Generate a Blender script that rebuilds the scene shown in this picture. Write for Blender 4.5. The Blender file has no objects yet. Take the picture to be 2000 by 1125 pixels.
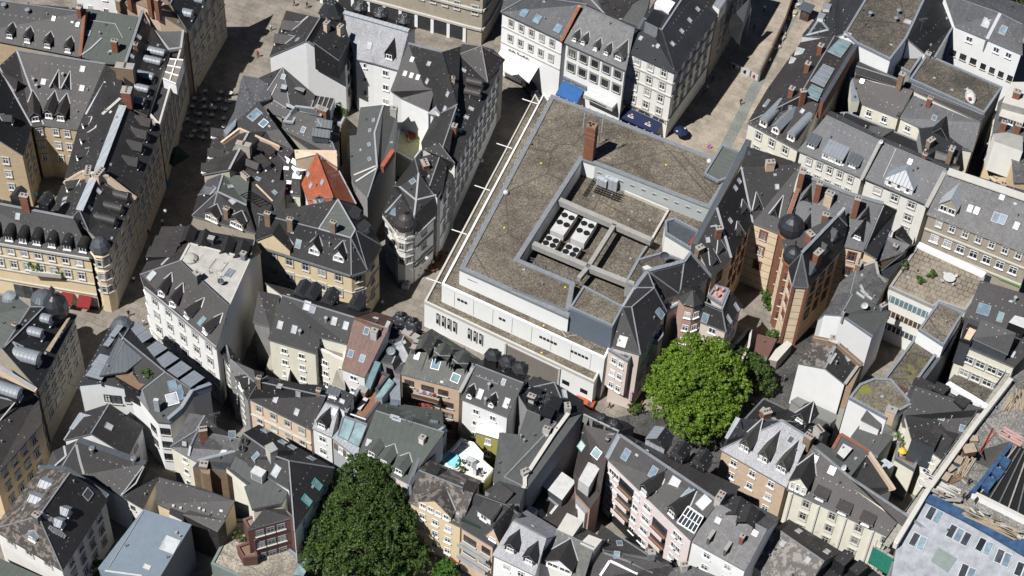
import bpy, bmesh, math, random
from mathutils import Vector, Matrix, geometry
random.seed(7)
R = math.radians
S = bpy.context.scene
COL = S.collection
# ---------------- camera ----------------
FPX = 3830.0; DEP = R(50.0); ROLL = R(3.57); DIST = 319.0
F = Vector((0, math.cos(DEP), -math.sin(DEP)))
R0 = Vector((1, 0, 0)); U0 = Vector((0, math.sin(DEP), math.cos(DEP)))
RC = R0 * math.cos(ROLL) + U0 * math.sin(ROLL)
UC = U0 * math.cos(ROLL) - R0 * math.sin(ROLL)
CAM = Vector((0, 0, 7)) - F * DIST
cam = bpy.data.cameras.new('camera'); co = bpy.data.objects.new('camera', cam); COL.objects.link(co)
cam.sensor_width = 36; cam.lens = FPX / 2000 * 36; cam.clip_end = 5000; cam.clip_start = 1
m = Matrix((RC, UC, -F)).transposed().to_4x4(); m.translation = CAM
co.matrix_world = m; S.camera = co
# ---------------- sky, sun, exposure ----------------
SUN_EL = 57.0; SHD = Vector((0.75, 0.66))          # shadows run right and away from the camera
w = bpy.data.worlds.new('World'); S.world = w; w.use_nodes = True
nt = w.node_tree; bg = nt.nodes['Background']; sk = nt.nodes.new('ShaderNodeTexSky'); sk.sky_type = 'NISHITA'
sk.sun_disc = False; sk.air_density = .4; sk.dust_density = .1; sk.altitude = 300; sk.sun_elevation = R(SUN_EL); sk.sun_rotation = math.atan2(-SHD.x, -SHD.y)
nt.links.new(sk.outputs[0], bg.inputs[0]); bg.inputs[1].default_value = 0.05
sl = bpy.data.lights.new('sun', 'SUN'); sl.energy = 5.0; sl.angle = R(0.5); sl.color = (1, 0.98, 0.95)
so = bpy.data.objects.new('sun', sl); COL.objects.link(so)
sd = Vector((SHD.x * math.cos(R(SUN_EL)), SHD.y * math.cos(R(SUN_EL)), -math.sin(R(SUN_EL))))
so.rotation_euler = sd.to_track_quat('-Z', 'Y').to_euler(); so.location = (-60, -60, 120)
S.view_settings.view_transform = 'Standard'; S.view_settings.look = 'None'; S.view_settings.gamma = 1; S.view_settings.exposure = 0.35
S.cycles.diffuse_bounces = 1; S.cycles.max_bounces = 5

# ---------------- picture <-> place ----------------
def ray(px, py): return (F * FPX + RC * (px - 1000) + UC * (562.5 - py)).normalized()
def P3(px, py, z):
    d = ray(px, py); return CAM + d * ((z - CAM.z) / d.z)
OX = OY = 0.0; SC = 4.0
def T(c, r, sc=4.0):
    global OX, OY, SC
    OX = 500.0 * c; OY = (0, 281, 562, 844, 1125)[r]; SC = sc
def Z(ox, oy, sc):
    global OX, OY, SC
    OX, OY, SC = ox, oy, sc
def q(x, y): return OX + x / SC, OY + y / SC
def W(x, y, z):
    a, b = q(x, y); return P3(a, b, z)

# ---------------- materials ----------------
MAT = {}
def node_mat(name, rough=0.8, metal=0.0, spec=0.5):
    m = bpy.data.materials.new(name); m.use_nodes = True
    b = m.node_tree.nodes['Principled BSDF']; b.inputs['Roughness'].default_value = rough
    b.inputs['Metallic'].default_value = metal; b.inputs['Specular IOR Level'].default_value = spec
    return m, m.node_tree, b
def N(nt, t, **k):
    n = nt.nodes.new(t)
    for a, v in k.items(): setattr(n, a, v)
    return n
def mix(nt, f, a, b, mode='MIX'):
    n = N(nt, 'ShaderNodeMix', data_type='RGBA', blend_type=mode)
    for s, v in ((0, f), (6, a), (7, b)):
        if hasattr(v, 'links'): nt.links.new(v, n.inputs[s])
        else: n.inputs[s].default_value = v if s == 0 else (*v[:3], 1)
    return n.outputs[2]
def ramp(nt, v, a, b, lo=0.0, hi=1.0):
    n = N(nt, 'ShaderNodeMapRange'); nt.links.new(v, n.inputs[0])
    n.inputs[1].default_value = a; n.inputs[2].default_value = b; n.inputs[3].default_value = lo; n.inputs[4].default_value = hi
    return n.outputs[0]
def noise(nt, vec, s, d=3, r=0.55):
    n = N(nt, 'ShaderNodeTexNoise'); nt.links.new(vec, n.inputs['Vector'])
    n.inputs['Scale'].default_value = s; n.inputs['Detail'].default_value = d; n.inputs['Roughness'].default_value = r
    return n.outputs['Fac']
def coords(nt):
    uv = N(nt, 'ShaderNodeUVMap').outputs[0]; ob = N(nt, 'ShaderNodeNewGeometry').outputs['Position']
    return uv, ob
def bump(nt, b, h, st=0.3, dist=0.05):
    n = N(nt, 'ShaderNodeBump'); n.inputs['Strength'].default_value = st; n.inputs['Distance'].default_value = dist
    nt.links.new(h, n.inputs['Height']); nt.links.new(n.outputs[0], b.inputs['Normal'])
def slate(name, c1, c2, speck=0.5, speckcol=(.45, .44, .43), rough=0.6, patch=None, pamt=0.5, tile=(.34, .22), mortar=.02, moss=None, spec=.45):
    g_ = sum(c1) / 3; kk = (.47 if 'grey' not in name and 'mid' not in name and 'patchy' not in name and 'moss' not in name else .60) if g_ < .2 else .85
    c1 = [(v * .7 + g_ * .3) * kk if name not in ('tile_red', 'tile_brown') else v * .85 for v in c1]; g_ = sum(c2) / 3; c2 = [(v * .7 + g_ * .3) * kk if name not in ('tile_red', 'tile_brown') else v * .85 for v in c2]
    if name not in ('tile_red', 'tile_brown', 'slate_patchy'): c1, c2 = [[c[0], c[1], c[2] * 1.04] for c in (c1, c2)]
    m, nt, b = node_mat(name, rough, 0, spec); uv, ob = coords(nt)
    br = N(nt, 'ShaderNodeTexBrick'); nt.links.new(uv, br.inputs[0])
    br.inputs['Scale'].default_value = 1; br.inputs['Brick Width'].default_value = tile[0]; br.inputs['Row Height'].default_value = tile[1]
    br.inputs['Mortar Size'].default_value = mortar; br.inputs['Mortar Smooth'].default_value = .3
    br.inputs['Color1'].default_value = (*c1, 1); br.inputs['Color2'].default_value = (*c2, 1)
    br.inputs['Mortar'].default_value = (*[v * .45 for v in c1], 1)
    col = br.outputs['Color']
    n1 = noise(nt, ob, .25, 5, .6)
    col = mix(nt, ramp(nt, n1, .3, .75, 0, .55), col, [v * 1.75 for v in c2])
    n2 = noise(nt, ob, 2.2, 4, .7)
    col = mix(nt, ramp(nt, n2, .45, .8, 0, .35), col, [v * .45 for v in c1])
    n6 = noise(nt, ob, 5.5, 3, .8); col = mix(nt, ramp(nt, n6, .38, .62, 0, 1), mix(nt, .38, col, [v * .3 for v in c1]), mix(nt, .13, col, [min(1, v * 2.6 + .01) for v in c2]))
    # streaks running down the slope
    mp = N(nt, 'ShaderNodeMapping'); nt.links.new(uv, mp.inputs[0]); mp.inputs['Scale'].default_value = (2.6, .22, 1)
    n4 = noise(nt, mp.outputs[0], 1, 4, .6)
    col = mix(nt, ramp(nt, n4, .52, .78, 0, .4), col, [v * 1.9 for v in c2])
    if patch:
        n3 = noise(nt, ob, .95, 5, .7); col = mix(nt, ramp(nt, n3, .5, .56, 0, pamt), col, patch)
    if moss:
        n5 = noise(nt, ob, .7, 6, .7); col = mix(nt, ramp(nt, n5, .5, .7, 0, .7), col, moss)
    if 'slate' in name:
        sp = N(nt, 'ShaderNodeSeparateXYZ'); nt.links.new(uv, sp.inputs[0]); dd = []
        for k_, per in ((0, 1.05), (1, 2.9)):
            mo = N(nt, 'ShaderNodeMath', operation='PINGPONG'); nt.links.new(sp.outputs[k_], mo.inputs[0]); mo.inputs[1].default_value = per / 2; dd.append(ramp(nt, mo.outputs[0], .05, .10, 1, 0))
        mu0 = N(nt, 'ShaderNodeMath', operation='MULTIPLY'); nt.links.new(dd[0], mu0.inputs[0]); nt.links.new(dd[1], mu0.inputs[1])
        mu1 = N(nt, 'ShaderNodeMath', operation='MULTIPLY'); nt.links.new(mu0.outputs[0], mu1.inputs[0]); nt.links.new(ramp(nt, noise(nt, ob, .12, 2), .45, .52), mu1.inputs[1])
        col = mix(nt, mu1.outputs[0], col, (.30, .30, .30))
    vo = N(nt, 'ShaderNodeTexVoronoi'); nt.links.new(uv, vo.inputs[0]); vo.inputs['Scale'].default_value = 1.7
    s1 = ramp(nt, vo.outputs['Distance'], .11, .19, 1, 0)
    s2 = ramp(nt, noise(nt, ob, .35, 4, .7), .52, .68, 0, .85)
    mu = N(nt, 'ShaderNodeMath', operation='MULTIPLY'); nt.links.new(s1, mu.inputs[0]); nt.links.new(s2, mu.inputs[1])
    m2 = N(nt, 'ShaderNodeMath', operation='MULTIPLY'); nt.links.new(mu.outputs[0], m2.inputs[0]); m2.inputs[1].default_value = speck
    col = mix(nt, m2.outputs[0], col, speckcol)
    nt.links.new(col, b.inputs['Base Color']); bump(nt, b, br.outputs['Fac'], -.4, .03)
    MAT[name] = m
def plain(name, c, rough=.8, metal=0, var=.25, sc=1.2, spec=.3, streak=0, bumpy=0, dirt=None):
    if max(c) < .7: c = [v * .8 for v in c]
    m, nt, b = node_mat(name, rough, metal, spec); uv, ob = coords(nt)
    n1 = noise(nt, ob, sc, 5, .65)
    col = mix(nt, ramp(nt, n1, .3, .75, 0, 1), c, [v * (1 - var) for v in c])
    if streak:
        mp = N(nt, 'ShaderNodeMapping'); nt.links.new(uv, mp.inputs[0]); mp.inputs['Scale'].default_value = (1.6, .12, 1)
        n2 = noise(nt, mp.outputs[0], 1, 4, .65)
        col = mix(nt, ramp(nt, n2, .5, .8, 0, streak), col, dirt or [v * .5 for v in c])
    nt.links.new(col, b.inputs['Base Color'])
    if bumpy: bump(nt, b, noise(nt, ob, 14, 2), bumpy, .04)
    MAT[name] = m
def seams(name, c, step=.6, rough=.45, metal=.0, across=False, dark=.55, width=.08, var=.2):
    c = [v * .75 for v in c]
    m, nt, b = node_mat(name, rough, metal, .5); uv, ob = coords(nt)
    sp = N(nt, 'ShaderNodeSeparateXYZ'); nt.links.new(uv, sp.inputs[0])
    mo = N(nt, 'ShaderNodeMath', operation='PINGPONG'); nt.links.new(sp.outputs[1 if across else 0], mo.inputs[0]); mo.inputs[1].default_value = step / 2
    l = ramp(nt, mo.outputs[0], 0, width * step, 1, 0)
    n1 = noise(nt, ob, .8, 5, .65)
    col = mix(nt, ramp(nt, n1, .3, .75, 0, 1), c, [v * (1 - var) for v in c])
    col = mix(nt, l, col, [v * dark for v in c]); nt.links.new(col, b.inputs['Base Color'])
    bump(nt, b, l, .5, .04); MAT[name] = m
def bricks(name, c1, c2, mort, w=.5, h=.14, rough=.85, band=None, ms=.02):
    kk = .60 if name.startswith('paver') else .85; c1, c2, mort = [[v * kk for v in c] for c in (c1, c2, mort)]
    m, nt, b = node_mat(name, rough, 0, .2); uv, ob = coords(nt)
    br = N(nt, 'ShaderNodeTexBrick'); nt.links.new(uv, br.inputs[0]); br.inputs['Scale'].default_value = 1
    br.inputs['Brick Width'].default_value = w; br.inputs['Row Height'].default_value = h; br.inputs['Mortar Size'].default_value = ms
    br.inputs['Color1'].default_value = (*c1, 1); br.inputs['Color2'].default_value = (*c2, 1); br.inputs['Mortar'].default_value = (*mort, 1)
    col = mix(nt, ramp(nt, noise(nt, ob, .8, 5, .7), .4, .8, 0, .5), br.outputs['Color'], [v * .55 for v in c1])
    if 'paver' in name: col = mix(nt, ramp(nt, noise(nt, ob, .22, 6, .7), .42, .62, 0, .55), col, [v * 1.55 for v in c1]); col = mix(nt, ramp(nt, noise(nt, ob, 3.5, 3, .8), .45, .65, 0, .5), col, [v * .5 for v in c1])
    if band:
        sp = N(nt, 'ShaderNodeSeparateXYZ'); nt.links.new(uv, sp.inputs[0])
        mo = N(nt, 'ShaderNodeMath', operation='PINGPONG'); nt.links.new(sp.outputs[1], mo.inputs[0]); mo.inputs[1].default_value = band[1] / 2
        col = mix(nt, ramp(nt, mo.outputs[0], band[2], band[2] + .02, 1, 0), col, band[0])
    nt.links.new(col, b.inputs['Base Color']); bump(nt, b, br.outputs['Fac'], -.3, .02); MAT[name] = m
def gravel(name, c1, c2, c3, moss=None):
    kk = .66 if max(c1) < .5 else .72; g1 = sum(c1) / 3; c1, c2, c3 = [[(v * .75 + g1 * .25) * kk for v in c1], [(v * .75 + g1 * .25) * kk * 1.5 for v in c2], [v * .95 for v in c3]]
    m, nt, b = node_mat(name, .95, 0, .1); uv, ob = coords(nt)
    col = mix(nt, ramp(nt, noise(nt, ob, .13, 7, .7), .38, .66), [v * .72 for v in c1], [v * 1.15 for v in c2])
    col = mix(nt, ramp(nt, noise(nt, ob, 3.2, 4, .85), .40, .60, 0, .85), col, [v * .38 for v in c1])
    col = mix(nt, ramp(nt, noise(nt, ob, 4.7, 3, .85), .56, .64, 0, .75), col, c3)
    col = mix(nt, ramp(nt, noise(nt, ob, .55, 5, .7), .52, .72, 0, .6), col, [v * .5 for v in c1])
    vo = N(nt, 'ShaderNodeTexVoronoi', feature='DISTANCE_TO_EDGE'); nt.links.new(ob, vo.inputs[0]); vo.inputs['Scale'].default_value = .075
    col = mix(nt, ramp(nt, vo.outputs['Distance'], .004, .012, .55, 0), col, [v * .4 for v in c1])
    if moss: col = mix(nt, ramp(nt, noise(nt, ob, .4, 5, .6), .5, .62, 0, .8), col, moss)
    nt.links.new(col, b.inputs['Base Color']); bump(nt, b, noise(nt, ob, 9, 2), .8, .06); MAT[name] = m
slate('slate', (.040, .037, .036), (.062, .056, .054), .7)
slate('slate_spotted', (.040, .038, .037), (.064, .059, .056), 1.0, (.5, .48, .46))
slate('slate_brown', (.055, .045, .042), (.080, .066, .061), .55)
slate('slate_blue', (.032, .035, .042), (.048, .052, .060), .3)
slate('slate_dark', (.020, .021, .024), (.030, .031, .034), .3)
slate('slate_clean', (.034, .032, .032), (.048, .045, .045), .12)
slate('slate_grey', (.115, .112, .110), (.17, .165, .16), .8, (.42, .42, .41), patch=(.05, .048, .046), pamt=.45, tile=(.4, .26))
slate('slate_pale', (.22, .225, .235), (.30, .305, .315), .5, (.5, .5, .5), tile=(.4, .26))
slate('slate_mid', (.085, .088, .095), (.125, .128, .135), .5, (.35, .35, .35))
slate('slate_patchy', (.075, .064, .057), (.105, .090, .08), .2, patch=(.21, .18, .155), pamt=.85)
slate('slate_moss', (.07, .073, .062), (.10, .10, .088), .3, moss=(.13, .15, .09))
slate('tile_red', (.33, .085, .04), (.42, .12, .06), .25, (.12, .05, .03), tile=(.26, .34), mortar=.03)
slate('tile_brown', (.115, .058, .042), (.155, .08, .06), .2, tile=(.26, .32), mortar=.03)
slate('tile_grey', (.05, .046, .043), (.075, .069, .064), .5, tile=(.28, .36), mortar=.035)
slate('tile_maroon', (.062, .047, .043), (.085, .062, .056), .3, tile=(.26, .32), mortar=.03)
seams('zinc', (.30, .33, .37), .62); seams('zinc_dark', (.12, .135, .155), .62); seams('zinc_pale', (.52, .56, .60), .9)
seams('metal_shed', (.20, .25, .31), .33, dark=.8); seams('felt', (.105, .11, .108), 1.0, rough=.9, dark=.75); seams('felt_green', (.105, .12, .108), 1.0, rough=.9, dark=.75)
seams('felt_dark', (.05, .052, .055), 1.0, rough=.9, dark=.7); seams('copper_felt', (.13, .145, .135), .9, rough=.8, across=True, dark=.65)
seams('corrugated', (.28, .29, .28), .2, rough=.7, dark=.4, width=.5); seams('slatted', (.30, .27, .235), .3, rough=.85, dark=.72, width=.3)
plain('lead', (.30, .32, .34), .5, .1, .3); plain('lead_dark', (.10, .112, .13), .5, .1, .3); plain('flash', (.46, .47, .49), .5, .1, .2)
plain('render_white', (.82, .825, .82), .9, 0, .08, .5, streak=.14, dirt=(.55, .54, .51)); plain('render_offwhite', (.78, .765, .72), .9, 0, .1, .6, streak=.3, dirt=(.5, .47, .42))
plain('render_cream', (.79, .76, .64), .9, 0, .1, .6, streak=.3); plain('render_yellow', (.74, .60, .39), .9, 0, .12, .6, streak=.25)
plain('render_ochre', (.70, .54, .34), .9, 0, .12, .6, streak=.25); plain('render_peach', (.74, .58, .43), .9, 0, .12, .6, streak=.2)
plain('render_pink', (.77, .67, .65), .9, 0, .08, .6, streak=.2); plain('render_rose', (.70, .60, .54), .9, 0, .08, .6, streak=.15)
plain('render_salmon', (.55, .37, .30), .9, 0, .08, .6); plain('render_grey', (.36, .36, .35), .9, 0, .15, .6, streak=.35)
plain('render_bluegrey', (.27, .31, .37), .85, 0, .1, .6, streak=.15); plain('render_beige', (.56, .50, .42), .9, 0, .12, .6, streak=.3)
plain('render_greenyellow', (.46, .42, .12), .9, 0, .1, .6); plain('render_dirty', (.45, .42, .36), .9, 0, .3, .9, streak=.6)
plain('stone', (.52, .46, .37), .9, 0, .25, 1.2, streak=.3); plain('stone_trim', (.62, .60, .55), .85, 0, .15, 1); plain('concrete', (.40, .39, .365), .9, 0, .22, .9, streak=.3)
plain('concrete_dark', (.16, .16, .155), .9, 0, .3, 1); plain('panel_white', (.80, .81, .80), .7, 0, .05, .3, streak=.12, dirt=(.6, .58, .54))
plain('panel_blue', (.17, .205, .25), .6, .1, .12, .5); plain('wall_lightblue', (.52, .56, .56), .8, 0, .1, .6, streak=.2)
plain('cladding_maroon', (.17, .085, .075), .7, 0, .15, .6)
bricks('brick_yellow', (.74, .58, .38), (.66, .50, .32), (.40, .34, .26)); bricks('brick_red', (.32, .11, .06), (.24, .08, .045), (.22, .16, .12))
bricks('brick_tan', (.80, .60, .43), (.70, .51, .36), (.6, .5, .4)); bricks('brick_old', (.26, .17, .11), (.34, .22, .13), (.25, .22, .18), .5, .16)
bricks('brick_banded', (.92, .76, .54), (.86, .70, .49), (.8, .64, .45), band=((.26, .10, .06), 1.7, .045))
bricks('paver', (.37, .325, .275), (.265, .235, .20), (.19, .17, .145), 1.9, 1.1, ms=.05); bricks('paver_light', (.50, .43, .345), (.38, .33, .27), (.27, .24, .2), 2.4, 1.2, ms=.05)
bricks('paver_strip', (.28, .30, .27), (.33, .34, .31), (.2, .2, .18), .9, .6); bricks('paver_terrace', (.42, .36, .285), (.34, .29, .23), (.10, .085, .07), 1.0, 1.0, ms=.07)
bricks('terracotta', (.26, .13, .085), (.30, .155, .10), (.18, .1, .07), .4, .4); bricks('deck', (.30, .20, .13), (.24, .15, .10), (.1, .07, .05), 2.5, .16)
gravel('gravel', (.215, .175, .130), (.275, .235, .175), (.36, .32, .26)); gravel('gravel_light', (.42, .36, .28), (.50, .44, .35), (.6, .55, .46))
gravel('gravel_dark', (.14, .122, .100), (.19, .165, .13), (.27, .24, .2)); gravel('gravel_moss', (.18, .155, .12), (.24, .205, .155), (.3, .27, .22), (.19, .19, .035))
gravel('asphalt', (.10, .097, .092), (.14, .135, .125), (.17, .165, .155)); gravel('rubble', (.26, .25, .235), (.38, .36, .33), (.5, .48, .45)); plain('membrane', (.55, .53, .49), .8, 0, .3, .7, streak=.3)
plain('white_paint', (.80, .80, .79), .5, 0, .04); plain('grey_paint', (.33, .35, .37), .5, 0, .1); plain('black', (.018, .019, .021), .55, 0, .2)
plain('fan_black', (.012, .013, .015), .7); plain('wood_frame', (.13, .07, .045), .7); plain('steel', (.42, .44, .46), .35, .6, .15); plain('timber', (.46, .38, .28), .8, 0, .3, 2)
plain('red_paint', (.36, .07, .05), .6); plain('awning_red', (.26, .018, .022), .8); plain('awning_blue', (.03, .13, .36), .8); plain('navy', (.012, .022, .075), .8)
plain('orange', (.55, .12, .04), .5); plain('yellow', (.70, .50, .05), .5); plain('blue_car', (.015, .022, .045), .25, .3, spec=.6); plain('green_net', (.03, .27, .19), .9, 0, .35, 2)
plain('tarp_blue', (.06, .13, .26), .6, 0, .6, 1.2); plain('underlay', (.44, .46, .50), .7, 0, .45, .8, streak=.35); plain('pool', (.25, .62, .72), .2); plain('skin', (.50, .30, .21), .6)
plain('cloth_dark', (.03, .033, .045), .9); plain('cloth_white', (.7, .7, .68), .9); plain('cloth_red', (.45, .04, .04), .9); plain('cloth_blue', (.06, .12, .3), .9); plain('pink_sign', (.62, .25, .52), .6)
plain('sign_blue', (.04, .19, .55), .6); plain('bark', (.09, .065, .045), .9); plain('plant_green', (.06, .13, .025), .8, 0, .5, 3); plain('soil', (.07, .05, .035), .95); plain('yellow_floor', (.74, .70, .42), .8); plain('teal', (.08, .42, .40), .7); plain('green_dark', (.02, .05, .035), .7); plain('flower', (.55, .08, .07), .8); plain('pink', (.58, .36, .33), .7); plain('plastic_white', (.69, .69, .68), .4); plain('wood_red', (.20, .09, .05), .75); plain('light_green', (.24, .29, .275), .5); plain('netting_grey', (.32, .33, .33), .9, 0, .2, 2)
plain('scaffold_board', (.42, .40, .35), .85, 0, .4, 2); plain('sign_green', (.22, .48, .10), .6); plain('dome_black', (.045, .048, .055), .32, .2, .2, spec=.7); plain('hair', (.04, .025, .015), .8)
def glassmat(name, c, rough=.08, var=.5):
    m, nt, b = node_mat(name, rough, 0, .8); uv, ob = coords(nt)
    oi = N(nt, 'ShaderNodeObjectInfo').outputs['Random']
    n1 = noise(nt, ob, .9, 2)
    col = mix(nt, ramp(nt, oi, 0, 1, 0, var), c, [min(1, v * 5 + .03) for v in c])
    col = mix(nt, ramp(nt, n1, .4, .6, 0, .5), col, [v * .6 for v in c])
    nt.links.new(col, b.inputs['Base Color']); MAT[name] = m
glassmat('glass', (.022, .027, .034)); glassmat('glass_blue', (.12, .17, .22), .12, .25); glassmat('glass_pale', (.42, .45, .47), .3, .1); glassmat('glass_roof', (.16, .25, .27), .1, .2)
glassmat('blind', (.16, .16, .155), .5, .9)
def leafmat(name, c, c2):
    m, nt, b = node_mat(name, .55, 0, .3); uv, ob = coords(nt)
    gi = N(nt, 'ShaderNodeNewGeometry').outputs['Random Per Island']
    col = mix(nt, gi, c, c2); col = mix(nt, ramp(nt, noise(nt, ob, .35, 3), .35, .65, 0, .5), col, [v * .6 for v in c])
    nt.links.new(col, b.inputs['Base Color'])
    b.inputs['Subsurface Weight'].default_value = 0.0
    tr = N(nt, 'ShaderNodeBsdfTranslucent'); nt.links.new(col, tr.inputs[0]); ms = N(nt, 'ShaderNodeMixShader'); ms.inputs[0].default_value = .3
    nt.links.new(b.outputs[0], ms.inputs[1]); nt.links.new(tr.outputs[0], ms.inputs[2]); nt.links.new(ms.outputs[0], nt.nodes['Material Output'].inputs[0]); MAT[name] = m
leafmat('leaf_bright', (.09, .18, .02), (.26, .38, .045)); leafmat('leaf_dark', (.04, .078, .018), (.12, .185, .045)); leafmat('leaf_mid', (.05, .13, .02), (.10, .20, .035))

# ---------------- mesh building ----------------
class MB:
    def __init__(s): s.v = []; s.f = []; s.m = []; s.mats = []
    def mi(s, mat):
        if mat not in s.mats: s.mats.append(mat)
        return s.mats.index(mat)
    def face(s, pts, mat):
        n = len(s.v); s.v += [Vector(p) for p in pts]; s.f.append(tuple(range(n, n + len(pts)))); s.m.append(s.mi(mat)); return s
    def prism(s, pts, z0, z1, mat, top=None, bot=True):
        """polygon pts (ccw, xy) between heights"""
        p = [Vector((a[0], a[1], 0)) for a in pts]; n = len(p)
        if sum(p[i].x * p[(i + 1) % n].y - p[(i + 1) % n].x * p[i].y for i in range(n)) < 0: p.reverse()
        up = [Vector((a.x, a.y, z1)) for a in p]; dn = [Vector((a.x, a.y, z0)) for a in p]
        s.face(up, top or mat)
        if bot: s.face(dn[::-1], mat)
        for i in range(n):
            j = (i + 1) % n; s.face([dn[i], dn[j], up[j], up[i]], mat)
        return s
    def box(s, c, size, mat, M=None):
        x, y, z = [v / 2 for v in size]; c = Vector(c)
        P = [Vector((a * x, b * y, d * z)) + c for a in (-1, 1) for b in (-1, 1) for d in (-1, 1)]
        if M is not None: P = [M @ p for p in P]
        for f in ((0, 1, 3, 2), (4, 6, 7, 5), (0, 4, 5, 1), (2, 3, 7, 6), (0, 2, 6, 4), (1, 5, 7, 3)): s.face([P[i] for i in f], mat)
        return s
    def bar(s, a, b, w, h, mat, up=Vector((0, 0, 1))):
        a = Vector(a); b = Vector(b); d = b - a; L = d.length
        if L < 1e-4: return s
        d /= L; sx = d.cross(up)
        if sx.length < 1e-3: sx = d.cross(Vector((1, 0, 0)))
        sx.normalize(); u = sx.cross(d)
        M = Matrix((d, sx, u)).transposed().to_4x4(); M.translation = (a + b) / 2
        return s.box((0, 0, 0), (L, w, h), mat, M)
    def tube(s, a, b, r0, r1, mat, n=8, cap=True):
        a = Vector(a); b = Vector(b); d = (b - a).normalized(); x = d.cross(Vector((0, 0, 1)))
        if x.length < 1e-3: x = Vector((1, 0, 0))
        x.normalize(); y = d.cross(x)
        A = [a + (x * math.cos(t) + y * math.sin(t)) * r0 for t in [2 * math.pi * i / n for i in range(n)]]
        B = [b + (x * math.cos(t) + y * math.sin(t)) * r1 for t in [2 * math.pi * i / n for i in range(n)]]
        for i in range(n): s.face([A[i], B[i], B[(i + 1) % n], A[(i + 1) % n]][::-1], mat)
        if cap: s.face(A, mat); s.face(B[::-1], mat)
        return s
    def lathe(s, c, prof, mat, n=10, sy=1.0, rot=0):
        c = Vector(c)
        rings = [[c + Vector((r * math.cos(rot + 2 * math.pi * i / n), r * sy * math.sin(rot + 2 * math.pi * i / n), z)) for i in range(n)] for r, z in prof]
        for a, b in zip(rings, rings[1:]):
            for i in range(n):
                j = (i + 1) % n
                s.face([a[i], a[j], b[j], b[i]], mat)
        s.face(rings[-1], mat); return s
    def build(s, name, parent=None, off=None, smooth=False, M=None):
        me = bpy.data.meshes.new(name); off = off if off is not None else Vector((0, 0, 0))
        vs = [p - off for p in s.v]
        me.from_pydata(vs, [], s.f); me.validate(clean_customdata=False)
        if len(me.polygons) == len(s.m):
            for p, mi in zip(me.polygons, s.m): p.material_index = mi
        uvl = me.uv_layers.new(name='UVMap').data
        Z = Vector((0, 0, 1))
        for p in me.polygons:
            n = p.normal
            if abs(n.z) > .995:
                t = Vector((.92, -.39, 0)); b_ = Vector((.39, .92, 0))
            else:
                t = Z.cross(n).normalized(); b_ = n.cross(t)
            for li in p.loop_indices:
                q_ = vs[me.loops[li].vertex_index] + off; uvl[li].uv = (q_.dot(t), q_.dot(b_))
        for mt in s.mats: me.materials.append(MAT[mt])
        if smooth:
            for p in me.polygons: p.use_smooth = True
        o = bpy.data.objects.new(name, me); COL.objects.link(o)
        if parent is not None: o.parent = parent
        if M is not None: o.matrix_local = M
        return o
def empty(name, loc, label, cat, group=None, rz=0):
    o = bpy.data.objects.new(name, None); COL.objects.link(o); o.location = loc; o.rotation_euler = (0, 0, rz); o.empty_display_size = .5
    o['label'] = label; o['category'] = cat
    if group: o['group'] = group
    return o
def tag(o, label=None, cat=None, group=None, kind=None):
    if label: o['label'] = label
    if cat: o['category'] = cat
    if group: o['group'] = group
    if kind: o['kind'] = kind
    return o
def dup(o, parent=None):
    c = o.copy(); COL.objects.link(c)
    if parent is not None: c.parent = parent
    for ch in list(o.children): dup(ch, c)
    return c
def V2(p): return Vector((p[0], p[1], 0))
def area2(L): return sum(L[i].x * L[(i + 1) % len(L)].y - L[(i + 1) % len(L)].x * L[i].y for i in range(len(L)))
def inset(L, d):
    """move a loop (list of Vector, ccw) inwards horizontally"""
    n = len(L); out = []
    for i in range(n):
        a, b, c = L[i - 1], L[i], L[(i + 1) % n]
        e1 = V2(b - a); e2 = V2(c - b)
        if e1.length < 1e-4: e1 = e2
        if e2.length < 1e-4: e2 = e1
        if e1.length < 1e-4: out.append(b.copy()); continue
        e1.normalize(); e2.normalize()
        n1 = Vector((-e1.y, e1.x, 0)); n2 = Vector((-e2.y, e2.x, 0)); k = n1 + n2
        if k.length < .3: k = n1
        else: k = k / max(.5, k.length_squared / 2) * 1.0
        out.append(b + k * d)
    return out
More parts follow.
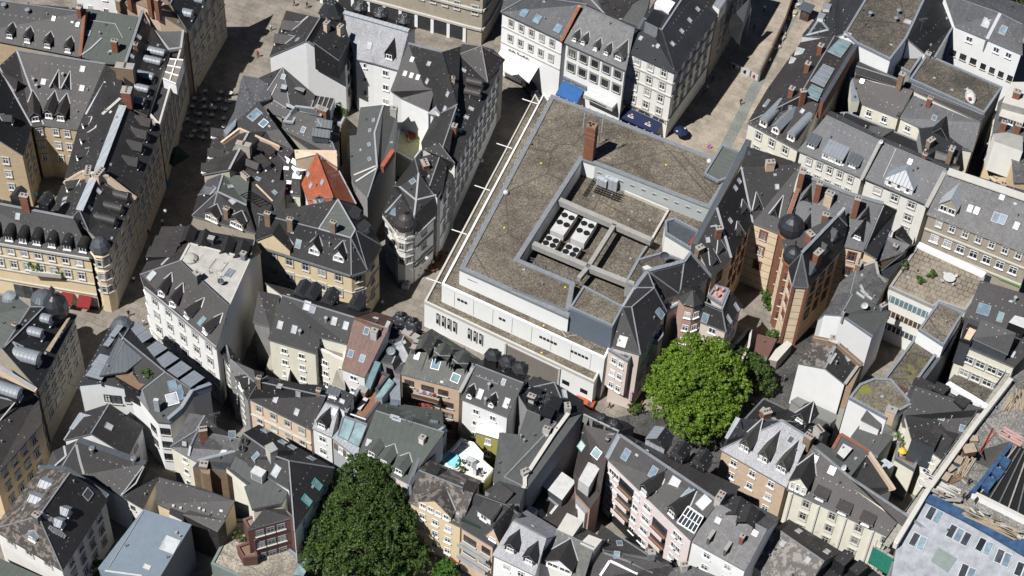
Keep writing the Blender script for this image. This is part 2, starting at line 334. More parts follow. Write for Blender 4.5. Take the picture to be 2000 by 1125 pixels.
# ---- windows (shared meshes) ----
WPROTO = {}
def win_mesh(style, w_, h_):
    key = (style, round(w_, 1), round(h_, 1))
    if key in WPROTO: return WPROTO[key]
    w_, h_ = key[1], key[2]; f = MB(); g = MB()
    fr = {'w': 'white_paint', 'a': 'white_paint', 'd': 'wood_frame', 'b': 'black', 's': 'stone_trim', 'g': 'grey_paint', 'x': 'white_paint', 'r': 'brick_red'}[style]
    t = .10 if style in 'wax' else .12
    tr = {'a': 'stone_trim', 's': 'stone_trim', 'r': 'brick_red'}.get(style)
    if tr:                                            # moulded surround
        f.box((0, .05, h_ / 2), (.16 + 0, .1, h_), tr, Matrix.Translation((-w_ / 2 - .08, 0, 0))); f.box((0, .05, h_ / 2), (.16, .1, h_), tr, Matrix.Translation((w_ / 2 + .08, 0, 0)))
        f.box((0, .07, h_ + .1), (w_ + .36, .14, .2), tr)
    f.box((-w_ / 2 + t / 2, .035, h_ / 2), (t, .07, h_), fr); f.box((w_ / 2 - t / 2, .035, h_ / 2), (t, .07, h_), fr)
    f.box((0, .035, t / 2), (w_ - 2 * t, .07, t), fr); f.box((0, .035, h_ - t / 2), (w_ - 2 * t, .07, t), fr)
    if w_ > .8: f.box((0, .03, h_ / 2), (.09, .06, h_ - 2 * t), fr)
    if h_ > 1.3: f.box((0, .028, h_ * .66), (w_ - 2 * t, .056, .08), fr)
    f.box((0, .12, -.06), (w_ + .24, .24, .12), 'stone_trim' if style != 'w' else 'white_paint')
    g.box((0, .012, h_ / 2), (w_ - .02, .02, h_ - .02), 'blind' if style == 'x' else 'glass')
    a = f.build('window'); b = g.build('pane', a)
    WPROTO[key] = (a.data, b.data)
    bpy.data.objects.remove(b); bpy.data.objects.remove(a)
    return WPROTO[key]
def add_window(parent, M, style, w_, h_):
    st = style
    fm, gm = win_mesh(st, w_, h_)
    if st != 'x' and random.random() < .22: gm = win_mesh('x', w_, h_)[1]
    o = bpy.data.objects.new('window', fm); COL.objects.link(o); o.parent = parent; o.matrix_local = M
    p = bpy.data.objects.new('pane', gm); COL.objects.link(p); p.parent = o
def frameM(origin, outward):
    y = Vector((outward.x, outward.y, 0)).normalized(); x = y.cross(Vector((0, 0, 1))) * 1.0
    x = Vector((y.y, -y.x, 0))
    # right-handed frame: x, y, z with y outward
    x = y.cross(Vector((0, 0, 1)))
    M = Matrix((x, y, Vector((0, 0, 1)))).transposed().to_4x4(); M.translation = origin; return M
CORN = {'render_white': 'stone_trim', 'render_yellow': 'lead', 'brick_yellow': 'stone_trim'}
ALLB = []
class Bld:
    """a building: verts {letter: Vector}, faces, boundary loop -> curtain walls"""
    def __init__(s, name, label, cat='building', group=None):
        ALLB.append(s); s.name, s.label, s.cat, s.group = name, label, cat, group; s.root = None; s.tris = []; s.nw = 0
    def _root(s, c):
        if s.root is None:
            s.root = empty(s.name, Vector((c.x, c.y, 0)), s.label, s.cat, s.group); s.root['kind'] = 'thing'; s.c = Vector((c.x, c.y, 0))
    def vol(s, verts, faces, roof, wall, ov=.35, th=.28, base=0.0, edge='lead', rname='roof', wname='wall', parapet=0, pmat='flash', pw=.35, roofs=None, cap='lead'):
        V = verts; fs = [[c for c in f] for f in faces]
        ds = set()
        for f in fs:
            if area2([V[c] for c in f]) < 0: f.reverse()
            for i in range(len(f)): ds.add((f[i], f[(i + 1) % len(f)]))
        bd = [e for e in ds if (e[1], e[0]) not in ds]; nx = {}
        for a, b in bd: nx.setdefault(a, b)
        st = bd[0][0]
        # choose loop deterministically
        st = min(nx); loop = [st]; k = nx[st]
        while k != st and len(loop) < 60: loop.append(k); k = nx.get(k, st)
        L = [V[c] for c in loop]
        if len(loop) < len(bd): print('WARN loop', s.name, s.label[:30], loop, len(bd))
        cen = sum((p for p in L), Vector()) / len(L); s._root(cen)
        mb = MB(); nt0 = len(s.tris)
        for k, f in enumerate(fs):
            rm = roofs[k] if roofs else roof
            pts = [V[c] for c in f]
            tr = [(0, 1, 2)] if len(pts) == 3 else geometry.tessellate_polygon([pts])
            for t in tr:
                t = [pts[i] for i in t]
                nn = (t[1] - t[0]).cross(t[2] - t[0])
                if nn.length < 1e-5: continue
                if nn.z < 0: t.reverse()
                s.tris.append(tuple(t)); mb.face(t, rm)
            
        nr = {}
        for f in fs:
            p = [V[c] for c in f]; nn = Vector()
            for i in range(len(p)): nn += p[i].cross(p[(i + 1) % len(p)])
            for i in range(len(f)): nr.setdefault(frozenset((f[i], f[(i + 1) % len(f)])), []).append(nn.normalized())
        cb = MB()
        for e, ns in nr.items():
            if len(ns) == 2 and ns[0].dot(ns[1]) < .985 and cap:
                p_, q_ = [V[c] for c in e]; cb.bar(p_ + Vector((0, 0, .03)), q_ + Vector((0, 0, .03)), .2, .1, cap)
        if cb.f: cb.build('ridge_cap', s.root, s.c)
        n = len(L); low = [p - Vector((0, 0, th)) for p in L]; I = inset(L, ov) if ov else [p.copy() for p in L]; il = [p - Vector((0, 0, th)) for p in I]
        for i in range(n):
            j = (i + 1) % n; mb.face([low[i], low[j], L[j], L[i]], edge)
            if ov: mb.face([low[j], low[i], il[i], il[j]], edge)
        mb.build(rname, s.root, s.c)
        mine = s.tris[nt0:]
        def top_at(p, lim):
            z = lim
            for t in mine:
                if geometry.intersect_point_tri_2d(p.xy, t[0].xy, t[1].xy, t[2].xy):
                    n_ = (t[1] - t[0]).cross(t[2] - t[0])
                    if abs(n_.z) > 1e-6: z = min(z, t[0].z - ((p.x - t[0].x) * n_.x + (p.y - t[0].y) * n_.y) / n_.z - .06)
            return z
        wb = MB()
        for i in range(n):
            j = (i + 1) % n
            a, b = I[i], I[j]
            ta = a.z - .03 - (th if not ov else .02); tb = b.z - .03 - (th if not ov else .02)
            if ov: ta = top_at(a, ta); tb = top_at(b, tb)
            if V2(b - a).length < .02 or max(ta, tb) <= base: continue
            wb.face([(a.x, a.y, base), (b.x, b.y, base), (b.x, b.y, tb), (a.x, a.y, ta)], wall)
        if base > .5:
            wb.face([(p.x, p.y, base) for p in I][::-1], wall)
        wb.build(wname, s.root, s.c)
        if parapet:
            pb = MB(); IN = inset(L, pw); O = inset(L, -.04)
            for i in range(n):
                j = (i + 1) % n; h = Vector((0, 0, parapet)); d = Vector((0, 0, .3))
                pb.face([O[i] - d, O[j] - d, O[j] + h, O[i] + h], pmat); pb.face([O[i] + h, O[j] + h, IN[j] + h, IN[i] + h], pmat); pb.face([IN[i] + h, IN[j] + h, IN[j] - d, IN[i] - d], pmat)
            pb.build('parapet', s.root, s.c)
        s.loops = getattr(s, 'loops', []) + [(loop, I, base)]; s.V = {**getattr(s, 'V', {}), **V}; s.wall = wall; s.roof = roof; s.base = base
        return s
    def edge(s, e):
        for loop, I, base in s.loops[::-1]:
            if e[0] in loop and e[1] in loop:
                i, j = loop.index(e[0]), loop.index(e[1]); n = len(loop)
                if (i + 1) % n == j: return I[i], I[j], base
                if (j + 1) % n == i: return I[j], I[i], base
        print('NOEDGE', s.label[:40], e); return None
    def windows(s, edges, style='w', step=2.4, w=1.0, h=1.5, floors=None, fh=3.2, top=.9, margin=.9, ground=False, zbot=None, skip=()):
        for e in edges.split():
            r_ = s.edge(e)
            if r_ is None: continue
            a, b, base = r_
            d = V2(b - a); L = d.length
            if L < 1.6: continue
            d.normalize(); out = Vector((d.y, -d.x, 0))
            n = max(1, int((L - 2 * margin + step * .5) / step)); sp = (L - 2 * margin) / n
            zt = min(a.z, b.z) - top
            k = floors or max(1, int((zt - base - (zbot if zbot is not None else 1.0)) / fh + .15))
            for r_ in range(k):
                z = zt - r_ * fh - h
                if z < base + (.6 if zbot is None else zbot): break
                for c_ in range(n):
                    if (r_, c_) in skip or s.nw >= 96: continue
                    t = margin + sp * (c_ + .5); p = V2(a) + d * t
                    M = frameM(Vector((p.x, p.y, z)) - s.c + out * .01, out); add_window(s.root, M, style, w, h); s.nw += 1
        return s
    def band(s, edges, zs, mat='stone_trim', hh=.22, dp=.14, name='cornice'):
        mb = MB()
        for e in edges.split():
            r_ = s.edge(e)
            if r_ is None: continue
            a, b, base = r_
            d = V2(b - a).normalized(); out = Vector((d.y, -d.x, 0)) * dp / 2
            for z in zs:
                if z < 0: z = min(a.z, b.z) + z
                mb.bar(Vector((a.x, a.y, z)) + out, Vector((b.x, b.y, z)) + out, dp, hh, mat)
        mb.build(name, s.root, s.c); return s
    def hit(s, px, py):
        d = ray(px, py); best = None
        for t in s.tris:
            h = geometry.intersect_ray_tri(t[0], t[1], t[2], d, CAM, True)
            if h is not None:
                k = (h - CAM).length
                if best is None or k < best[0]:
                    n = (t[1] - t[0]).cross(t[2] - t[0]).normalized(); best = (k, h, n if n.z > 0 else -n)
        if best is None:
            for t in s.tris:
                n = (t[1] - t[0]).cross(t[2] - t[0]).normalized(); dn_ = d.dot(n)
                if abs(dn_) < .05: continue
                p = CAM + d * ((t[0] - CAM).dot(n) / dn_); c_ = geometry.closest_point_on_tri(p, *t); k = (c_ - p).length
                if k < 3.5 and (best is None or k < best[0]): best = (k, c_, n if n.z > 0 else -n)
        if best is None: print('MISS', s.label[:40], round(px), round(py)); return None
        return best[1], best[2]
    def down(s, n):
        d = Vector((n.x, n.y, 0))
        return (d.normalized(), math.atan2(d.length, n.z)) if d.length > .05 else (Vector((-.37, -.93, 0)), 0.0)
    def sky(s, pts, w=.8, h=1.1, g='glass_blue', fr='flash', a=None):
        for x, y in pts:
            r = s.hit(*q(x, y))
            if not r: continue
            p, n = r; dn, th = s.down(n)
            if a is not None and th < .1: dn = Vector((math.cos(R(a)), math.sin(R(a)), 0))
            X = Vector((0, 0, 1)).cross(dn).normalized(); Y = n.cross(X) if th > .05 else Vector((-X.y, X.x, 0))
            M = Matrix((X, Y, n)).transposed().to_4x4(); M.translation = p - s.c
            f = MB(); t = .09
            for c_, sz in (((-w / 2, 0, .05), (t, h + t, .2)), ((w / 2, 0, .05), (t, h + t, .2)), ((0, -h / 2, .05), (w - t, t, .2)), ((0, h / 2, .05), (w - t, t, .2))): f.box(c_, sz, fr)
            o = f.build('skylight', s.root); o.matrix_local = M
            MB().box((0, 0, .05), (w - t, h - t, .1), g).build('pane', o)
        return s
    def dorm(s, pts, kind='g', w=1.3, h=1.3, rise=None, roof=None, wall=None, style='w', fl=True, win=True, dirv=None, maxL=6, ww=None, nwin=1):
        roof = roof or s.roof; wall = wall or roof
        for pt in pts:
            x, y = pt[:2]; r = s.hit(*q(x, y))
            if not r: continue
            p, n = r; dn, th = s.down(n)
            if th < .1: th = R(30)
            if dirv is not None:
                dn = Vector((dirv[0], dirv[1], 0)).normalized()
            g = rise if rise is not None else (w * .5 if kind in 'gth' else w * .28)
            ta = math.tan(th); mb = MB()
            if kind == 't': hh = 0.02
            else: hh = h
            top = hh + g
            L = min(maxL, top / ta + .02); Le = min(maxL, hh / ta)
            hw = w / 2
            if kind in 'gt':
                prof = [(-hw, -.4), (hw, -.4), (hw, hh), (0, top), (-hw, hh)]
            elif kind == 'h':
                prof = [(-hw, -.4), (hw, -.4), (hw, hh), (-hw, hh)]
            elif kind == 'r':
                prof = [(-hw, -.4), (hw, -.4)] + [(hw * math.cos(R(a)), hh + g * math.sin(R(a)) * 1.6) for a in range(0, 181, 30)]
                top = hh + g * 1.6; L = min(maxL, top / ta + .02)
            else:
                prof = [(-hw, -.4), (hw, -.4), (hw, hh), (-hw, hh)]
            # local frame: x across, y outward (down slope), front at y=0
            if kind in 's':
                sl_ = .22; L = min(maxL, hh / max(.15, ta - sl_)); zb = hh + L * sl_
                A = [(-hw, 0, -.4), (hw, 0, -.4), (hw, 0, hh), (-hw, 0, hh)]; B = [(-hw, -L, -.4), (hw, -L, -.4), (hw, -L, zb), (-hw, -L, zb)]
                mb.face(A, wall)
                for i in (1, 3): j = (i + 1) % 4; mb.face([A[i], B[i], B[j], A[j]], wall)
                o_ = .15
                C = [Vector((-hw - o_, .2, hh - .04)), Vector((hw + o_, .2, hh - .04)), Vector((hw + o_, -L, zb)), Vector((-hw - o_, -L, zb))]
                D = [c + Vector((0, 0, .12)) for c in C]
                mb.face(D, roof); mb.face(C[::-1], roof)
                for i in range(4): j = (i + 1) % 4; mb.face([C[i], C[j], D[j], D[i]], 'flash' if i == 0 else roof)
            else:
                A = [Vector((a, 0, b)) for a, b in prof]; B = [Vector((a, -L, b)) for a, b in prof]
                mb.face(A[::-1] if 0 else A, wall); k = len(A)
                for i in range(1, k):
                    j = (i + 1) % k
                    mb.face([A[i], B[i], B[j], A[j]], wall if i in (1, k - 1) else roof)
                o_ = .16; fy = .22
                if kind in 'gt':
                    for sx in (-1, 1):
                        e = Vector((sx * (hw + o_), fy, hh - o_ * g / hw)); t_ = Vector((0, fy, top)); tb = Vector((0, -L, top)); eb = Vector((sx * (hw + o_), -L, hh - o_ * g / hw)); d_ = Vector((0, 0, .1))
                        P = [e, t_, tb, eb]; Q = [v + d_ for v in P]
                        mb.face(Q if sx < 0 else Q[::-1], roof); mb.face(P if sx > 0 else P[::-1], roof); mb.face([P[0], P[1], Q[1], Q[0]], 'flash' if fl else roof); mb.face([P[0], P[3], Q[3], Q[0]], roof)
                elif kind == 'h':
                    cr = Vector((0, -hw * .8, top)); cb = Vector((0, -L, top)); e = [Vector((-hw - o_, fy, hh)), Vector((hw + o_, fy, hh)), Vector((hw + o_, -L, hh)), Vector((-hw - o_, -L, hh))]
                    mb.face([e[0], e[1], cr], roof); mb.face([e[1], e[2], cb, cr], roof); mb.face([e[3], e[0], cr, cb], roof)
                elif kind == 'r':
                    arc = [(math.cos(R(a)), math.sin(R(a))) for a in range(0, 181, 20)]
                    P = [Vector(((hw + .1) * c_, .2, hh + (g * 1.6 + .1) * s_)) for c_, s_ in arc]; Q = [Vector((v.x, -L, v.z)) for v in P]
                    for i in range(len(P) - 1): mb.face([P[i], P[i + 1], Q[i + 1], Q[i]], roof)
                    mb.face(P, 'flash' if wall != roof else wall)
                elif kind == 'f':
                    mb.box((0, -L / 2 + .1, hh + .06), (w + .3, L + .3, .12), roof)
            if fl and kind in 'gt' and L < maxL:
                for sx in (-1, 1):
                    a_ = Vector((0, -top / ta, top + .06)); b_ = Vector((sx * (hw + .15), -hh / ta, hh + .06)); mb.bar(a_, b_, .17, .1, 'flash')
            M = frameM(p - s.c, dn); o = mb.build('dormer', s.root); o.matrix_local = M
            if win and kind != 't':
                www = ww or min(w - .35, 1.1 if nwin == 1 else (w - .3) / nwin - .12); wh = max(.6, hh - .35)
                for i in range(nwin):
                    xx = 0 if nwin == 1 else (i - (nwin - 1) / 2) * (w - .2) / nwin
                    add_window(o, Matrix.Translation((xx, .02, .2)), style, www, wh)
            elif win:
                tb = MB(); k = .45; tb.face([(-hw * k, .03, .12), (hw * k, .03, .12), (0, .03, g * .62)], 'glass'); tb.build('pane', o)
        return s
    def chim(s, pts, w=.9, d=.6, h=1.8, mat='brick_red', pots=2, rz=None):
        for x, y in pts:
            r = s.hit(*q(x, y))
            if not r: continue
            p, n = r; dn, th = s.down(n); a = rz if rz is not None else math.atan2(-dn.x, dn.y) if th > .1 else R(-22)
            mb = MB(); mb.box((0, 0, (h - 1.5) / 2), (w, d, h + 1.5), mat); mb.box((0, 0, h + .06), (w + .16, d + .16, .12), 'concrete'); mb.box((0, 0, h * .8), (w + .08, d + .08, .1), mat)
            M = Matrix.Rotation(a, 4, 'Z'); M.translation = p - s.c; o = mb.build('chimney', s.root); o.matrix_local = M
            for i in range(pots):
                pb = MB(); xx = (i - (pots - 1) / 2) * w / max(1, pots); pb.lathe((xx, 0, h + .12), [(.11, 0), (.13, .1), (.1, .35)], 'brick_red' if mat != 'concrete' else 'black', 8); pb.build('chimney_pot', o)
        return s
    def pipe(s, pts, h=.7, r_=.1, mat='flash'):
        for x, y in pts:
            r = s.hit(*q(x, y))
            if not r: continue
            p = r[0]; mb = MB(); mb.tube((0, 0, -.2), (0, 0, h), r_, r_, mat, 8); mb.tube((0, 0, h), (0, 0, h + .12), r_ * 1.7, r_ * 1.2, mat, 8); o = mb.build('vent_pipe', s.root); o.location = p - s.c
        return s
    def aerial(s, pts, h=2.6):
        for x, y in pts:
            r = s.hit(*q(x, y))
            if not r: continue
            p = r[0]; mb = MB(); mb.tube((0, 0, -.1), (0, 0, h), .03, .025, 'steel', 5); mb.bar((-.8, -.3, h - .2), (.8, .3, h - .2), .03, .03, 'steel')
            for i in range(7): t = -.7 + i * .23; mb.bar((t - .12, t * .37 + .3, h - .2), (t + .12, t * .37 - .3, h - .2), .02, .02, 'steel')
            mb.bar((-.4, .1, h - .8), (.4, -.1, h - .8), .025, .025, 'steel'); o = mb.build('aerial', s.root); o.location = p - s.c
        return s
    def dish(s, pts, r_=.45, mat='plastic_white', h=.9):
        for x, y in pts:
            r = s.hit(*q(x, y))
            if not r: continue
            p = r[0]; mb = MB(); mb.tube((0, 0, -.1), (0, 0, h), .03, .03, 'steel', 6)
            M = Matrix.Translation((0, -.1, h)) @ Matrix.Rotation(R(60), 4, 'X')
            k = MB(); k.lathe((0, 0, 0), [(.03, 0), (r_ * .6, .05), (r_, .16), (r_ + .01, .18), (r_ * .6, .07), (.02, .03)], mat, 14)
            for f, mi in zip(k.f, k.m): mb.face([M @ k.v[i] for i in f], k.mats[mi])
            mb.bar(M @ Vector((0, r_, .1)), M @ Vector((0, 0, .5)), .03, .03, 'steel'); o = mb.build('satellite_dish', s.root); o.location = p - s.c
        return s
    def caps(s, prs, w=.28, mat='flash', h=.1, name='ridge_cap'):
        mb = MB()
        for pr in prs.split():
            for a, b in zip(pr, pr[1:]): u = Vector((0, 0, .05)); mb.bar(s.V[a] + u, s.V[b] + u, w, h, mat)
        mb.build(name, s.root, s.c); return s
    def line(s, pts, w=.25, h=.12, mat='flash', name='flashing', lift=.03):
        mb = MB(); P = []
        for x, y in pts:
            r = s.hit(*q(x, y))
            if r: P.append(r[0] + Vector((0, 0, lift + h / 2)))
        for a, b in zip(P, P[1:]): mb.bar(a, b, w, h, mat)
        if len(P) > 1: mb.build(name, s.root, s.c)
        return s
    def wallpar(s, pts, w=.4, h=.5, mat='concrete', cap='flash', name='parapet', down=1.0):
        """fire-wall parapet following picture points (x, y, z of its top)"""
        mb = MB(); P = [W(*p) for p in pts]
        for a, b in zip(P, P[1:]):
            k = Vector((0, 0, (h + down) / 2)); mb.bar(a - k, b - k, w, h + down, mat); mb.bar(a + Vector((0, 0, .04)), b + Vector((0, 0, .04)), w + .1, .08, cap)
        mb.build(name, s.root, s.c); return s
    def block(s, pts, z0, z1, wall, top, name='annex', par=0, pm='flash'):
        """flat topped block from picture points at height z1, down to z0"""
        P = [W(x, y, z1) for x, y in pts]; s._root(sum(P, Vector()) / len(P))
        mb = MB(); mb.prism(P, z0, z1, wall, top); mb.build(name, s.root, s.c)
        if area2(P) < 0: P.reverse()
        for i in range(1, len(P) - 1): s.tris.append((P[0], P[i], P[i + 1]))
        if par:
            pb = MB(); n = len(P); IN = inset(P, .3); O = inset(P, -.05); h = Vector((0, 0, par)); d = Vector((0, 0, .25))
            for i in range(n):
                j = (i + 1) % n; pb.face([O[i] - d, O[j] - d, O[j] + h, O[i] + h], pm); pb.face([O[i] + h, O[j] + h, IN[j] + h, IN[i] + h], pm); pb.face([IN[i] + h, IN[j] + h, IN[j] - d, IN[i] - d], pm)
            pb.build('parapet', s.root, s.c)
        return s
def parse(vs):
    t = vs.split(); V = {}; pz = 14.0
    for i in range(0, len(t), 4):
        k, x, y, z = t[i:i + 4]
        if z[0] == 'g':
            V[k] = W(float(x), float(y), 0); V[k].z = float(z[1:]); continue
        z = pz if z == '=' else float(z); pz = z
        V[k] = W(float(x), float(y), z)
    return V
def slope_z(e0, e1, x, y, deg, ze):
    """height of the roof point seen at (x, y) so that the slope over eave e0-e1 is deg"""
    d = V2(e1 - e0).normalized(); nrm = Vector((-d.y, d.x, 0)); best = None
    z = ze + .3
    while z < ze + 14:
        p = W(x, y, z); k = abs(V2(p - e0).dot(nrm)); a = math.degrees(math.atan2(z - ze, k))
        if best is None or abs(a - deg) < best[0]: best = (abs(a - deg), z)
        z += .1
    return best[1]
def PB(name, label, vs, faces, roof, wall, cat='house', **k):
    b = Bld(name, label, cat); b.vol(parse(vs), faces.split(), roof, wall, **k); return b
def GB(name, label, front, ridge, ze, roof, wall, deg=42, hip='', cat='house', back=1.0, bld=None, zb=None, **k):
    """pitched roof from its seen eave (2 points) and ridge (2 points); the far slope mirrors the near one.
    letters: a b front eave, c d ridge (c over a, d over b), e f back eave (e over a, f over b)"""
    a = W(front[0], front[1], ze); b = W(front[2], front[3], ze)
    zr = (slope_z(a, b, ridge[0], ridge[1], deg, ze) + slope_z(a, b, ridge[2], ridge[3], deg, ze)) / 2
    c = W(ridge[0], ridge[1], zr); d = W(ridge[2], ridge[3], zr)
    rd = V2(d - c).normalized()
    def mirror(p, r):
        o = V2(p - c); al = rd * o.dot(rd); perp = o - al; res = V2(c) + al - perp * back; return Vector((res.x, res.y, ze if zb is None else zb))
    e = mirror(a, c); f = mirror(b, d)
    V = dict(a=a, b=b, c=c, d=d, e=e, f=f); fs = ['abdc', 'cdfe']
    if 'l' in hip: fs.append('ace')
    if 'r' in hip: fs.append('bdf')
    B = bld or Bld(name, label, cat); B.vol(V, fs, roof, wall, **k); B.zr = zr; return B
# ================= GROUND =================
def sheet(name, pts, z, mat):
    P = [P3(x, y, 0) for x, y in pts]
    if area2(P) < 0: P.reverse()
    mb = MB(); P = [Vector((p.x, p.y, z)) for p in P]
    for t in geometry.tessellate_polygon([P]):
        t = [P[i] for i in t]
        if (t[1] - t[0]).cross(t[2] - t[0]).z < 0: t.reverse()
        mb.face(t, mat)
    o = mb.build(name); o['kind'] = 'structure'; return o
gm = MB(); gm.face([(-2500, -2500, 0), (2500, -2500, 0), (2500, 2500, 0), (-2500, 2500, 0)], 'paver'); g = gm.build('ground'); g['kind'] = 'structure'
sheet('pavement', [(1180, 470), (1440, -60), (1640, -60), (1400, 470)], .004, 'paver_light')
sheet('road', [(1130, 830), (1280, 800), (1500, 780), (1520, 640), (1610, 640), (1600, 760), (1480, 900), (1400, 960), (1250, 900), (1160, 850)], .004, 'asphalt')
sheet('path', [(1570, -40), (1592, -40), (1408, 330), (1384, 330)], .008, 'paver_strip')

# ================= NORTH-WEST BLOCK =================
T(0, 0)
B = GB('north_wing', 'long dark speckled slate roof with four small gabled dormers at the far upper left corner', (-260, 270, 632, 442), (-300, -35, 652, 95), 16, 'slate_spotted', 'brick_yellow', 42)
B.dorm([(78, 300), (215, 335), (372, 375), (532, 412)], 'g', 1.25, 1.2, style='w'); B.sky([(607, 190), (420, 145)], .6, .8, 'glass_pale')
B.wallpar([(662, 70, B.zr + .3), (628, 420, 16.6)], .45, .6, 'brick_red', 'brick_old'); B.chim([(630, 110)], .7, 1.3, 1.7); B.pipe([(220, 100), (35, 60)], .8, .3, 'zinc')
B = PB('lead_roofed_house', 'grey-green flat roof with one brick chimney between dark slate roofs in the upper left', 'a 690 70 19 b 1080 130 19 c 960 500 16.5 d 820 490 16.5 e 640 440 16.5', 'abcde', 'felt_green', 'brick_old', edge='lead')
B.chim([(905, 400)], 1.0, .7, 2.4); B.sky([(690, 260)], .7, 1.0); B.line([(700, 160), (900, 190), (960, 300)], .12); B.line([(640, 430), (705, 385), (795, 300)], .3); B.pipe([(780, 270), (850, 430)], .6)
B = PB('white_back_house', 'white rendered rear wall with slate roof above the brick chimneys at the top left edge', 'a 560 -110 21 b 915 -40 21 c 960 -260 24 d 600 -330 24', 'abcd', 'slate', 'render_white'); B.windows('ab', 'w', 3.2, .9, 1.2)
B = PB('brick_gable_house', 'tan brick gable wall crowned by red chimneys beside the street at the upper left', 'a 905 20 20 b 1060 20 20 c 1240 100 20 d 1455 235 16 e 1440 150 16.5 f 1330 20 19 g 1100 -120 20 h 900 -100 20', 'abcdefgh', 'brick_old', 'brick_tan', ov=0)
B.chim([(1010, 110), (1160, 95), (1200, 150)], .8, .9, 3.2); B.chim([(930, 45), (1255, 60)], .9, 1.2, .8, 'brick_old', 3)
B = PB('mansard_house', 'dark slate mansard with bright round-topped dormers facing the shaded street, top left edge', 'a 1330 30 20 b 1450 -220 20 c 1740 -220 15.5 d 1475 250 15.5 e 1130 -220 20', 'abcd abe', 'slate_blue', 'stone')
B.dorm([(1500, 150), (1585, 40), (1640, -60)], 'r', 1.5, 1.2, roof='zinc', wall='slate_dark'); B.windows('cd', 's', 2.6, 1, 1.8); B.band('cd', [4, 8, 12])
T(0, 0)
B = PB('street_wing', 'dark slate wing with five round-topped dormers above a shaded facade, upper left street',
 'a 1115 80 19.5 b 955 560 19.5 c 1010 840 17.5 d 1150 905 15.5 e 1310 395 15.5 f 1180 215 17', 'abcdef', 'slate', 'brick_old')
B.dorm([(1285, 455), (1255, 525), (1195, 640), (1160, 740), (1125, 835)], 'r', 1.25, 1.2, roof='zinc', wall='slate_blue', style='d', dirv=(.85, -.2), maxL=2.8)
B.sky([(1135, 165), (1085, 290), (1028, 440)], .6, .8, 'glass_pale'); B.chim([(1065, 385)], .6, .6, 1.2); B.caps('ab', .5, 'lead')
B.vol(parse('g 1175 210 15.8 h 1440 235 15.8 i 1420 380 15 j 1315 395 15.3'), ['ghij'], 'felt', 'stone', edge='flash', parapet=.2)
B.vol(parse('k 1315 395 14.2 l 1440 330 14.2 m 1250 1000 14.2 n 1150 905 14.2'), ['klmn'], 'felt_dark', 'stone', parapet=.7, pmat='stone_trim', pw=.5); B.windows('lm', 's', 2.5, 1.1, 1.9); B.band('lm', [4.2, 8.2, 11.6])
B.block([(1325, 460), (1432, 468), (1375, 655), (1272, 612)], 13.9, 16.4, 'white_paint', 'slatted', 'conservatory')
for t in (.0, .33, .66, 1.): 
    a = W(1325 - 53 * t, 460 + 152 * t, 16.5); b = W(1432 - 57 * t, 468 + 187 * t, 16.5); mb = MB(); mb.bar(a, b, .22, .14, 'white_paint'); mb.build('glazing_bar', B.root, B.c)
mb = MB(); mb.bar(W(1378, 464, 16.56), W(1323, 634, 16.56), .2, .1, 'white_paint'); mb.build('glazing_bar', B.root, B.c)
B.chim([(985, 590)], 1.3, 3.0, 2.2, 'brick_old', 4); B.chim([(975, 800)], 1.6, 1.6, 3.0, 'brick_red', 3)
# courtyard block
T(0, 0)
B = PB('courtyard_house', 'broad brown slate roof with triangular vents and twin gabled dormers over a yellow brick court',
 'r 130 392 18.5 s 822 500 18.5 a 340 975 13 b 605 1010 13 t -10 520 18.5 c 248 985 13 y 60 330 17',
 'rsba tcar', 'slate_brown', 'brick_yellow', ov=.25)
B.caps('ra tc', .28); B.caps('rs', .4, 'lead'); B.dorm([(425, 690), (515, 700)], 't', 1.5, 1.0, 1.5); B.dorm([(145, 690)], 't', 1.8, 1.0, 2)
B.dorm([(385, 925), (478, 945)], 'g', 1.6, 1.4); B.dorm([(280, 950)], 'g', 1.7, 1.4); B.sky([(645, 540), (640, 690), (340, 640)], .8, 1.0, 'glass_pale'); B.pipe([(265, 640), (290, 690), (495, 600)], .8, .18)
B.windows('ab', 'a', 1.9, .9, 1.5, fh=3.2); B.windows('ca', 'a', 1.9, .9, 1.5, fh=3.2)
B = PB('courtyard_gable_house', 'yellow brick gabled wing with a dark roof beside the paved courtyard at the left edge',
 'w -330 480 18.5 x -160 1000 18.5 g 182 1218 13 e 248 985 13 t -10 520 18.5 l -520 1080 13 m -700 560 13', 'wxget wxlm', 'slate_dark', 'brick_yellow', ov=.25)
B.windows('gx gl', 'a', 3.0, 1.0, 1.5, top=1.2); B.windows('ge', 'a', 2.6, 1.0, 1.5); B.dorm([(95, 960)], 'g', 1.3, 1.1, maxL=3)
T(0, 0)
B = PB('east_court_wing', 'slate wing with pale zinc ridge and glass panel, north of the tan fire wall',
 's 822 500 18.5 a 960 825 18.5 b 745 1390 18.5 c 1040 1560 14 d 1258 1015 14 e 605 1010 13 f 505 1390 13 k 950 600 18.5', 'abcd skabfe', 'slate', 'stone', ov=.3)
B.caps('ab', 1.3, 'zinc_pale', .12); B.line([(940, 770), (800, 895)], .5, .1, 'stone_trim'); B.line([(872, 870), (745, 1000), (650, 1060)], .4, .1, 'stone_trim'); B.line([(822, 640), (672, 895)], .4, .1)
B.dorm([(1180, 1000), (1150, 1095), (1115, 1190), (1080, 1310)], 'g', 1.5, 1.2, 1.0, dirv=(.85, -.2), maxL=2.6, style='d')
B.dorm([(655, 990), (640, 1110), (610, 1240)], 'g', 1.4, 1.2, maxL=3, dirv=(-.85, -.3)); B.windows('cd', 's', 2.5, 1.1, 1.9, fh=3.7); B.band('cd', [4.2, 8.2, -.6]); B.windows('ef', 'a', 2.6)
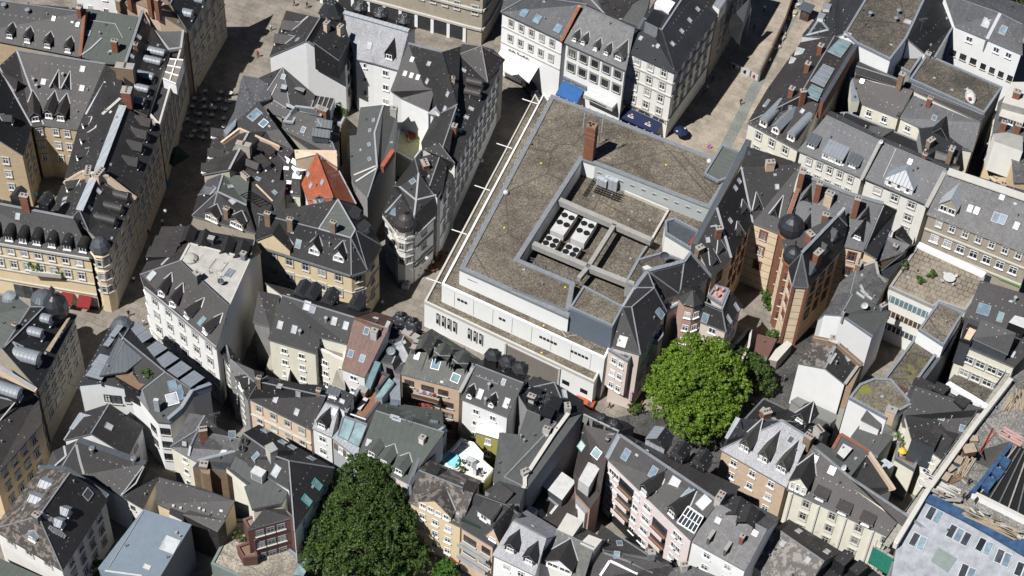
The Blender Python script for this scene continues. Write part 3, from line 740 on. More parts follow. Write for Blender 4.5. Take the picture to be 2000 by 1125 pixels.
gl = MB(); P = [W(832, 655, 17.6), W(892, 652, 18.3), W(915, 772, 17.6), W(752, 795, 16.2)]; gl.face([p + Vector((0, 0, .25)) for p in P][::-1], 'glass_roof')
for t in (0, .2, .4, .6, .8, 1): gl.bar(P[0].lerp(P[1], t) + Vector((0, 0, .3)), P[3].lerp(P[2], t) + Vector((0, 0, .3)), .12, .1, 'flash')
gl.build('roof_light', B.root, B.c)
T(0, 1)
B = PB('corner_wing', 'dark slate wing with barrel dormers between the tan fire wall and the ochre corner hotel',
 'a 738 248 18.5 b 620 520 18 c 560 575 16 d 400 515 13 e 480 325 13 f 1045 420 14 g 860 830 14 h 690 680 15.5', 'abhgf abcde bch', 'slate_spotted', 'stone', ov=.3)
B.caps('ab', 1.2, 'zinc_pale', .12); B.dorm([(1005, 455), (955, 545), (905, 640)], 'r', 1.5, 1.2, dirv=(.85, -.2), maxL=3.5, style='d'); B.dorm([(530, 360)], 'g', 1.5, 1.2, dirv=(-.85, -.3), maxL=2.5); B.sky([(770, 370), (700, 500), (510, 430), (500, 470)], .6, .9, 'glass_pale')
B.wallpar([(520, 295, 14.3), (650, 215, 18.3), (735, 230, 19.6), (830, 250, 18.6), (1040, 410, 15)], .5, .7, 'brick_tan', 'stone_trim'); B.windows('fg', 's', 2.6, 1.1, 1.9, fh=3.7); B.band('fg', [4.2, 8.2, -.5])
B.chim([(700, 250), (790, 262)], 2.0, .8, 1.6, 'brick_tan', 4)
T(0, 1)
B = GB('corner_hotel', 'ochre stone corner building with seven arched dormers, a domed corner turret and red awnings', (-260, 730, 722, 890), (-260, 420, 575, 580), 13.5, 'slate_spotted', 'render_yellow', 45, cat='corner building')
B.dorm([(-40, 740), (75, 760), (182, 775), (290, 790), (408, 810), (528, 830), (650, 848)], 'r', 1.5, 1.3, roof='slate_dark', wall='slate_dark'); B.caps('cd', .45, 'lead'); B.sky([(140, 565), (605, 580)], .7, 1.0, 'glass_pale')
B.windows('ab', 'a', 2.25, 1.1, 1.7, floors=2, fh=3.4, top=1.0); B.band('ab', [-.35], 'stone_trim', .5, .45); B.band('ab', [9.9, 6.6, 3.9], 'stone_trim', .25, .2)
B.windows('bf', 's', 2.25, 1.1, 1.7)
# corner turret
p = W(775, 770, 15.8); mb = MB(); mb.lathe((p.x, p.y, 0), [(1.4, 0), (1.4, 10), (1.6, 10.2), (1.4, 10.5), (1.4, 13.6), (1.75, 13.9), (1.6, 14.2)], 'render_yellow', 8, rot=.3); mb.build('turret', B.root, B.c)
mb = MB(); mb.lathe((p.x, p.y, 0), [(1.55, 14.2), (1.7, 14.8), (1.35, 15.8), (.8, 16.4), (.1, 16.6)], 'lead_dark', 8, rot=.3); mb.build('dome', B.root, B.c)
for k in range(-4, 2):
    a = .3 + math.pi / 8 + k * math.pi / 4
    for z in (11.5, 8.2, 5.0): add_window(B.root, frameM(p * 1 + Vector((math.cos(a) * 1.32, math.sin(a) * 1.32, z - p.z)) - B.c, Vector((math.cos(a), math.sin(a), 0))), 's', .8, 1.5)
B.chim([(215, 470)], 1.3, .8, 3.2, 'brick_red', 2)
# rear dormers seen over the ridge
for x, y in ((150, 420), (365, 460)):
    m_ = MB(); c = W(x, y, B.zr + .2); m_.box((0, 0, 0), (1.7, 2.2, 1.9), 'slate_dark'); m_.face([(-1, -1.2, .9), (1, -1.2, .9), (0, -.9, 1.7)], 'slate_dark'); m_.face([(-1, -1.2, .9), (0, -.9, 1.7), (0, 1.2, 1.7), (-1, 1.2, .9)], 'slate'); m_.face([(1, -1.2, .9), (1, 1.2, .9), (0, 1.2, 1.7), (0, -.9, 1.7)], 'slate'); o = m_.build('dormer', B.root); o.location = c - B.c; o.rotation_euler.z = R(-18)
# planted balcony
T(0, 1); bal = MB(); a = W(250, 985, 7.6); b = W(490, 1010, 7.6); bal.bar(a + Vector((0, -.5, 0)), b + Vector((0, -.5, 0)), 1.2, .25, 'stone_trim'); bal.bar(a + Vector((0, -1.1, .5)), b + Vector((0, -1.1, .5)), .15, .9, 'stone_trim'); bal.build('balcony', B.root, B.c)
HOTEL = B
# ---- south-west corner block with domes ----
T(0, 2)
B = PB('domed_corner_house', 'dark corner building with black onion dome and bulging zinc dormers, left edge',
 'a 235 150 18 b 345 150 18 c 600 215 14 d 300 800 14 e 20 480 18 f -300 260 18 g -200 60 16 h 120 60 16', 'abc aefgh bcde abe', 'slate_dark', 'stone', ov=.25, roofs=['slate_dark', 'copper_felt', 'slate_dark', 'slate_dark'], cat='corner building')
B.dorm([(330, 400), (395, 290)], 'r', 1.4, 1.3, roof='zinc', wall='slate_dark', dirv=(.85, -.2), maxL=2.2); B.dorm([(305, 600)], 'r', 2.2, 1.4, roof='zinc', wall='slate_dark', dirv=(.85, -.2), maxL=4)
B.windows('cd', 's', 2.4, 1.1, 1.9, fh=3.6); B.band('cd', [4.2, 8.2, 11.8]); B.chim([(120, 320)], .6, .5, 1.0, 'concrete_dark')
B.wallpar([(-20, 610, 16), (275, 790, 14.3)], .5, .7, 'render_peach', 'flash'); B.line([(195, 255), (240, 330)], .25); B.line([(195, 255), (275, 295)], .25); B.line([(100, 425), (150, 490)], .25); B.line([(100, 425), (185, 465)], .25)
p = W(430, 130, 17); mb = MB(); mb.lathe((p.x, p.y, 0), [(1.7, 0), (1.7, 15.3), (2.0, 15.5), (1.9, 16.0), (2.0, 16.8), (1.75, 17.9), (1.0, 18.7), (.35, 19.2), (.25, 20.1), (.5, 20.4), (.05, 21.4)], 'dome_black', 12); mb.build('dome', B.root, B.c)
for t in range(4): a = W(545 - t * 6, 235 + t * 3, 15.3); b = W(385 - t * 8, 500 - t * 3, 15.3); mb = MB(); mb.bar(a, b, .14, .14, 'timber'); mb.build('roof_rail', B.root, B.c)
p = W(335, 90, 16.8); mb = MB(); mb.lathe((p.x, p.y, 0), [(2.0, 14), (2.0, 16.2), (1.7, 17.4), (.9, 18.1), (.1, 18.3)], 'zinc_dark', 12); mb.build('dome', B.root, B.c)
p = W(80, 80, 16.5); mb = MB(); mb.lathe((p.x, p.y, 0), [(1.3, 14), (1.3, 16.5), (1.0, 17.2), (.1, 17.5)], 'zinc', 12); mb.build('dome', B.root, B.c)
T(0, 2)
B = PB('ochre_left_house', 'brown slate roof with one barrel dormer over a shaded ochre facade, left edge',
 'a -300 560 18 b 275 820 14.5 c 300 850 13 d 330 1060 13 e -40 1480 13 f -500 1200 17', 'abcdef', 'slate_brown', 'render_ochre', ov=.25)
B.dorm([(160, 870)], 'r', 1.9, 1.4, roof='zinc', wall='slate_dark', dirv=(.85, -.25), maxL=4); B.windows('cd de', 's', 2.5, 1.0, 1.6, fh=3.4); B.line([(0, 860), (125, 890), (0, 1040)], .2)

# ================= CENTRE-LEFT ISLAND (between the two streets) =================
T(1, 0)
B = PB('white_gable_house', 'tall blank white gable wall with dark roofs and two brick chimneys, beside the top street',
 'a 105 440 13 b 390 318 18.4 c 700 507 13 d 830 170 13 f 500 140 18.4 g 235 82 13', 'abfg bcdf', 'slate_brown', 'render_white', ov=.1, roofs=['slate_brown', 'slate_dark'])  # east slope turned from the sun: its shade is put in as darker slate
B.dorm([(215, 235), (160, 340)], 'g', 2.0, 1.3, 1.0, dirv=(-.9, .1), maxL=3.5); B.line([(300, 220), (408, 130)], .3)
B.vol(parse('h 445 325 18.6 i 648 470 16.6 j 735 300 17 k 530 165 19'), ['hijk'], 'slate_dark', 'slate_dark', base=12, ov=.15); B.chim([(555, 235), (660, 265)], 1.1, .7, 1.8, 'brick_tan', 2); B.windows('cd', 'd', 1.5, .9, 1.5, fh=3.2); B.sky([(325, 310)], .7, .7)
B.line([(408, 335), (490, 400), (560, 440), (690, 490)], .5, .1, 'zinc')
T(1, 0)
B = PB('pale_slate_house', 'pale sunlit slate roof with one gabled dormer over a white rear wall',
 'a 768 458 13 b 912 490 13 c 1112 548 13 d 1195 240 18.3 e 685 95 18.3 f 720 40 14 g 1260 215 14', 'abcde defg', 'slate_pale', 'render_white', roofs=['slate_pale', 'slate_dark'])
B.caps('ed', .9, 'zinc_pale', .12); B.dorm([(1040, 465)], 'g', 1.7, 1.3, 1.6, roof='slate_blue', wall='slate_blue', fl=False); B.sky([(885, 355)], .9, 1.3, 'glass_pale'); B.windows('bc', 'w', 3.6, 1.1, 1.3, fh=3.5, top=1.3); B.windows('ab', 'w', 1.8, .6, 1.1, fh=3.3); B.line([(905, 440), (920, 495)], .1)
for x, y in ((815, 75), (975, 125), (1160, 175)):
    m_ = MB(); c = W(x, y, 17.0); m_.box((0, 0, 0), (2.0, 2.0, 1.8), 'slate_dark'); m_.lathe((0, 0, 0), [(1.5, .9), (.5, 1.7), (.05, 1.8)], 'slate_blue', 8, rot=.39); o = m_.build('dormer', B.root); o.location = c - B.c; o.rotation_euler.z = R(-18)
m_ = MB(); c = W(592, 115, 16); m_.lathe((0, 0, 0), [(2.1, -4), (2.1, .6), (2.5, .7), (1.1, 3.0), (.1, 3.2)], 'slate_blue', 6, rot=.2); o = m_.build('turret', B.root); o.location = c - B.c
T(1, 0)
B = PB('long_corner_house', 'long dark slate roof with many small skylights, running along the shaded street',
 'a 1050 705 14 b 1130 770 13 c 1395 905 13 d 1572 815 17.6 e 1455 405 18.5 f 1190 340 18.5 g 1600 360 16.5 h 1935 470 14 i 1450 1560 14 j 1340 1500 15.5 k 1290 1110 15',
 'abcdef efg deghij cdjk'.replace('efg ', ''), 'slate_spotted', 'render_white', ov=.25)
B.caps('fe', .5, 'lead'); B.caps('de', .2, 'slate_dark'); B.sky([(1220, 465), (1350, 500), (1165, 575), (1215, 590), (1265, 605), (1340, 635), (1500, 735), (1478, 850), (1620, 550), (1680, 850), (1640, 915), (1572, 895), (1590, 1020)], .6, .9, 'glass_pale')
B.chim([(1540, 640)], .5, .5, 1.0, 'brick_tan'); B.chim([(1548, 1060)], .9, .8, 2.4, 'brick_red'); B.windows('bc', 'w', 2.8, 1.4, 1.3, top=.7, fh=3.6)
B.vol(parse('m 1060 715 15.2 n 1135 765 14 o 1350 865 14 p 1395 700 16 q 1120 615 16.5'), ['mnopq'], 'slate', 'render_white', base=0, ov=.12); B.vol(parse('r 1340 885 14 s 1450 910 14 t 1440 880 15 u 1405 830 15'), ['rstu'], 'lead', 'render_white', base=10)
B.wallpar([(1390, 900, 13.6), (1470, 880, 14.8), (1568, 822, 17.8)], .3, .2, 'lead'); B.windows('hi', 's', 2.5, 1.1, 1.9, fh=3.6); B.band('hi', [4.2, 8, -.5])
B.vol(parse('v 1610 340 17 w 1860 390 14.5 x 1945 465 14.5 y 1810 640 14.5 z 1590 425 16.5 1 1760 360 18.5'), 'z1v v1w 1wx 1xy z1y'.split(), 'slate_brown', 'stone', ov=.2, base=0); B.caps('z1 1y', .12, 'lead')
B.dorm([(1760, 690), (1745, 770)], 'r', 1.6, 1.2, dirv=(.85, -.2), maxL=2.6)
# narrow grey sliver house
T(1, 0)
B = PB('sliver_house', 'narrow grey wedge roof with a tall blank grey wall between the courts',
 'a 815 838 13 b 995 818 15 c 1110 842 13.6 d 1078 1160 13.6 e 975 1320 13.6 f 870 1545 13 g 760 1430 12.5 h 740 1360 12.5 i 730 1060 12.5 j 925 1040 15 k 945 1310 14.6', 'abjih bcdekj hjkfg kef', 'felt', 'render_grey', ov=.1)
B.caps('bjk', .3); B.line([(765, 1370), (935, 1300)], .3, .1, 'stone_trim'); B.line([(780, 1420), (945, 1315)], .3, .1, 'stone_trim'); B.sky([(920, 940), (892, 1020), (885, 1130 - 0), (888, 1245)], .7, .5, 'glass_blue')
B.chim([(1075, 900)], .9, 1.0, 1.6, 'stone_trim', 1); B.wallpar([(1072, 1170, 14.6), (985, 1300, 14.6)], .6, .5, 'brick_red', 'tile_red')
# roofs west of it
T(1, 0)
B = PB('hip_roof_house', 'dark hipped slate roof with metal hatches and a glazed box below the white gable',
 'a -60 790 13 b -10 620 14 c 210 525 17.5 d 460 740 14.5 e 440 860 13 f 280 935 12.5 g 90 870 12.5 h 40 780 13.5', 'abch chgf cfed', 'slate', 'stone')
B.sky([(215, 600)], .7, .8); B.block([(205, 655), (245, 665), (235, 700), (190, 690)], 12, 15.8, 'slate_dark', 'zinc_pale', 'roof_hatch'); B.block([(305, 665), (385, 695), (370, 720), (300, 695)], 12, 15.4, 'slate_dark', 'lead', 'roof_hatch'); B.block([(235, 795), (305, 835), (300, 855), (235, 830)], 11, 14.0, 'slate_dark', 'zinc_pale', 'roof_hatch'); B.block([(205, 905), (260, 925), (255, 940), (200, 920)], 11, 13.2, 'slate_dark', 'lead', 'roof_hatch')
B.block([(465, 745), (615, 770), (580, 860), (430, 835)], 8, 13.8, 'white_paint', 'tile_maroon', 'conservatory')
for t in (0, .25, .5, .75, 1): mb = MB(); mb.bar(W(465 + 150 * t, 745 + 25 * t, 13.9), W(430 + 150 * t, 835 + 25 * t, 13.9), .16, .14, 'flash'); mb.build('glazing_bar', B.root, B.c)
B.line([(165, 660), (110, 770), (240, 850)], .14); B.caps('ch', .14, 'lead')
T(1, 0)
B = PB('stepped_slate_house', 'jumbled dark roof with a paved terrace, sloping skylight and snow guards above the red roof',
 'a 330 870 14.5 b 500 905 14.5 c 520 925 14.8 d 655 990 12.5 e 640 1230 12 f 430 1180 12 g 200 1010 12.5 h 205 960 13 i 310 830 14.5', 'abchi chgfe cde', 'slate', 'stone', ov=.2)
B.vol(parse('j 310 825 13.8 k 520 850 13.8 l 530 870 13.8 m 500 920 13.8 n 330 880 13.8 o 290 960 13.8 p 210 950 13.8'), ['jklmnop'], 'zinc_dark', 'stone', base=8, parapet=.1); B.dorm([(590, 1010), (575, 1085)], 'g', 1.6, 1.2, dirv=(.9, -.1), maxL=2.8); B.chim([(555, 890), (500, 870)], 1.6, .8, .9, 'brick_red', 0); B.sky([(370, 1015)], .7, 1.0)
T(1, 0)
B = PB('roof_terrace_block', 'small planted roof terrace in the shade beside the blank white gable', 'a 605 855 10.5 b 700 860 10.5 c 720 880 10.5 d 665 990 10.5 e 590 930 10.5', 'abcde', 'deck', 'brick_old', parapet=.5)
TERR1 = [(640, 850), (625, 885), (690, 895)]
# left column of houses along the narrow street
T(0, 0)
B = PB('grey_hip_house', 'grey slate roof with a lead covered bay at its tip, facing the narrow shaded street', 'a 1740 1040 12 b 1830 870 12.5 c 1880 640 13 d 1900 590 13.5 e 2090 620 15 f 2120 770 14.5 g 2000 800 14.5 h 1990 880 13 i 1860 960 13.5', 'abcdefgh abhi'.replace(' abhi', ''), 'slate_mid', 'render_beige', ov=.25)
B.windows('bc', 's', 2.4)
T(0, 0)
B = PB('brick_gable_cottage', 'dark roof with big skylight and exposed tan brick edge below the grey slate hip roof', 'a 1740 1050 13 b 2020 790 15.5 c 2180 1010 15 d 2300 1180 13 e 2230 1260 12.5 f 2000 1030 14.2 g 1760 1124 12', 'abfg bcdef', 'slate', 'brick_tan', ov=.15)
B.sky([(1990, 900)], 1.6, 2.2, 'glass_blue'); B.sky([(2060, 965)], 1.2, 1.3, 'glass_blue', 'white_paint'); B.block([(1745, 1020), (1850, 920), (1840, 980), (1770, 1060)], 10, 14.3, 'lead', 'zinc', 'bay_roof')
T(0, 1)
B = PB('long_ridge_house', 'dark slate roof with white-edged dormers below a tan gable edge, beside the shaded street', 'a 1580 240 11.5 b 1680 -120 11.5 c 1940 -90 16 d 1790 200 16 e 1900 235 13 f 2180 290 12 g 2240 10 12.5 h 2080 -100 14.5', 'abcd cdefgh', 'slate_brown', 'render_beige', ov=.25, roofs=['slate_brown', 'tile_grey'])
B.wallpar([(1740, -20, 14), (1870, -120, 16), (2180, 20, 14)], .3, .25, 'brick_tan', 'brick_tan'); B.caps('cd', .35); B.dorm([(1640, 100), (1590, 215), (1665, -60)], 'g', 1.3, 1.1, .9, dirv=(-.9, .1), maxL=2.6, roof='slate', wall='render_white')
B.dorm([(2125, 100), (2090, 200)], 's', 1.4, 1.0, dirv=(.75, -.6), maxL=3); B.dorm([(2020, 210)], 'g', 1.3, 1.1); B.chim([(1905, 40)], .9, 2.4, 1.2, 'render_beige', 3); B.sky([(1850, 30)], .8, 1.3); B.windows('ab', 's', 2.4)
T(0, 1)
B = PB('octagonal_end_house', 'slate roof with two wide stone dormers and a faceted lead edge at the street bend',
 'a 1545 400 11.5 b 1620 280 12.5 c 1745 230 13.5 d 1900 250 14 e 1945 290 14 f 1925 480 14 g 2000 700 12.5 h 1640 600 11.5 i 1500 560 11.5 j 1700 375 15.5', 'abcj cdefj fghj hij iaj', 'slate_mid', 'stone', ov=.25, roofs=['slate_mid', 'felt_green', 'slate', 'slate', 'slate'])
B.caps('jc jf', .3); B.dorm([(1655, 610), (1850, 655)], 'g', 2.6, 1.3, 1.1, roof='slate', wall='render_beige', nwin=2, maxL=3.5); B.dorm([(1610, 390)], 'g', 1.6, 1, .8, dirv=(-.9, .1), maxL=2.2); B.chim([(1775, 570)], .8, .7, 2.0, 'brick_old', 2); B.sky([(1815, 450), (1800, 335)], .8, 1.0, 'glass_pale'); B.chim([(1915, 265)], 1.6, .6, .7, 'brick_tan', 3)
T(0, 1)
B = PB('dark_tile_annex', 'dark tiled roof with a steel access platform, tucked behind the octagonal end roof', 'a 1900 250 13.5 b 2240 290 12.5 c 2170 560 11.5 d 2130 470 12 e 1990 690 12 f 1925 480 13', 'abcdef', 'tile_grey', 'render_grey', ov=.2)
B.line([(2000, 320), (2060, 380), (2130, 450)], .25, .12, 'brick_tan'); B.sky([(2015, 275), (2145, 380)], .6, .8)
mb = MB()
for k in range(6):
    a = W(1880 + k * 20, 400 + k * 12, 14); b = W(1960 + k * 20, 370 + k * 12, 14); mb.bar(a, b, .12, .12, 'black')
mb.bar(W(1880, 400, 14.1), W(1990, 466, 14.1), .1, .1, 'black'); mb.bar(W(1960, 370, 14.1), W(2070, 440, 14.1), .1, .1, 'black'); mb.build('platform', B.root, B.c)
T(1, 1)
B = PB('patched_court_house', 'small roof splashed with white patches beside the red tiled roof', 'a 210 105 12.5 b 300 130 13 c 415 160 12.5 d 340 260 11.5 e 350 405 10.5 f 225 390 10.5', 'abcdef', 'slate', 'render_cream', ov=.15)
B.windows('ef', 'w', 1.6, .7, 1.1)
for x, y, s_ in ((240, 125, 1.2), (235, 190, .9), (300, 200, 1.3), (320, 250, 1.5), (255, 300, .9), (360, 190, 1.3), (235, 350, .5), (275, 375, .5), (385, 155, 1.1), (300, 140, 1.2)):
    r = B.hit(*q(x, y))
    if r:
        p, n = r; X = Vector((0, 0, 1)).cross(B.down(n)[0]).normalized(); M = Matrix((X, n.cross(X), n)).transposed().to_4x4(); M.translation = p - B.c
        mb = MB(); mb.box((0, 0, .02), (s_, s_ * .7, .05), 'render_white'); o = mb.build('white_patch', B.root); o.matrix_local = M
B.sky([(325, 235)], .7, .7, 'glass_blue')
B.vol(parse('g 300 45 14.5 h 630 50 14.5 i 635 180 14.5 j 560 140 15.5 k 480 80 16 l 310 120 14.5'), ['ghijkl'], 'brick_tan', 'brick_tan', ov=0)
T(1, 1)
B = PB('red_tiled_house', 'bright red-orange steep tiled roof with oval skylights in the middle of the dark roofs', 'a 355 310 11 b 470 75 17 c 635 190 13.5 d 780 470 11 e 600 420 15.5 f 545 540 11.5 g 430 545 10.5 h 400 440 10.8', 'abeh hefg bcde', 'tile_red', 'render_white', ov=.2)
B.caps('be', .25, 'tile_red'); B.caps('bc', .3, 'flash'); B.caps('cd', .3, 'flash'); B.sky([(410, 240), (430, 325), (520, 300)], .7, .9, 'glass_pale'); B.aerial([(600, 300), (625, 330)], 2.8)
B.vol(parse('i 440 425 14 j 490 400 15 k 540 425 14 l 520 470 13.5 m 455 465 13.5'), ['ijklm'], 'lead_dark', 'slate_dark', base=9, ov=.05); B.chim([(480, 540)], 1.1, .9, 2.8, 'render_salmon', 3)
T(1, 1)
B = PB('yellow_hip_mansion', 'large hipped slate roof with pediment and dormers over a yellow facade at the plaza',
 'a 0 790 13.3 b 745 1025 13.3 c 870 985 13.3 d 982 795 13.3 e 870 570 13.3 f 640 435 19 g 490 665 18 h 740 735 18 i 775 670 18 j 10 545 18', 'ajghb hbc cdih die eif fghi jfg', 'slate_clean', 'render_yellow', ov=.45, edge='lead',
 roofs=['slate_clean', 'slate_clean', 'slate_clean', 'slate_clean', 'slate', 'copper_felt', 'slate'], cat='mansion')
B.caps('gh hi if fg', .22, 'flash'); B.caps('hb ic id', .14, 'lead')
B.dorm([(455, 860), (645, 915)], 'g', 1.9, 1.3, 1.5, wall='white_paint', nwin=2); B.sky([(332, 780)], .9, 1.4, 'glass_roof'); B.chim([(605, 690), (95, 620), (270, 665)], .9, .6, 2.4, 'brick_old', 2); B.pipe([(575, 800)], .8)
B.dorm([(140, 840)], 'g', 5.6, 1.5, 2.6, roof='slate_clean', wall='render_yellow', win=False, maxL=8)
B.windows('ab', 's', 2.7, 1.2, 1.8, top=1.2, fh=3.6); B.windows('cd bc', 's', 2.4, 1.1, 1.8, fh=3.6); B.band('ab bc cd', [-.4], 'lead', .45, .5); B.band('ab bc cd', [4.2, 8.3])
B.dorm([(790, 590), (860, 700)], 's', 2.0, 1.2, dirv=(.8, -.5), maxL=3.5)
# wedge house with turret
T(1, 1)
B = PB('turreted_wedge_house', 'wedge shaped slate roof with a round brown-roofed turret and cream facade at the plaza tip',
 'a 985 545 12.5 b 1095 690 12.5 c 1250 705 12.5 d 1400 560 12.5 e 1500 290 12.5 f 1535 250 13 g 1290 45 14.5 h 1240 110 13.5 i 1075 330 12.5 j 1235 560 15.5 k 1250 440 16 l 1120 335 15.8 m 1410 400 15.5 n 1270 230 17',
 'abjkli bcj cdmkj demnk efghn hilkn', 'slate_spotted', 'render_offwhite', ov=.35)
B.caps('lkn jk km', .3); B.caps('gh fg', .3, 'flash'); B.sky([(1085, 530)], 1.3, 2.0, 'glass_blue', 'zinc_dark'); B.sky([(1225, 295)], .9, .9); B.sky([(1480, 240), (1425, 195)], 1.0, 1.2); B.chim([(1320, 190)], 1.6, 1.0, 1.3, 'brick_red', 3)
B.windows('ab bc cd de', 's', 2.1, 1.1, 1.7, fh=3.3); B.windows('ef', 's', 2.1, 1.1, 1.7); B.band('ab bc cd de', [-.45], 'stone_trim', .5, .5); B.band('ab bc cd de', [8.6, 4.8, 3.9], 'stone_trim', .3, .3); B.windows('ia', 's', 2.4)
p = W(1165, 620, 13.8); mb = MB(); mb.lathe((p.x, p.y, 0), [(1.7, 0), (1.7, 11.9), (2.0, 12.0), (1.7, 12.2), (1.7, 13.4), (1.95, 13.5), (1.9, 13.7)], 'render_offwhite', 8, rot=.1); mb.build('turret', B.root, B.c)
mb = MB(); mb.lathe((p.x, p.y, 0), [(2.0, 13.7), (1.85, 14.6), (1.2, 15.6), (.3, 16.1), (.2, 16.9), (.02, 17.1)], 'slate_brown', 12); mb.build('turret_roof', B.root, B.c)
for k in range(-5, 2):
    a = .1 + math.pi / 8 + k * math.pi / 4
    for z in (12.3, 9.0, 5.6): add_window(B.root, frameM(Vector((p.x + math.cos(a) * 1.6, p.y + math.sin(a) * 1.6, z)) - B.c, Vector((math.cos(a), math.sin(a), 0))), 's', 1.0, 1.6)
B.vol(parse('o 1300 40 17 p 1430 -5 18.5 q 1550 150 17 r 1525 210 14.5 s 1310 60 15'), ['opqrs'], 'slate_dark', 'render_offwhite', ov=.1)
WEDGE = p
T(1, 0)
B = PB('white_court_house', 'yellow roof terrace enclosed by white walls, with a red table',
 'a 1120 980 6 b 1370 990 6 c 1360 1240 6 d 1270 1300 6 e 1080 1190 6', 'abcde', 'yellow_floor', 'render_cream', parapet=.5, pmat='render_white'); YT = B
# ================= NORTH EDGE =================
T(1, 0)
B = PB('arcaded_stone_building', 'tall beige stone corner building with arched windows and shop fronts, cut by the top edge',
 'a 300 -30 g22 b 1640 335 g22 c 1765 365 g22 d 1830 280 g22 e 2200 -420 g22 f 700 -700 g22', 'abcdef', 'slate', 'stone', ov=.3, cat='corner building')
B.windows('ab', 's', 2.3, 1.1, 1.9, fh=3.9, zbot=4.2); B.windows('bc cd de', 's', 2.1, 1.2, 2.0, fh=3.9, zbot=4.2); B.band('ab bc cd de', [4.0, 8.6, 12.6], 'stone_trim', .5, .35)
mb = MB(); a, b, _ = B.edge('ab'); d = V2(b - a).normalized(); o_ = Vector((d.y, -d.x, 0)); L = V2(b - a).length
for k in range(int(L / 3.2)): p = V2(a) + d * (L - 2 - k * 3.2) + o_ * .12 + Vector((0, 0, 1.9)); mb.bar(p - d * 1.25, p + d * 1.25, .1, 2.9, 'glass')
mb.build('shop_window', B.root, B.c); mb = MB()
for k in range(int(L / 3.2) + 1): p = V2(a) + d * (L - .4 - k * 3.2) + o_ * .1 + Vector((0, 0, 2)); mb = MB(); mb.bar(p - d * .3, p + d * .3, .25, 4, 'render_white'); mb.build('shop_pier', B.root, B.c)
Z(960, 0, 7.12)
B = GB('white_classical_house', 'white classical house with a blue-grey slate roof and a large cream shop awning, top centre', (125, 165, 990, 575), (520, -60, 1330, 60), 15.3, 'slate_mid', 'render_white', 33, hip='l', edge='lead_dark', ov=.3)
B.sky([(450, 180), (635, 265), (925, 395)], 1.4, 1.7, 'glass_blue', 'zinc_dark'); B.windows('ab', 's', 2.05, .95, 1.5, floors=2, fh=3.6, top=1.0); B.band('ab', [-3.4, -7.2], 'stone_trim', .22, .15); B.wallpar([(980, 550, 15.6), (1225, 75, 19.2)], .5, .5, 'brick_red', 'tile_red')
W1 = B
Z(960, 0, 7.12)
B = GB('optician_house', 'white house with grey framed square windows, patchy grey slate roof and bright blue awning', (1005, 590, 1870, 985), (1300, 90, 1990, 400), 15, 'slate_grey', 'panel_white', 36, edge='zinc_dark', ov=.3)
B.dorm([(1150, 575), (1270, 620), (1440, 705), (1590, 765)], 'g', .95, .9, .6, roof='slate_moss', wall='slate_moss', maxL=3.5); B.dorm([(1760, 835)], 'g', 2.0, 1.0, 1.4, roof='slate_grey', wall='slate_grey')
for r_ in range(2):
    a, b, _ = B.edge('ab'); d = V2(b - a).normalized(); o_ = Vector((d.y, -d.x, 0)); L = V2(b - a).length
    for k in range(5):
        p = V2(a) + d * (1.4 + k * (L - 2.6) / 4) + Vector((0, 0, 15 - 1.9 - r_ * 3.4)); mb = MB(); mb.bar(p - d * .95 + o_ * .04, p + d * .95 + o_ * .04, .08, 2.4, 'concrete'); mb.build('window_surround', B.root, B.c); add_window(B.root, frameM(p - B.c + o_ * .09 - Vector((0, 0, .75)), o_), 'b', 1.2, 1.5)
OPT = B
T(2, 0)
B = PB('grey_rear_roofs', 'jumble of grey slate and felt roofs behind the white house row at the top edge', 'a 560 60 17.5 b 740 160 17.5 c 860 155 17.5 d 1000 200 17 e 1060 60 18 f 1100 -120 18 g 700 -140 18 h 560 -40 18', 'abcdefgh', 'felt', 'render_grey', ov=.1)
B.vol(parse('i 740 150 18 j 860 155 17.5 k 1000 0 18 l 900 -120 19.5 m 620 -140 19 n 700 80 18'), ['ijklmn'], 'slate', 'slate', ov=0); B.line([(600, -20), (740, 130), (765, 152), (860, 152)], .25); B.aerial([(690, 60)], 2.2)
B = PB('hipped_corner_building', 'cream four-storey corner house with navy awning, arcade windows and a dark blue hipped roof',
 'a 893 400 16.6 b 1275 572 16.6 c 1612 112 16.6 d 1168 235 20.3 e 1345 -35 20.6 f 1030 140 18.6 g 1180 -90 20.6', 'abdf bced fdeg', 'slate_blue', 'render_offwhite', ov=.3, edge='lead_dark', cat='corner building')
B.caps('bd', .35, 'slate_brown'); B.caps('de', .3, 'zinc'); B.caps('af', .7, 'zinc_dark'); B.sky([(1005, 300), (1138, 362), (1253, 342), (1325, 243), (1387, 158), (1450, 72)], .6, .8, 'glass_pale')
B.windows('ab', 'a', 2.9, 1.1, 1.6, floors=4, fh=3.05, top=.6, margin=.6, zbot=5); B.windows('bc', 's', 2.9, 1.1, 1.7, floors=4, fh=3.05, top=.6, zbot=4.6); B.band('ab bc', [-3.0, -6.1, 4.6], 'stone_trim', .25, .2)
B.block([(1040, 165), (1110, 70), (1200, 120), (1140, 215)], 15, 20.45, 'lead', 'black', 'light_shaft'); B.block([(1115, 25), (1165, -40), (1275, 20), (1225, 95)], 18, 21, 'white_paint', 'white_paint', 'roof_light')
a, b, _ = B.edge('ab'); d = V2(b - a).normalized(); o_ = Vector((d.y, -d.x, 0)); L = V2(b - a).length
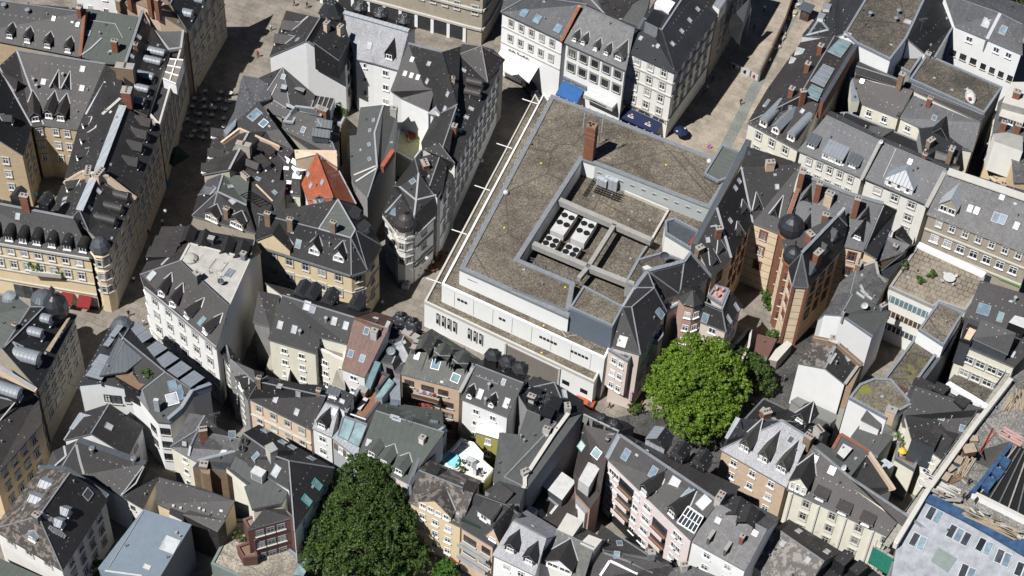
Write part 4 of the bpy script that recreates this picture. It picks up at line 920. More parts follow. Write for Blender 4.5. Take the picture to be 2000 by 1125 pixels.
for k in range(3):
    p = V2(a) + d * (L * (.18 + .32 * k)); mb = MB(); pts = [p + d * (1.35 * math.cos(R(t))) + Vector((0, 0, 3.6 + 1.35 * math.sin(R(t)))) + o_ * .06 for t in range(0, 181, 15)]; mb.face(pts, 'glass'); mb.build('arch_window', B.root, B.c)
    mb = MB()
    for u, v in zip(pts, pts[1:]): mb.bar(u, v, .2, .2, 'stone_trim')
    mb.bar(pts[6] - Vector((0, 0, 1.3)), pts[6], .1, .1, 'white_paint'); mb.build('arch_surround', B.root, B.c)
CORNER = B; CA, CB, CO = V2(a), V2(b), o_
T(2, 0)
B = PB('street_row_building', 'next slate roofed building north of the corner house, half hidden by the top edge', 'a 1612 112 16 b 1640 80 16 c 1880 -320 16 d 1520 -460 19 e 1345 -35 19', 'abcde', 'slate', 'stone', ov=.3); B.windows('bc', 's', 2.8, 1.1, 1.7, fh=3.1)
B.block([(1570, 40), (1620, 75), (1680, -10), (1620, -40)], 14, 17.2, 'render_offwhite', 'zinc', 'roof_terrace')
# scaffold net on the shaded facade
mb = MB(); ps = [W(1860, -20, 13), W(1700, 150, 11), W(1690, 230, 8), W(1750, 330, 5), W(1780, 350, 3), W(1800, 250, 5), W(1870, 60, 9)]
c_ = sum(ps, Vector()) / len(ps)
for i in range(len(ps)): j = (i + 1) % len(ps); mb.face([ps[i], ps[j], c_ + Vector((.6, -.3, .5))], 'netting_grey')
for p in (ps[2], ps[4], ps[6]): mb.tube((p.x, p.y, 0), p, .06, .06, 'steel', 6)
o = mb.build('sheet_cover'); tag(o, 'large grey protective sheet draped over poles beside the street, at the top edge', 'sheet')

# ================= NORTH-EAST BLOCK =================
T(3, 0)
B = PB('gravel_flat_block', 'flat gravel roofed block with vents and a white brick side wall, upper right', 'a 790 -60 18 b 1250 -60 18 c 1085 300 18 d 955 470 18 e 690 340 18 f 600 258 18', 'abcdef', 'gravel_dark', 'render_white', parapet=.25, ov=0, pmat='zinc', cat='office building')
B.pipe([(795, 130), (1015, 110), (995, 170)], 1.0, .25, 'zinc'); B.sky([(1090, 172)], 1.2, 1.0, 'glass_pale'); B.sky([(620, 270)], 1.3, .9, 'glass_pale')
B = PB('blue_mansard_house', 'blue-black metal mansard slope above a white side wall beside the street works', 'a 265 275 14 b 500 292 14 c 600 262 17.6 d 790 -60 17.6 e 545 -60 15.5 f 380 130 14.5', 'abcdef', 'slate_blue', 'render_white', ov=.1, edge='zinc'); B.line([(320, 265), (400, 150), (470, 235)], .4, .12, 'zinc'); B.line([(300, 285), (470, 235)], .4, .12, 'zinc_pale'); B.windows('af', 's', 2.6)
B.block([(400, 90), (455, 110), (430, 150), (385, 140)], 13, 15.2, 'render_offwhite', 'zinc', 'dormer'); B.block([(445, 25), (500, 30), (480, 75), (430, 70)], 13, 15.4, 'render_offwhite', 'zinc', 'dormer')
B = PB('black_pent_roof_house', 'large matt black pent roof with a white gable tip beside the flat gravel roof', 'a 1250 -60 18.5 b 1370 -60 18 c 1455 190 14.5 d 1300 450 14.5 e 1220 412 14.5 f 1088 300 18', 'abcf fcde', 'slate_dark', 'render_white', ov=.15); B.aerial([(1190, 240)], 3.0); B.caps('cd', .35, 'lead')
B = PB('white_double_house', 'tall white double house with pale slate roof split by a bright metal parapet',
 'a 1460 200 15.5 b 1712 305 15.5 c 1990 425 15.5 d 1985 190 19.5 e 1815 105 19.5 f 1375 -50 19.5 g 1440 -140 17 h 2080 60 17', 'abef bcde fghde'.replace('fghde', 'fedhg'), 'slate_mid', 'render_white', ov=.2, edge='zinc')
B.caps('be', .6, 'zinc_pale', .25); B.sky([(1705, 178)], 1.3, 1.6, 'glass_pale'); B.sky([(1838, 235)], 1.1, 1.5, 'glass_blue'); B.windows('ab', 'w', 3.2, 1.2, 1.2, floors=1, top=1.2); B.windows('bc', 'w', 3.0, 1.1, 1.2, floors=1, top=1.0)
a, b, _ = B.edge('ab'); d = V2(b - a).normalized(); o_ = Vector((d.y, -d.x, 0)); L = V2(b - a).length
for k in range(3): add_window(B.root, frameM(V2(a) + d * (.9 + k * 2.0) - B.c + Vector((0, 0, 8.6)), o_), 'b', 1.2, 1.3)
a, b, _ = B.edge('bc'); d = V2(b - a).normalized()
for k in range(4): add_window(B.root, frameM(V2(a) + d * (.7 + k * 1.75) - B.c + Vector((0, 0, 8.4)), o_), 'b', 1.0, 1.3)
mb = MB(); mb.tube(W(1712, 300, 15.6), W(1640, 550, 7), .22, .22, 'zinc'); mb.tube(W(1640, 550, 7), W(1680, 605, 5.5), .22, .22, 'zinc'); mb.build('drainpipe', B.root, B.c); B.windows('cd', 'w', 2.8, 1, 1.2)
B = PB('gravel_wing', 'long low flat gravel roof with grey metal edging, in front of the white double house', 'a 1230 440 14 b 1310 458 14 c 1830 685 14 d 1690 888 14 e 1105 622 14', 'abcde', 'gravel_dark', 'panel_blue', parapet=.25, ov=0, pmat='zinc', cat='office building'); GW = B
B.chim([(1245, 445)], .9, .9, .8, 'lead', 1)
B = PB('small_flat_court_roof', 'small sunken flat roof with moss patches between the black pent roof and gravel roofs', 'a 1085 345 13 b 1225 415 13 c 1110 585 13 d 965 505 13', 'abcd', 'gravel_dark', 'concrete', ov=0, parapet=.5, pmat='zinc')
B = PB('dark_long_strip_house', 'long dark slope and brown slate roof with ladder hooks over a cream rear wall',
 'a 690 470 15 b 1700 905 15 c 1660 950 14.5 d 1135 705 14.5 e 680 560 14.5', 'abcde', 'slate', 'render_cream', ov=.1); B.line([(690, 520), (1110, 655), (1680, 900)], .2, .12, 'zinc')
B.vol(parse('f 690 565 15.8 g 1135 705 15.8 h 1022 920 12.5 i 700 795 12.5 j 665 610 14.5'), ['fghij'], 'slate_brown', 'render_cream', ov=.15); B.sky([(735, 632)], .7, .8); B.chim([(1020, 690)], .9, .9, 3.4, 'brick_old', 1); B.windows('hi', 'w', 2.4, 1.0, 1.5, floors=2)
B.line([(1125, 700), (1010, 915)], .5, .3, 'slate_brown'); B.block([(640, 600), (665, 610), (715, 790), (650, 795)], 11, 13.6, 'render_cream', 'zinc', 'stair_turret')
B = PB('blue_grey_stained_house', 'stained blue-grey slate roof with triangular cross gable and small chimney over white courtyard wall', 'a 1135 745 16 b 1660 960 16 c 1600 1180 12.5 d 1190 1100 12.5 e 1205 1050 12.5 f 1165 985 12.5 g 1030 920 12.5', 'abcdefg', 'slate_mid', 'render_cream', ov=.15)
B.windows('de fg', 'w', 2.6, 1.1, 1.4, floors=2); B.chim([(1255, 815)], .8, .8, 1.5); B.sky([(1300, 920)], .8, .9); B.dorm([(1330, 1080)], 'g', 3.0, .6, 2.0, roof='slate_dark', win=False, maxL=4)
B = PB('brick_parapet_house', 'brown roof with glass panels, tall brick parapet and zinc dormers facing the street works',
 'a -160 958 14 b 238 1175 14 c 415 770 17.3 d 688 345 17.3 e 520 280 18.2 f 240 760 18.2 g 255 330 14 h -10 700 14', 'abcf cdef afegh', 'slate_brown', 'render_cream', ov=.2)
B.dorm([(55, 1040)], 'g', 1.5, 1.3, roof='zinc', wall='render_cream', fl=False); B.dorm([(175, 1095)], 'r', 1.5, 1.3, roof='zinc', wall='render_cream'); B.dorm([(-40, 985)], 'r', 1.5, 1.3, roof='zinc', wall='render_cream'); B.sky([(172, 840), (268, 870)], .6, .8, 'glass_pale')
B.windows('ab', 'a', 2.8, 1.1, 1.6, fh=3.4); B.windows('gh ha', 's', 2.6, 1.1, 1.6); B.chim([(175, 755), (262, 775), (300, 560), (400, 420)], .9, .8, 2.0); B.wallpar([(688, 350, 18), (418, 800, 18)], .6, .8, 'brick_red', 'lead_dark', down=3)
for k, (a, b, m_) in enumerate((((480, 410), (560, 300), 'glass_roof'), ((350, 640), (430, 500), 'zinc'), ((300, 750), (340, 660), 'glass_roof'))):
    P = [W(a[0] - 20, a[1] - 10, 18.5), W(b[0], b[1], 18.5), W(b[0] + 90, b[1] + 40, 17.8), W(a[0] + 90, a[1] + 40, 17.8)]; mb = MB(); mb.face(P[::-1], m_)
    for t in (0, .25, .5, .75, 1): mb.bar(P[0].lerp(P[1], t), P[3].lerp(P[2], t), .1, .12, 'flash')
    mb.build('roof_glazing', B.root, B.c)
B.block([(180, 440), (300, 480), (280, 520), (165, 480)], 12, 14.8, 'render_cream', 'zinc_pale', 'dormer'); B.block([(225, 365), (340, 395), (310, 430), (210, 405)], 12, 15.2, 'render_cream', 'zinc_pale', 'dormer'); B.block([(0, 770), (60, 800), (20, 840), (-40, 820)], 12, 15, 'render_cream', 'zinc', 'dormer')
B = PB('dark_yard_roof', 'low dark roofs and lightwells sunk between the cream rear walls, right of the brick parapet', 'a 430 930 11 b 470 890 11 c 620 880 11 d 1180 1110 11 e 1500 1300 11 f 900 1300 11', 'abcdef', 'slate_dark', 'concrete', ov=0); B.caps('abcd', .3, 'lead'); B.pipe([(520, 900), (590, 905), (760, 1000)], .5, .1); B.vol(parse('g 800 980 11.6 h 990 1010 11.6 i 860 1090 11.6 j 760 1050 11.6'), ['ghij'], 'felt', 'concrete', ov=0)
T(3, 1)
B = GB('zinc_dormer_house', 'cream house with paired arched windows and large zinc shed dormers, behind the brick landmark', (232, 50, 742, 268), (455, -220, 884, -20), 14, 'slate_mid', 'render_offwhite', 38, edge='lead', ov=.3)
B.dorm([(495, 138)], 's', 3.6, 1.4, roof='zinc', wall='render_offwhite', nwin=3); B.dorm([(655, 185)], 's', 2.0, 1.0, roof='zinc_dark'); B.dorm([(335, 30)], 's', 1.8, 1.0, roof='zinc_dark'); B.windows('ab', 'a', 1.9, .9, 1.5, fh=3.2); B.wallpar([(738, 262, 14.4), (880, -20, B.zr + .4)], .5, .4, 'concrete', 'lead'); B.dish([(880, 10)], .4)
B = GB('hip_dormer_house', 'off-white four-storey house with one big zinc hipped dormer set in a grey slate roof', (748, 270, 1250, 482), (888, -12, 1392, 200), 14, 'slate_mid', 'render_offwhite', 38, edge='lead_dark', ov=.3)
B.dorm([(1015, 355)], 'h', 5.0, 1.3, 1.6, roof='zinc', wall='render_offwhite', nwin=3, ww=.7); B.windows('ab', 'a', 2.9, 1.3, 1.5, fh=3.1); B.sky([(1110, 140)], .7, .9); B.line([(1000, 40), (900, 260)], .08); B.wallpar([(1245, 478, 14.4), (1388, 205, B.zr + .3)], .7, .3, 'concrete', 'lead_dark'); B.chim([(1215, 120)], .7, .6, 1.2)
B = GB('arched_stone_building', 'long tan stone building with a row of arched windows and pale slate roof, right edge', (1240, 545, 2080, 880), (1405, 215, 2150, 470), 13.5, 'slate_grey', 'stone', 38, edge='concrete', ov=.3, cat='office building')
B.caps('cd', 1.6, 'stone_trim', .2); B.dorm([(1395, 540)], 'g', 3.0, 1.6, 1.8, roof='zinc_pale', wall='stone', nwin=2); B.sky([(1578, 505), (1630, 522)], .8, 1.2, 'glass_pale'); B.sky([(1780, 575), (1832, 590)], 1.1, 1.6, 'glass_blue'); B.sky([(1940, 640), (1830, 410)], .8, 1.2, 'glass_pale'); B.chim([(1835, 330)], .9, .6, .5, 'stone_trim', 2)
B.windows('ab', 'a', 2.3, 1.0, 1.5, floors=1, top=.7); B.windows('ab', 'w', 2.25, 1.35, 1.7, floors=1, top=4.3); B.band('ab', [9.8, 5.8], 'stone_trim', .3, .25)
ARCH = B
B = PB('orange_stone_house', 'ochre stone house front with grey roof terrace and chimneys beyond the right-hand row', 'a 1740 -10 12.5 b 1905 120 12.5 c 1920 300 12.5 d 2300 300 12.5 e 2300 -400 12.5 f 1900 -420 12.5 g 1800 -330 12.5', 'abcdefg', 'slate_grey', 'render_ochre', ov=.2); B.windows('ab ga', 's', 2.6, 1.3, 1.9); B.block([(1760, -80), (1870, -90), (1990, -60), (1990, 60), (1770, -20)], 8, 15, 'render_offwhite', 'concrete', 'attic_storey'); B.chim([(1830, -110), (1940, -90)], 1.0, .8, 1.8)
T(3, 0); B.block([(1900, 640), (2010, 640), (2010, 850), (1830, 800)], 8, 15.5, 'concrete', 'stone_trim', 'roof_terrace'); B.dorm([(1885, 975)], 'f', 4.0, 1.4, roof='stone_trim', wall='lead_dark') ; B.chim([(1935, 760)], 1.2, 1.0, 1.4)
T(3, 1)
B = PB('corner_annex_roofs', 'small dark roofs with turned brick chimneys wedged above the hip dormer house', 'a 1215 120 13 b 1310 50 13 c 1480 110 12.5 d 1560 -60 12.5 e 1330 -140 13.5 f 1180 -120 14', 'abcdef', 'slate_blue', 'render_grey', ov=.1); B.chim([(1415, 120), (1260, 20)], 1.4, .8, 1.6, 'brick_old')

# ================= DEPARTMENT STORE =================
T(2, 1)
B = PB('department_store', 'huge flat gravel-roofed white department store stepping down in terraces, centre of the picture',
 'a 308 -380 14 b 1590 118 14 c 1700 275 14 d 1545 512 14 e 650 165 14 f 548 130 14 g 55 905 14 h 490 1090 14 i 440 1364 14 j -410 980 14', 'abcdefghij', 'gravel', 'panel_white', ov=0, edge='zinc_dark', cat='department store', parapet=.22, pmat='lead', pw=.75)
V = B.V; MALL = B
T(2, 2)
def flat(B, name, pts, z0, z1, wall, top, par=0, pm='flash'):
    B.block(pts, z0, z1, wall, top, name, par, pm)
# terraces (north-west strip included)
def fp(x, y): return ((x - OX) * SC, (y - OY) * SC)
B.block([fp(863, 557), fp(1181, 702), fp(1199, 665), fp(1150, 625), fp(950, 535), fp(1030, 360), fp(1085, 215), fp(1062, 184)], 0, 10.3, 'panel_white', 'gravel', 'middle_terrace', .35, 'panel_white')
B.block([fp(829, 591), fp(1160, 748), fp(1186, 696), fp(1140, 665), fp(945, 575), fp(1025, 390), fp(1075, 240), fp(1045, 186)], 0, 6.1, 'panel_white', 'gravel', 'lower_terrace', .35, 'stone_trim')
# recessed plant court floor
T(2, 1)
B.block([(480, 120), (1640, 520), (1600, 700), (1400, 1000), (1050, 1420), (420, 1500), (-10, 930)], 0, 10.5, 'panel_white', 'gravel', 'plant_court')
def strip(name, pts, w, h, mat, dz=0):
    mb = MB(); P = [W(*p) for p in pts]
    for a, b in zip(P, P[1:]): mb.bar(a + Vector((0, 0, dz)), b + Vector((0, 0, dz)), w, h, mat)
    return mb.build(name, B.root, B.c)
strip('beam', [(370, 448, 13.2), (1090, 765, 13.2)], .9, 1.1, 'concrete'); strip('beam', [(165, 790, 13.2), (590, 968, 13.2), (950, 1110, 13.2)], .9, 1.1, 'concrete'); strip('beam', [(800, 640, 13.25), (590, 975, 13.25), (520, 1060, 13.25)], .7, 1.0, 'concrete')
strip('curb', [(880, 375, 10.8), (1222, 520, 10.8), (1085, 760, 10.8)], .35, .6, 'stone_trim'); strip('curb', [(1085, 760, 10.9), (985, 905, 10.9), (890, 1085, 10.9)], .35, .7, 'zinc')
B.block([(1195, 612), (1270, 592), (1462, 692), (1395, 832), (1198, 712)], 8, 15.3, 'render_offwhite', 'lead_dark', 'stair_tower', .5, 'zinc'); B.block([(1380, 780), (1400, 740), (1455, 695), (1440, 790)], 13, 15.9, 'red_paint', 'red_paint', 'plant_box')
B.block([(985, 905), (1180, 850), (1345, 915), (1060, 992), (960, 1124), (885, 1085)], 8, 13.6, 'render_grey', 'gravel_dark', 'side_roof', .25, 'zinc'); B.block([(1015, 960), (1060, 945), (1095, 970), (1040, 985)], 12, 14.3, 'zinc', 'plastic_white', 'roof_hatch')
B.block([(1500, 240), (1640, 10), (1790, 70), (1680, 275), (1610, 300)], 12, 14.7, 'lead_dark', 'copper_felt', 'lift_housing', .3, 'zinc')
strip('boundary_parapet', [(1845, 0, 16), (1420, 815, 16)], 1.0, 2.0, 'zinc_dark')
T(2, 2)
B.block([(452, 160), (560, -10), (868, 152), (785, 308)], 8, 16, 'panel_blue', 'gravel', 'penthouse', .3, 'zinc')
strip('service_walkway', [(0, 20, 14.2), (440, 190, 14.2)], .25, .8, 'steel')
# brick chimney with aerials
T(2, 1); c = W(590, 225, 10.5); M = Matrix.Rotation(R(-20), 4, 'Z'); mb = MB(); mb.box((0, 0, 5.6), (1.7, 1.5, 11.2), 'brick_red'); mb.box((0, 0, 11.3), (1.5, 1.3, .3), 'brick_old'); mb.box((0, 0, 9.0), (1.78, 1.58, .15), 'brick_old'); mb.box((0, 0, 10.0), (1.78, 1.58, .15), 'brick_old')
M.translation = c - B.c; o = mb.build('chimney', B.root); o.matrix_local = M; B.c2 = c
for dx, dy in ((-.5, .2), (.1, .2), (-.2, -.3)): p = MB(); p.box((dx, dy, 11.5), (.4, .35, .1), 'black'); p.build('flue', o)
for sx in (-1, 1):
    p = MB(); p.tube((sx * 1.35, .3, 7), (sx * 1.35, .3, 13), .05, .05, 'steel', 6); p.tube((sx * 1.6, .3, 10), (sx * 1.6, .3, 13.2), .07, .07, 'plastic_white', 6); p.bar((sx * 1.0, .3, 9), (sx * 1.6, .3, 12.5), .05, .05, 'steel'); p.bar((sx * 1.0, .3, 11), (sx * 1.7, .3, 11), .05, .05, 'steel'); p.bar((sx * 1.35, .3, 12), (sx * 1.7, .6, 12), .05, .3, 'plastic_white'); p.build('aerial_mast', o)
# slots and windows on the stepped front walls


def wallslot(name, x0, y0, x1, y1, z, h, mat='black', off=.06, p_off=None):
    a, b = W(x0, y0, z), W(x1, y1, z); d = V2(b - a).normalized(); o_ = Vector((d.y, -d.x, 0)); mb = MB(); mb.bar(a + o_ * off, b + o_ * off, .1, h, mat); return mb.build(name, B.root, B.c)
def onwall(P0, P1, t0, t1, z, h, mat, name, off=.05, th=.1):
    """panel on the vertical wall whose top edge runs P0 -> P1, between fractions t0, t1"""
    a = P0.lerp(P1, t0); b = P0.lerp(P1, t1); a = Vector((a.x, a.y, z)); b = Vector((b.x, b.y, z)); d = V2(b - a).normalized(); o_ = Vector((d.y, -d.x, 0)); mb = MB(); mb.bar(a + o_ * off, b + o_ * off, th, h, mat); return mb.build(name, B.root, B.c)
L0, L1 = P3(829, 591, 6.1), P3(1160, 748, 6.1); M0, M1 = P3(863, 557, 10.3), P3(1181, 702, 10.3); U0_, U1_ = P3(897, 526, 14), P3(1190, 648, 14)
for t in [(0.074 + k * .034) for k in range(4)] + [(.265 + k * .034) for k in range(3)]:
    onwall(L0, L1, t, t + .016, 3.7, 2.5, 'black', 'window_slot'); onwall(L0, L1, t + .003, t + .013, 4.1, 1.0, 'plastic_white', 'window_slat', .09); onwall(L0, L1, t + .018, t + .021, 3.7, 2.8, 'stone_trim', 'window_fin', .12, .25)
onwall(L0, L1, .50, .80, 2.7, 5.4, 'slatted', 'slatted_panel', .08, .16); onwall(L0, L1, .486, .496, 2.9, 5.8, 'stone_trim', 'pier', .12, .2); onwall(L0, L1, .80, .81, 2.9, 5.8, 'stone_trim', 'pier', .12, .2)
for t in (.825, .93): onwall(L0, L1, t, t + .04, 2.9, .9, 'black', 'window')
for t0, n in ((.10, 3), (.36, 2), (.61, 5), (.80, 5)):
    for k in range(n): onwall(M0, M1, t0 + k * .022, t0 + k * .022 + .016, 8.7, .45, 'black', 'vent_slot')
for t0 in (.06, .24, .40, .55): onwall(U0_, U1_, t0, t0 + .075, 12.6, .12, 'concrete_dark', 'wall_groove')
for k in range(8): onwall(M0, M1, .12 * k + .08, .12 * k + .082, 8.3, 3.6, 'stone_trim', 'panel_joint', .02, .06); onwall(U0_, U1_, .12 * k + .08, .12 * k + .082, 12.2, 3.2, 'stone_trim', 'panel_joint', .02, .06)
I0, I1 = V['e'], V['d']
onwall(I0, I1, .0, 1, 12.1, 3.4, 'wall_lightblue', 'court_wall', .04)
for k in range(10): onwall(I0, I1, .025 + k * .097, .065 + k * .097, 12.7, .4, 'stone_trim', 'vent_grille', .12); onwall(I0, I1, .03 + k * .097, .06 + k * .097, 12.7, .25, 'concrete_dark', 'vent_slot', .16)
# yellow roof vents, domes
T(0, 0)
for x, y, z in ((1057, 320, 14), (1301, 323, 14), (985, 446, 14), (1104, 562, 14), (1062, 637, 10.3), (1058, 690, 6.1), (988, 592, 10.3) ):
    p = P3(x, y, z); mb = MB(); mb.lathe(p, [(.12, 0), (.2, .1), (.18, .2), (.04, .28)], 'yellow', 10); mb.build('roof_vent', B.root, B.c)
for x, y in ((988, 377), (1385, 316)): p = P3(x, y, 14.2); mb = MB(); mb.lathe(p, [(.45, 0), (.45, .3), (.3, .5), (.05, .6)], 'plastic_white', 12); mb.build('roof_light', B.root, B.c)
for x, y in ((1195, 380), (1160, 383), (1235, 414), (1228, 430), (1270, 430), (1232, 505), (1208, 538), (1008, 328)): p = P3(x, y, 10.55); mb = MB(); mb.lathe(p, [(.3, 0), (.3, .12), (.1, .2)], 'lead', 8); mb.build('roof_drain', B.root, B.c)
# parapet lamps
rim = [V['b'] * (1 - t / 21) + V['a'] * (t / 21) for t in range(1, 21)] + [V['a'] * (1 - t / 26) + V['j'] * (t / 26) for t in range(1, 26)]
mb = MB()
for p in rim: mb.box(p + Vector((0, 0, .32)), (.22, .22, .14), 'flash')
mb.build('parapet_fixing', B.root, B.c)['kind'] = 'stuff'
# lead ladder grid
T(2, 1); mb = MB()
for k in range(9):
    a = W(660 + k * 22, 335 + k * 9, 10.9); b = W(620 + 22 * k, 400 + k * 3 - 40 + k * 6, 10.9); mb.bar(W(665 + k * 22, 330 + k * 9, 10.9), W(640 + k * 22, 375 + k * 9, 10.9), .1, .1, 'black')
for j in range(4): mb.bar(W(665 - j * 9, 325 + j * 15, 10.9), W(870 - j * 9, 405 + j * 15, 10.9), .1, .1, 'black')
mb.bar(W(640, 265, 10.9), W(555, 400, 10.9), .12, .1, 'black'); mb.bar(W(660, 272, 10.9), W(575, 405, 10.9), .12, .1, 'black')
for k in range(7): mb.bar(W(642 - 14 * k, 268 + 22 * k, 10.9), W(660 - 14 * k, 274 + 22 * k, 10.9), .1, .1, 'black')
mb.build('cable_tray', B.root, B.c)
for x, y, s_ in ((715, 310, 1.1), (755, 300, 1.4), (790, 325, 1.5), (680, 285, .9)):
    p = W(x, y + 25, 10.5); o = MB().box((0, 0, s_ * .8), (s_, s_ * .8, s_ * 1.6), 'zinc_pale').build('equipment_cabinet', B.root, None); o.location = p - B.c; o.rotation_euler.z = R(-20)
p = W(835, 330, 10.6); mb = MB(); mb.tube((0, 0, 0), (0, 0, 2.2), .06, .06, 'steel', 6); k = Matrix.Translation((0, 0, 2.3)) @ Matrix.Rotation(R(75), 4, 'X')
g_ = MB(); g_.lathe((0, 0, 0), [(.05, 0), (.6, .1), (.75, .25), (.76, .27), (.5, .12), (.03, .03)], 'lead_dark', 12)
for f_, mi in zip(g_.f, g_.m): mb.face([k @ g_.v[i] for i in f_], g_.mats[mi])
o = mb.build('satellite_dish', B.root); o.location = p - B.c
p = W(1180, 940, 13.7); o2 = o.copy(); COL.objects.link(o2); o2.location = p - B.c
# spiral stair frame
mb = MB()
for k in range(5): mb.bar(W(140 + k * 28, 880 + k * 18, 11.5 + .2 * k), W(215 + k * 8, 990 - k * 10, 11.5 + .2 * k), .05, .05, 'steel')
for k in range(3): mb.bar(W(140, 890 + 20 * k, 12), W(250, 910 + 25 * k, 12), .05, .05, 'steel')
for k in range(10): mb.bar(W(280 + 30 * k, 975 + 13 * k, 14), W(285 + 30 * k, 985 + 13 * k, 14), .06, .5, 'steel')
mb.bar(W(270, 960, 14.4), W(560, 1100, 14.4), .06, .06, 'steel'); mb.build('stair_frame', B.root, B.c)
# flagpoles on the street side
for x, y, z in ((1050, 203, 10.9), (1000, 290, 10.9), (957, 372, 10.9), (912, 458, 10.9), (862, 553, 10.9)):
    a = P3(x, y, z); b = P3(x - 30, y - 10, z + .2); mb = MB(); mb.bar(a, b, .12, .12, 'white_paint'); mb.build('flag_pole', B.root, B.c)
# chiller units
def chiller(x0, y0, x1, y1, x2, y2, rows, label, first=[None]):
    a, b, c = W(x0, y0, 12.3), W(x1, y1, 12.3), W(x2, y2, 12.3); d = V2(b - a); e = V2(c - a); wd, ln = d.length, e.length; ang = math.atan2(d.y, d.x)
    ctr = V2(a) + d / 2 + e / 2; t = empty('chiller_unit', Vector((ctr.x, ctr.y, 10.5)), label, 'air conditioner', 'rooftop chiller units', ang)
    MB().box((0, 0, 1.2), (wd, ln, 1.3), 'plastic_white').build('casing', t)
    mb = MB(); [mb.box((sx * (wd / 2 - .15), sy * (ln / 2 - .15), .28), (.12, .12, .56), 'steel') for sx in (-1, 1) for sy in (-1, 1)]; mb.build('foot_frame', t)
    for i in range(2):
        for j in range(2):
            f_ = MB(); r_ = min(wd * .205, .50); yy = (-1 if j else 1) * ln * (.17 if rows == 2 else .2) + (ln * .1 if rows == 2 else 0); f_.lathe(((i - .5) * wd * .52, yy, 1.85), [(r_, 0), (r_ + .04, .12), (r_ - .04, .14), (r_ - .05, .06), (.12, .05), (.1, .12), (.02, .13)], 'fan_black', 16); f_.build('fan', t)
T(2, 1); Z(1050, 400, 9.375)
chiller(480, 80, 722, 180, 245, 470, 2, 'large white chiller unit with four fans, at the upper left of the four')
chiller(838, 235, 1085, 330, 610, 620, 2, 'large white chiller unit with four fans, beside the open gravel strip')
chiller(190, 535, 430, 630, 50, 745, 1, 'small square white chiller unit with four fans, next to the blue court wall')
chiller(545, 690, 795, 795, 415, 905, 1, 'small square white chiller unit with four fans, nearest the concrete cross beam')

# ================= BRICK LANDMARK AND ROSE APARTMENTS =================
T(2, 1)
B = PB('banded_brick_hall', 'ornate red and yellow banded brick building with steep slate roofs and two black onion domes',
 'a 1840 20 21 b 2260 155 21 c 2090 700 15.5 d 1880 615 15.5 e 1790 185 21 f 1600 500 20.5 g 1712 890 15.5 h 1560 1045 15 i 1440 800 17', 'abcde edgf fghi', 'slate_spotted', 'brick_banded', ov=.25, roofs=['slate_spotted', 'slate_dark', 'slate_clean'], cat='historic building')
B.caps('fg', .4, 'flash'); B.caps('ed', .35, 'flash'); B.dorm([(1920, 520)], 't', 1.6, 1, 1.8); B.dorm([(2045, 565)], 't', 1.5, 1, 1.7); B.dorm([(1820, 545), (1780, 720)], 't', 1.7, 1, 1.7, dirv=(.3, -.8)); B.dorm([(1640, 850), (1590, 945)], 't', 1.6, 1, 1.6, dirv=(.3, -.8)); B.sky([(1775, 290), (1745, 345), (1705, 600), (1530, 750), (2070, 335)], .6, .8, 'glass_pale')
B.chim([(1605, 730)], .9, .8, 2.2); B.chim([(1455, 850)], 1.2, .9, 1.2, 'brick_old'); B.windows('cd dg gh', 'r', 2.3, 1.1, 2.0, fh=3.7, top=1.2); B.line([(1550, 650), (1600, 640)], .3); B.chim([(2010, 190)], 1.4, .9, 1.5, 'brick_tan'); B.line([(1850, 60), (1860, 240)], .5, .1, 'lead_dark')
T(3, 1)
B.vol(parse('m 285 243 21.5 n 620 385 21.5 o 902 465 21.5 p 745 835 16 q 600 800 16 r 350 735 16 s 120 660 16'), ['mnopqrs'], 'slate_pale', 'brick_banded', ov=.25, edge='lead', roofs=['slate_mid']); B.caps('mno', .7, 'lead')
B.vol(parse('t 902 465 21.6 u 1010 520 17 v 850 900 15.5 w 745 835 16.2'), ['tuvw'], 'slate_dark', 'brick_banded', ov=.2)
B.windows('pq', 'r', 2.3, 1.2, 2.0, fh=3.7, top=1.2); B.wallpar([(270, 250, 22), (130, 640, 17)], .6, .6, 'brick_red', 'lead'); B.chim([(240, 350)], .9, 1.4, 4.2); B.chim([(375, 440)], .9, .8, 4.0); B.chim([(465, 470)], 1.3, .9, 2.6, 'brick_tan'); B.chim([(670, 560)], .9, .8, 4.0); B.chim([(430, 650)], 1.0, .8, 3.0)
B.dorm([(300, 450), (295, 670)], 't', 1.8, 1, 1.6, fl=False); B.dorm([(755, 600)], 't', 1.8, 1, 1.6, fl=False); B.dorm([(695, 745)], 'g', 1.8, .5, 2.2, fl=False)
B.vol(parse('1 600 500 21.8 2 545 560 21 3 265 850 21 4 158 965 16 5 190 1112 15.2 6 315 1122 15.2 7 583 822 16 8 620 640 19 9 110 760 17'), ['2349', '345', '356', '36782', '182'], 'slate', 'brick_banded', ov=.3, roofs=['slate_clean', 'slate_clean', 'slate_mid', 'slate_dark', 'slate_dark'])
B.caps('123', .5, 'zinc'); B.dorm([(520, 740)], 'g', 1.7, .4, 1.6, roof='slate_mid', fl=False, dirv=(.8, -.6)); B.dorm([(440, 850), (350, 1000)], 'g', 1.7, .4, 1.6, roof='slate_mid', fl=False, dirv=(.8, -.6)); B.chim([(375, 930)], 1.5, .9, 2.6); B.chim([(320, 760)], 1.3, .9, 1.8); B.windows('45', 'r', 2.0, .9, 1.8, fh=3.4, top=1.4)
B.windows('67', 'r', 2.4, 1.0, 1.9, fh=3.4, top=1.2)
a, b, _ = B.edge('56'); mb = MB()
for p in (a, b):
    mb.bar(V2(p), V2(p) + Vector((0, 0, 14.8)), .45, .45, 'brick_red')
mb.build('quoin', B.root, B.c)['kind'] = 'thing'
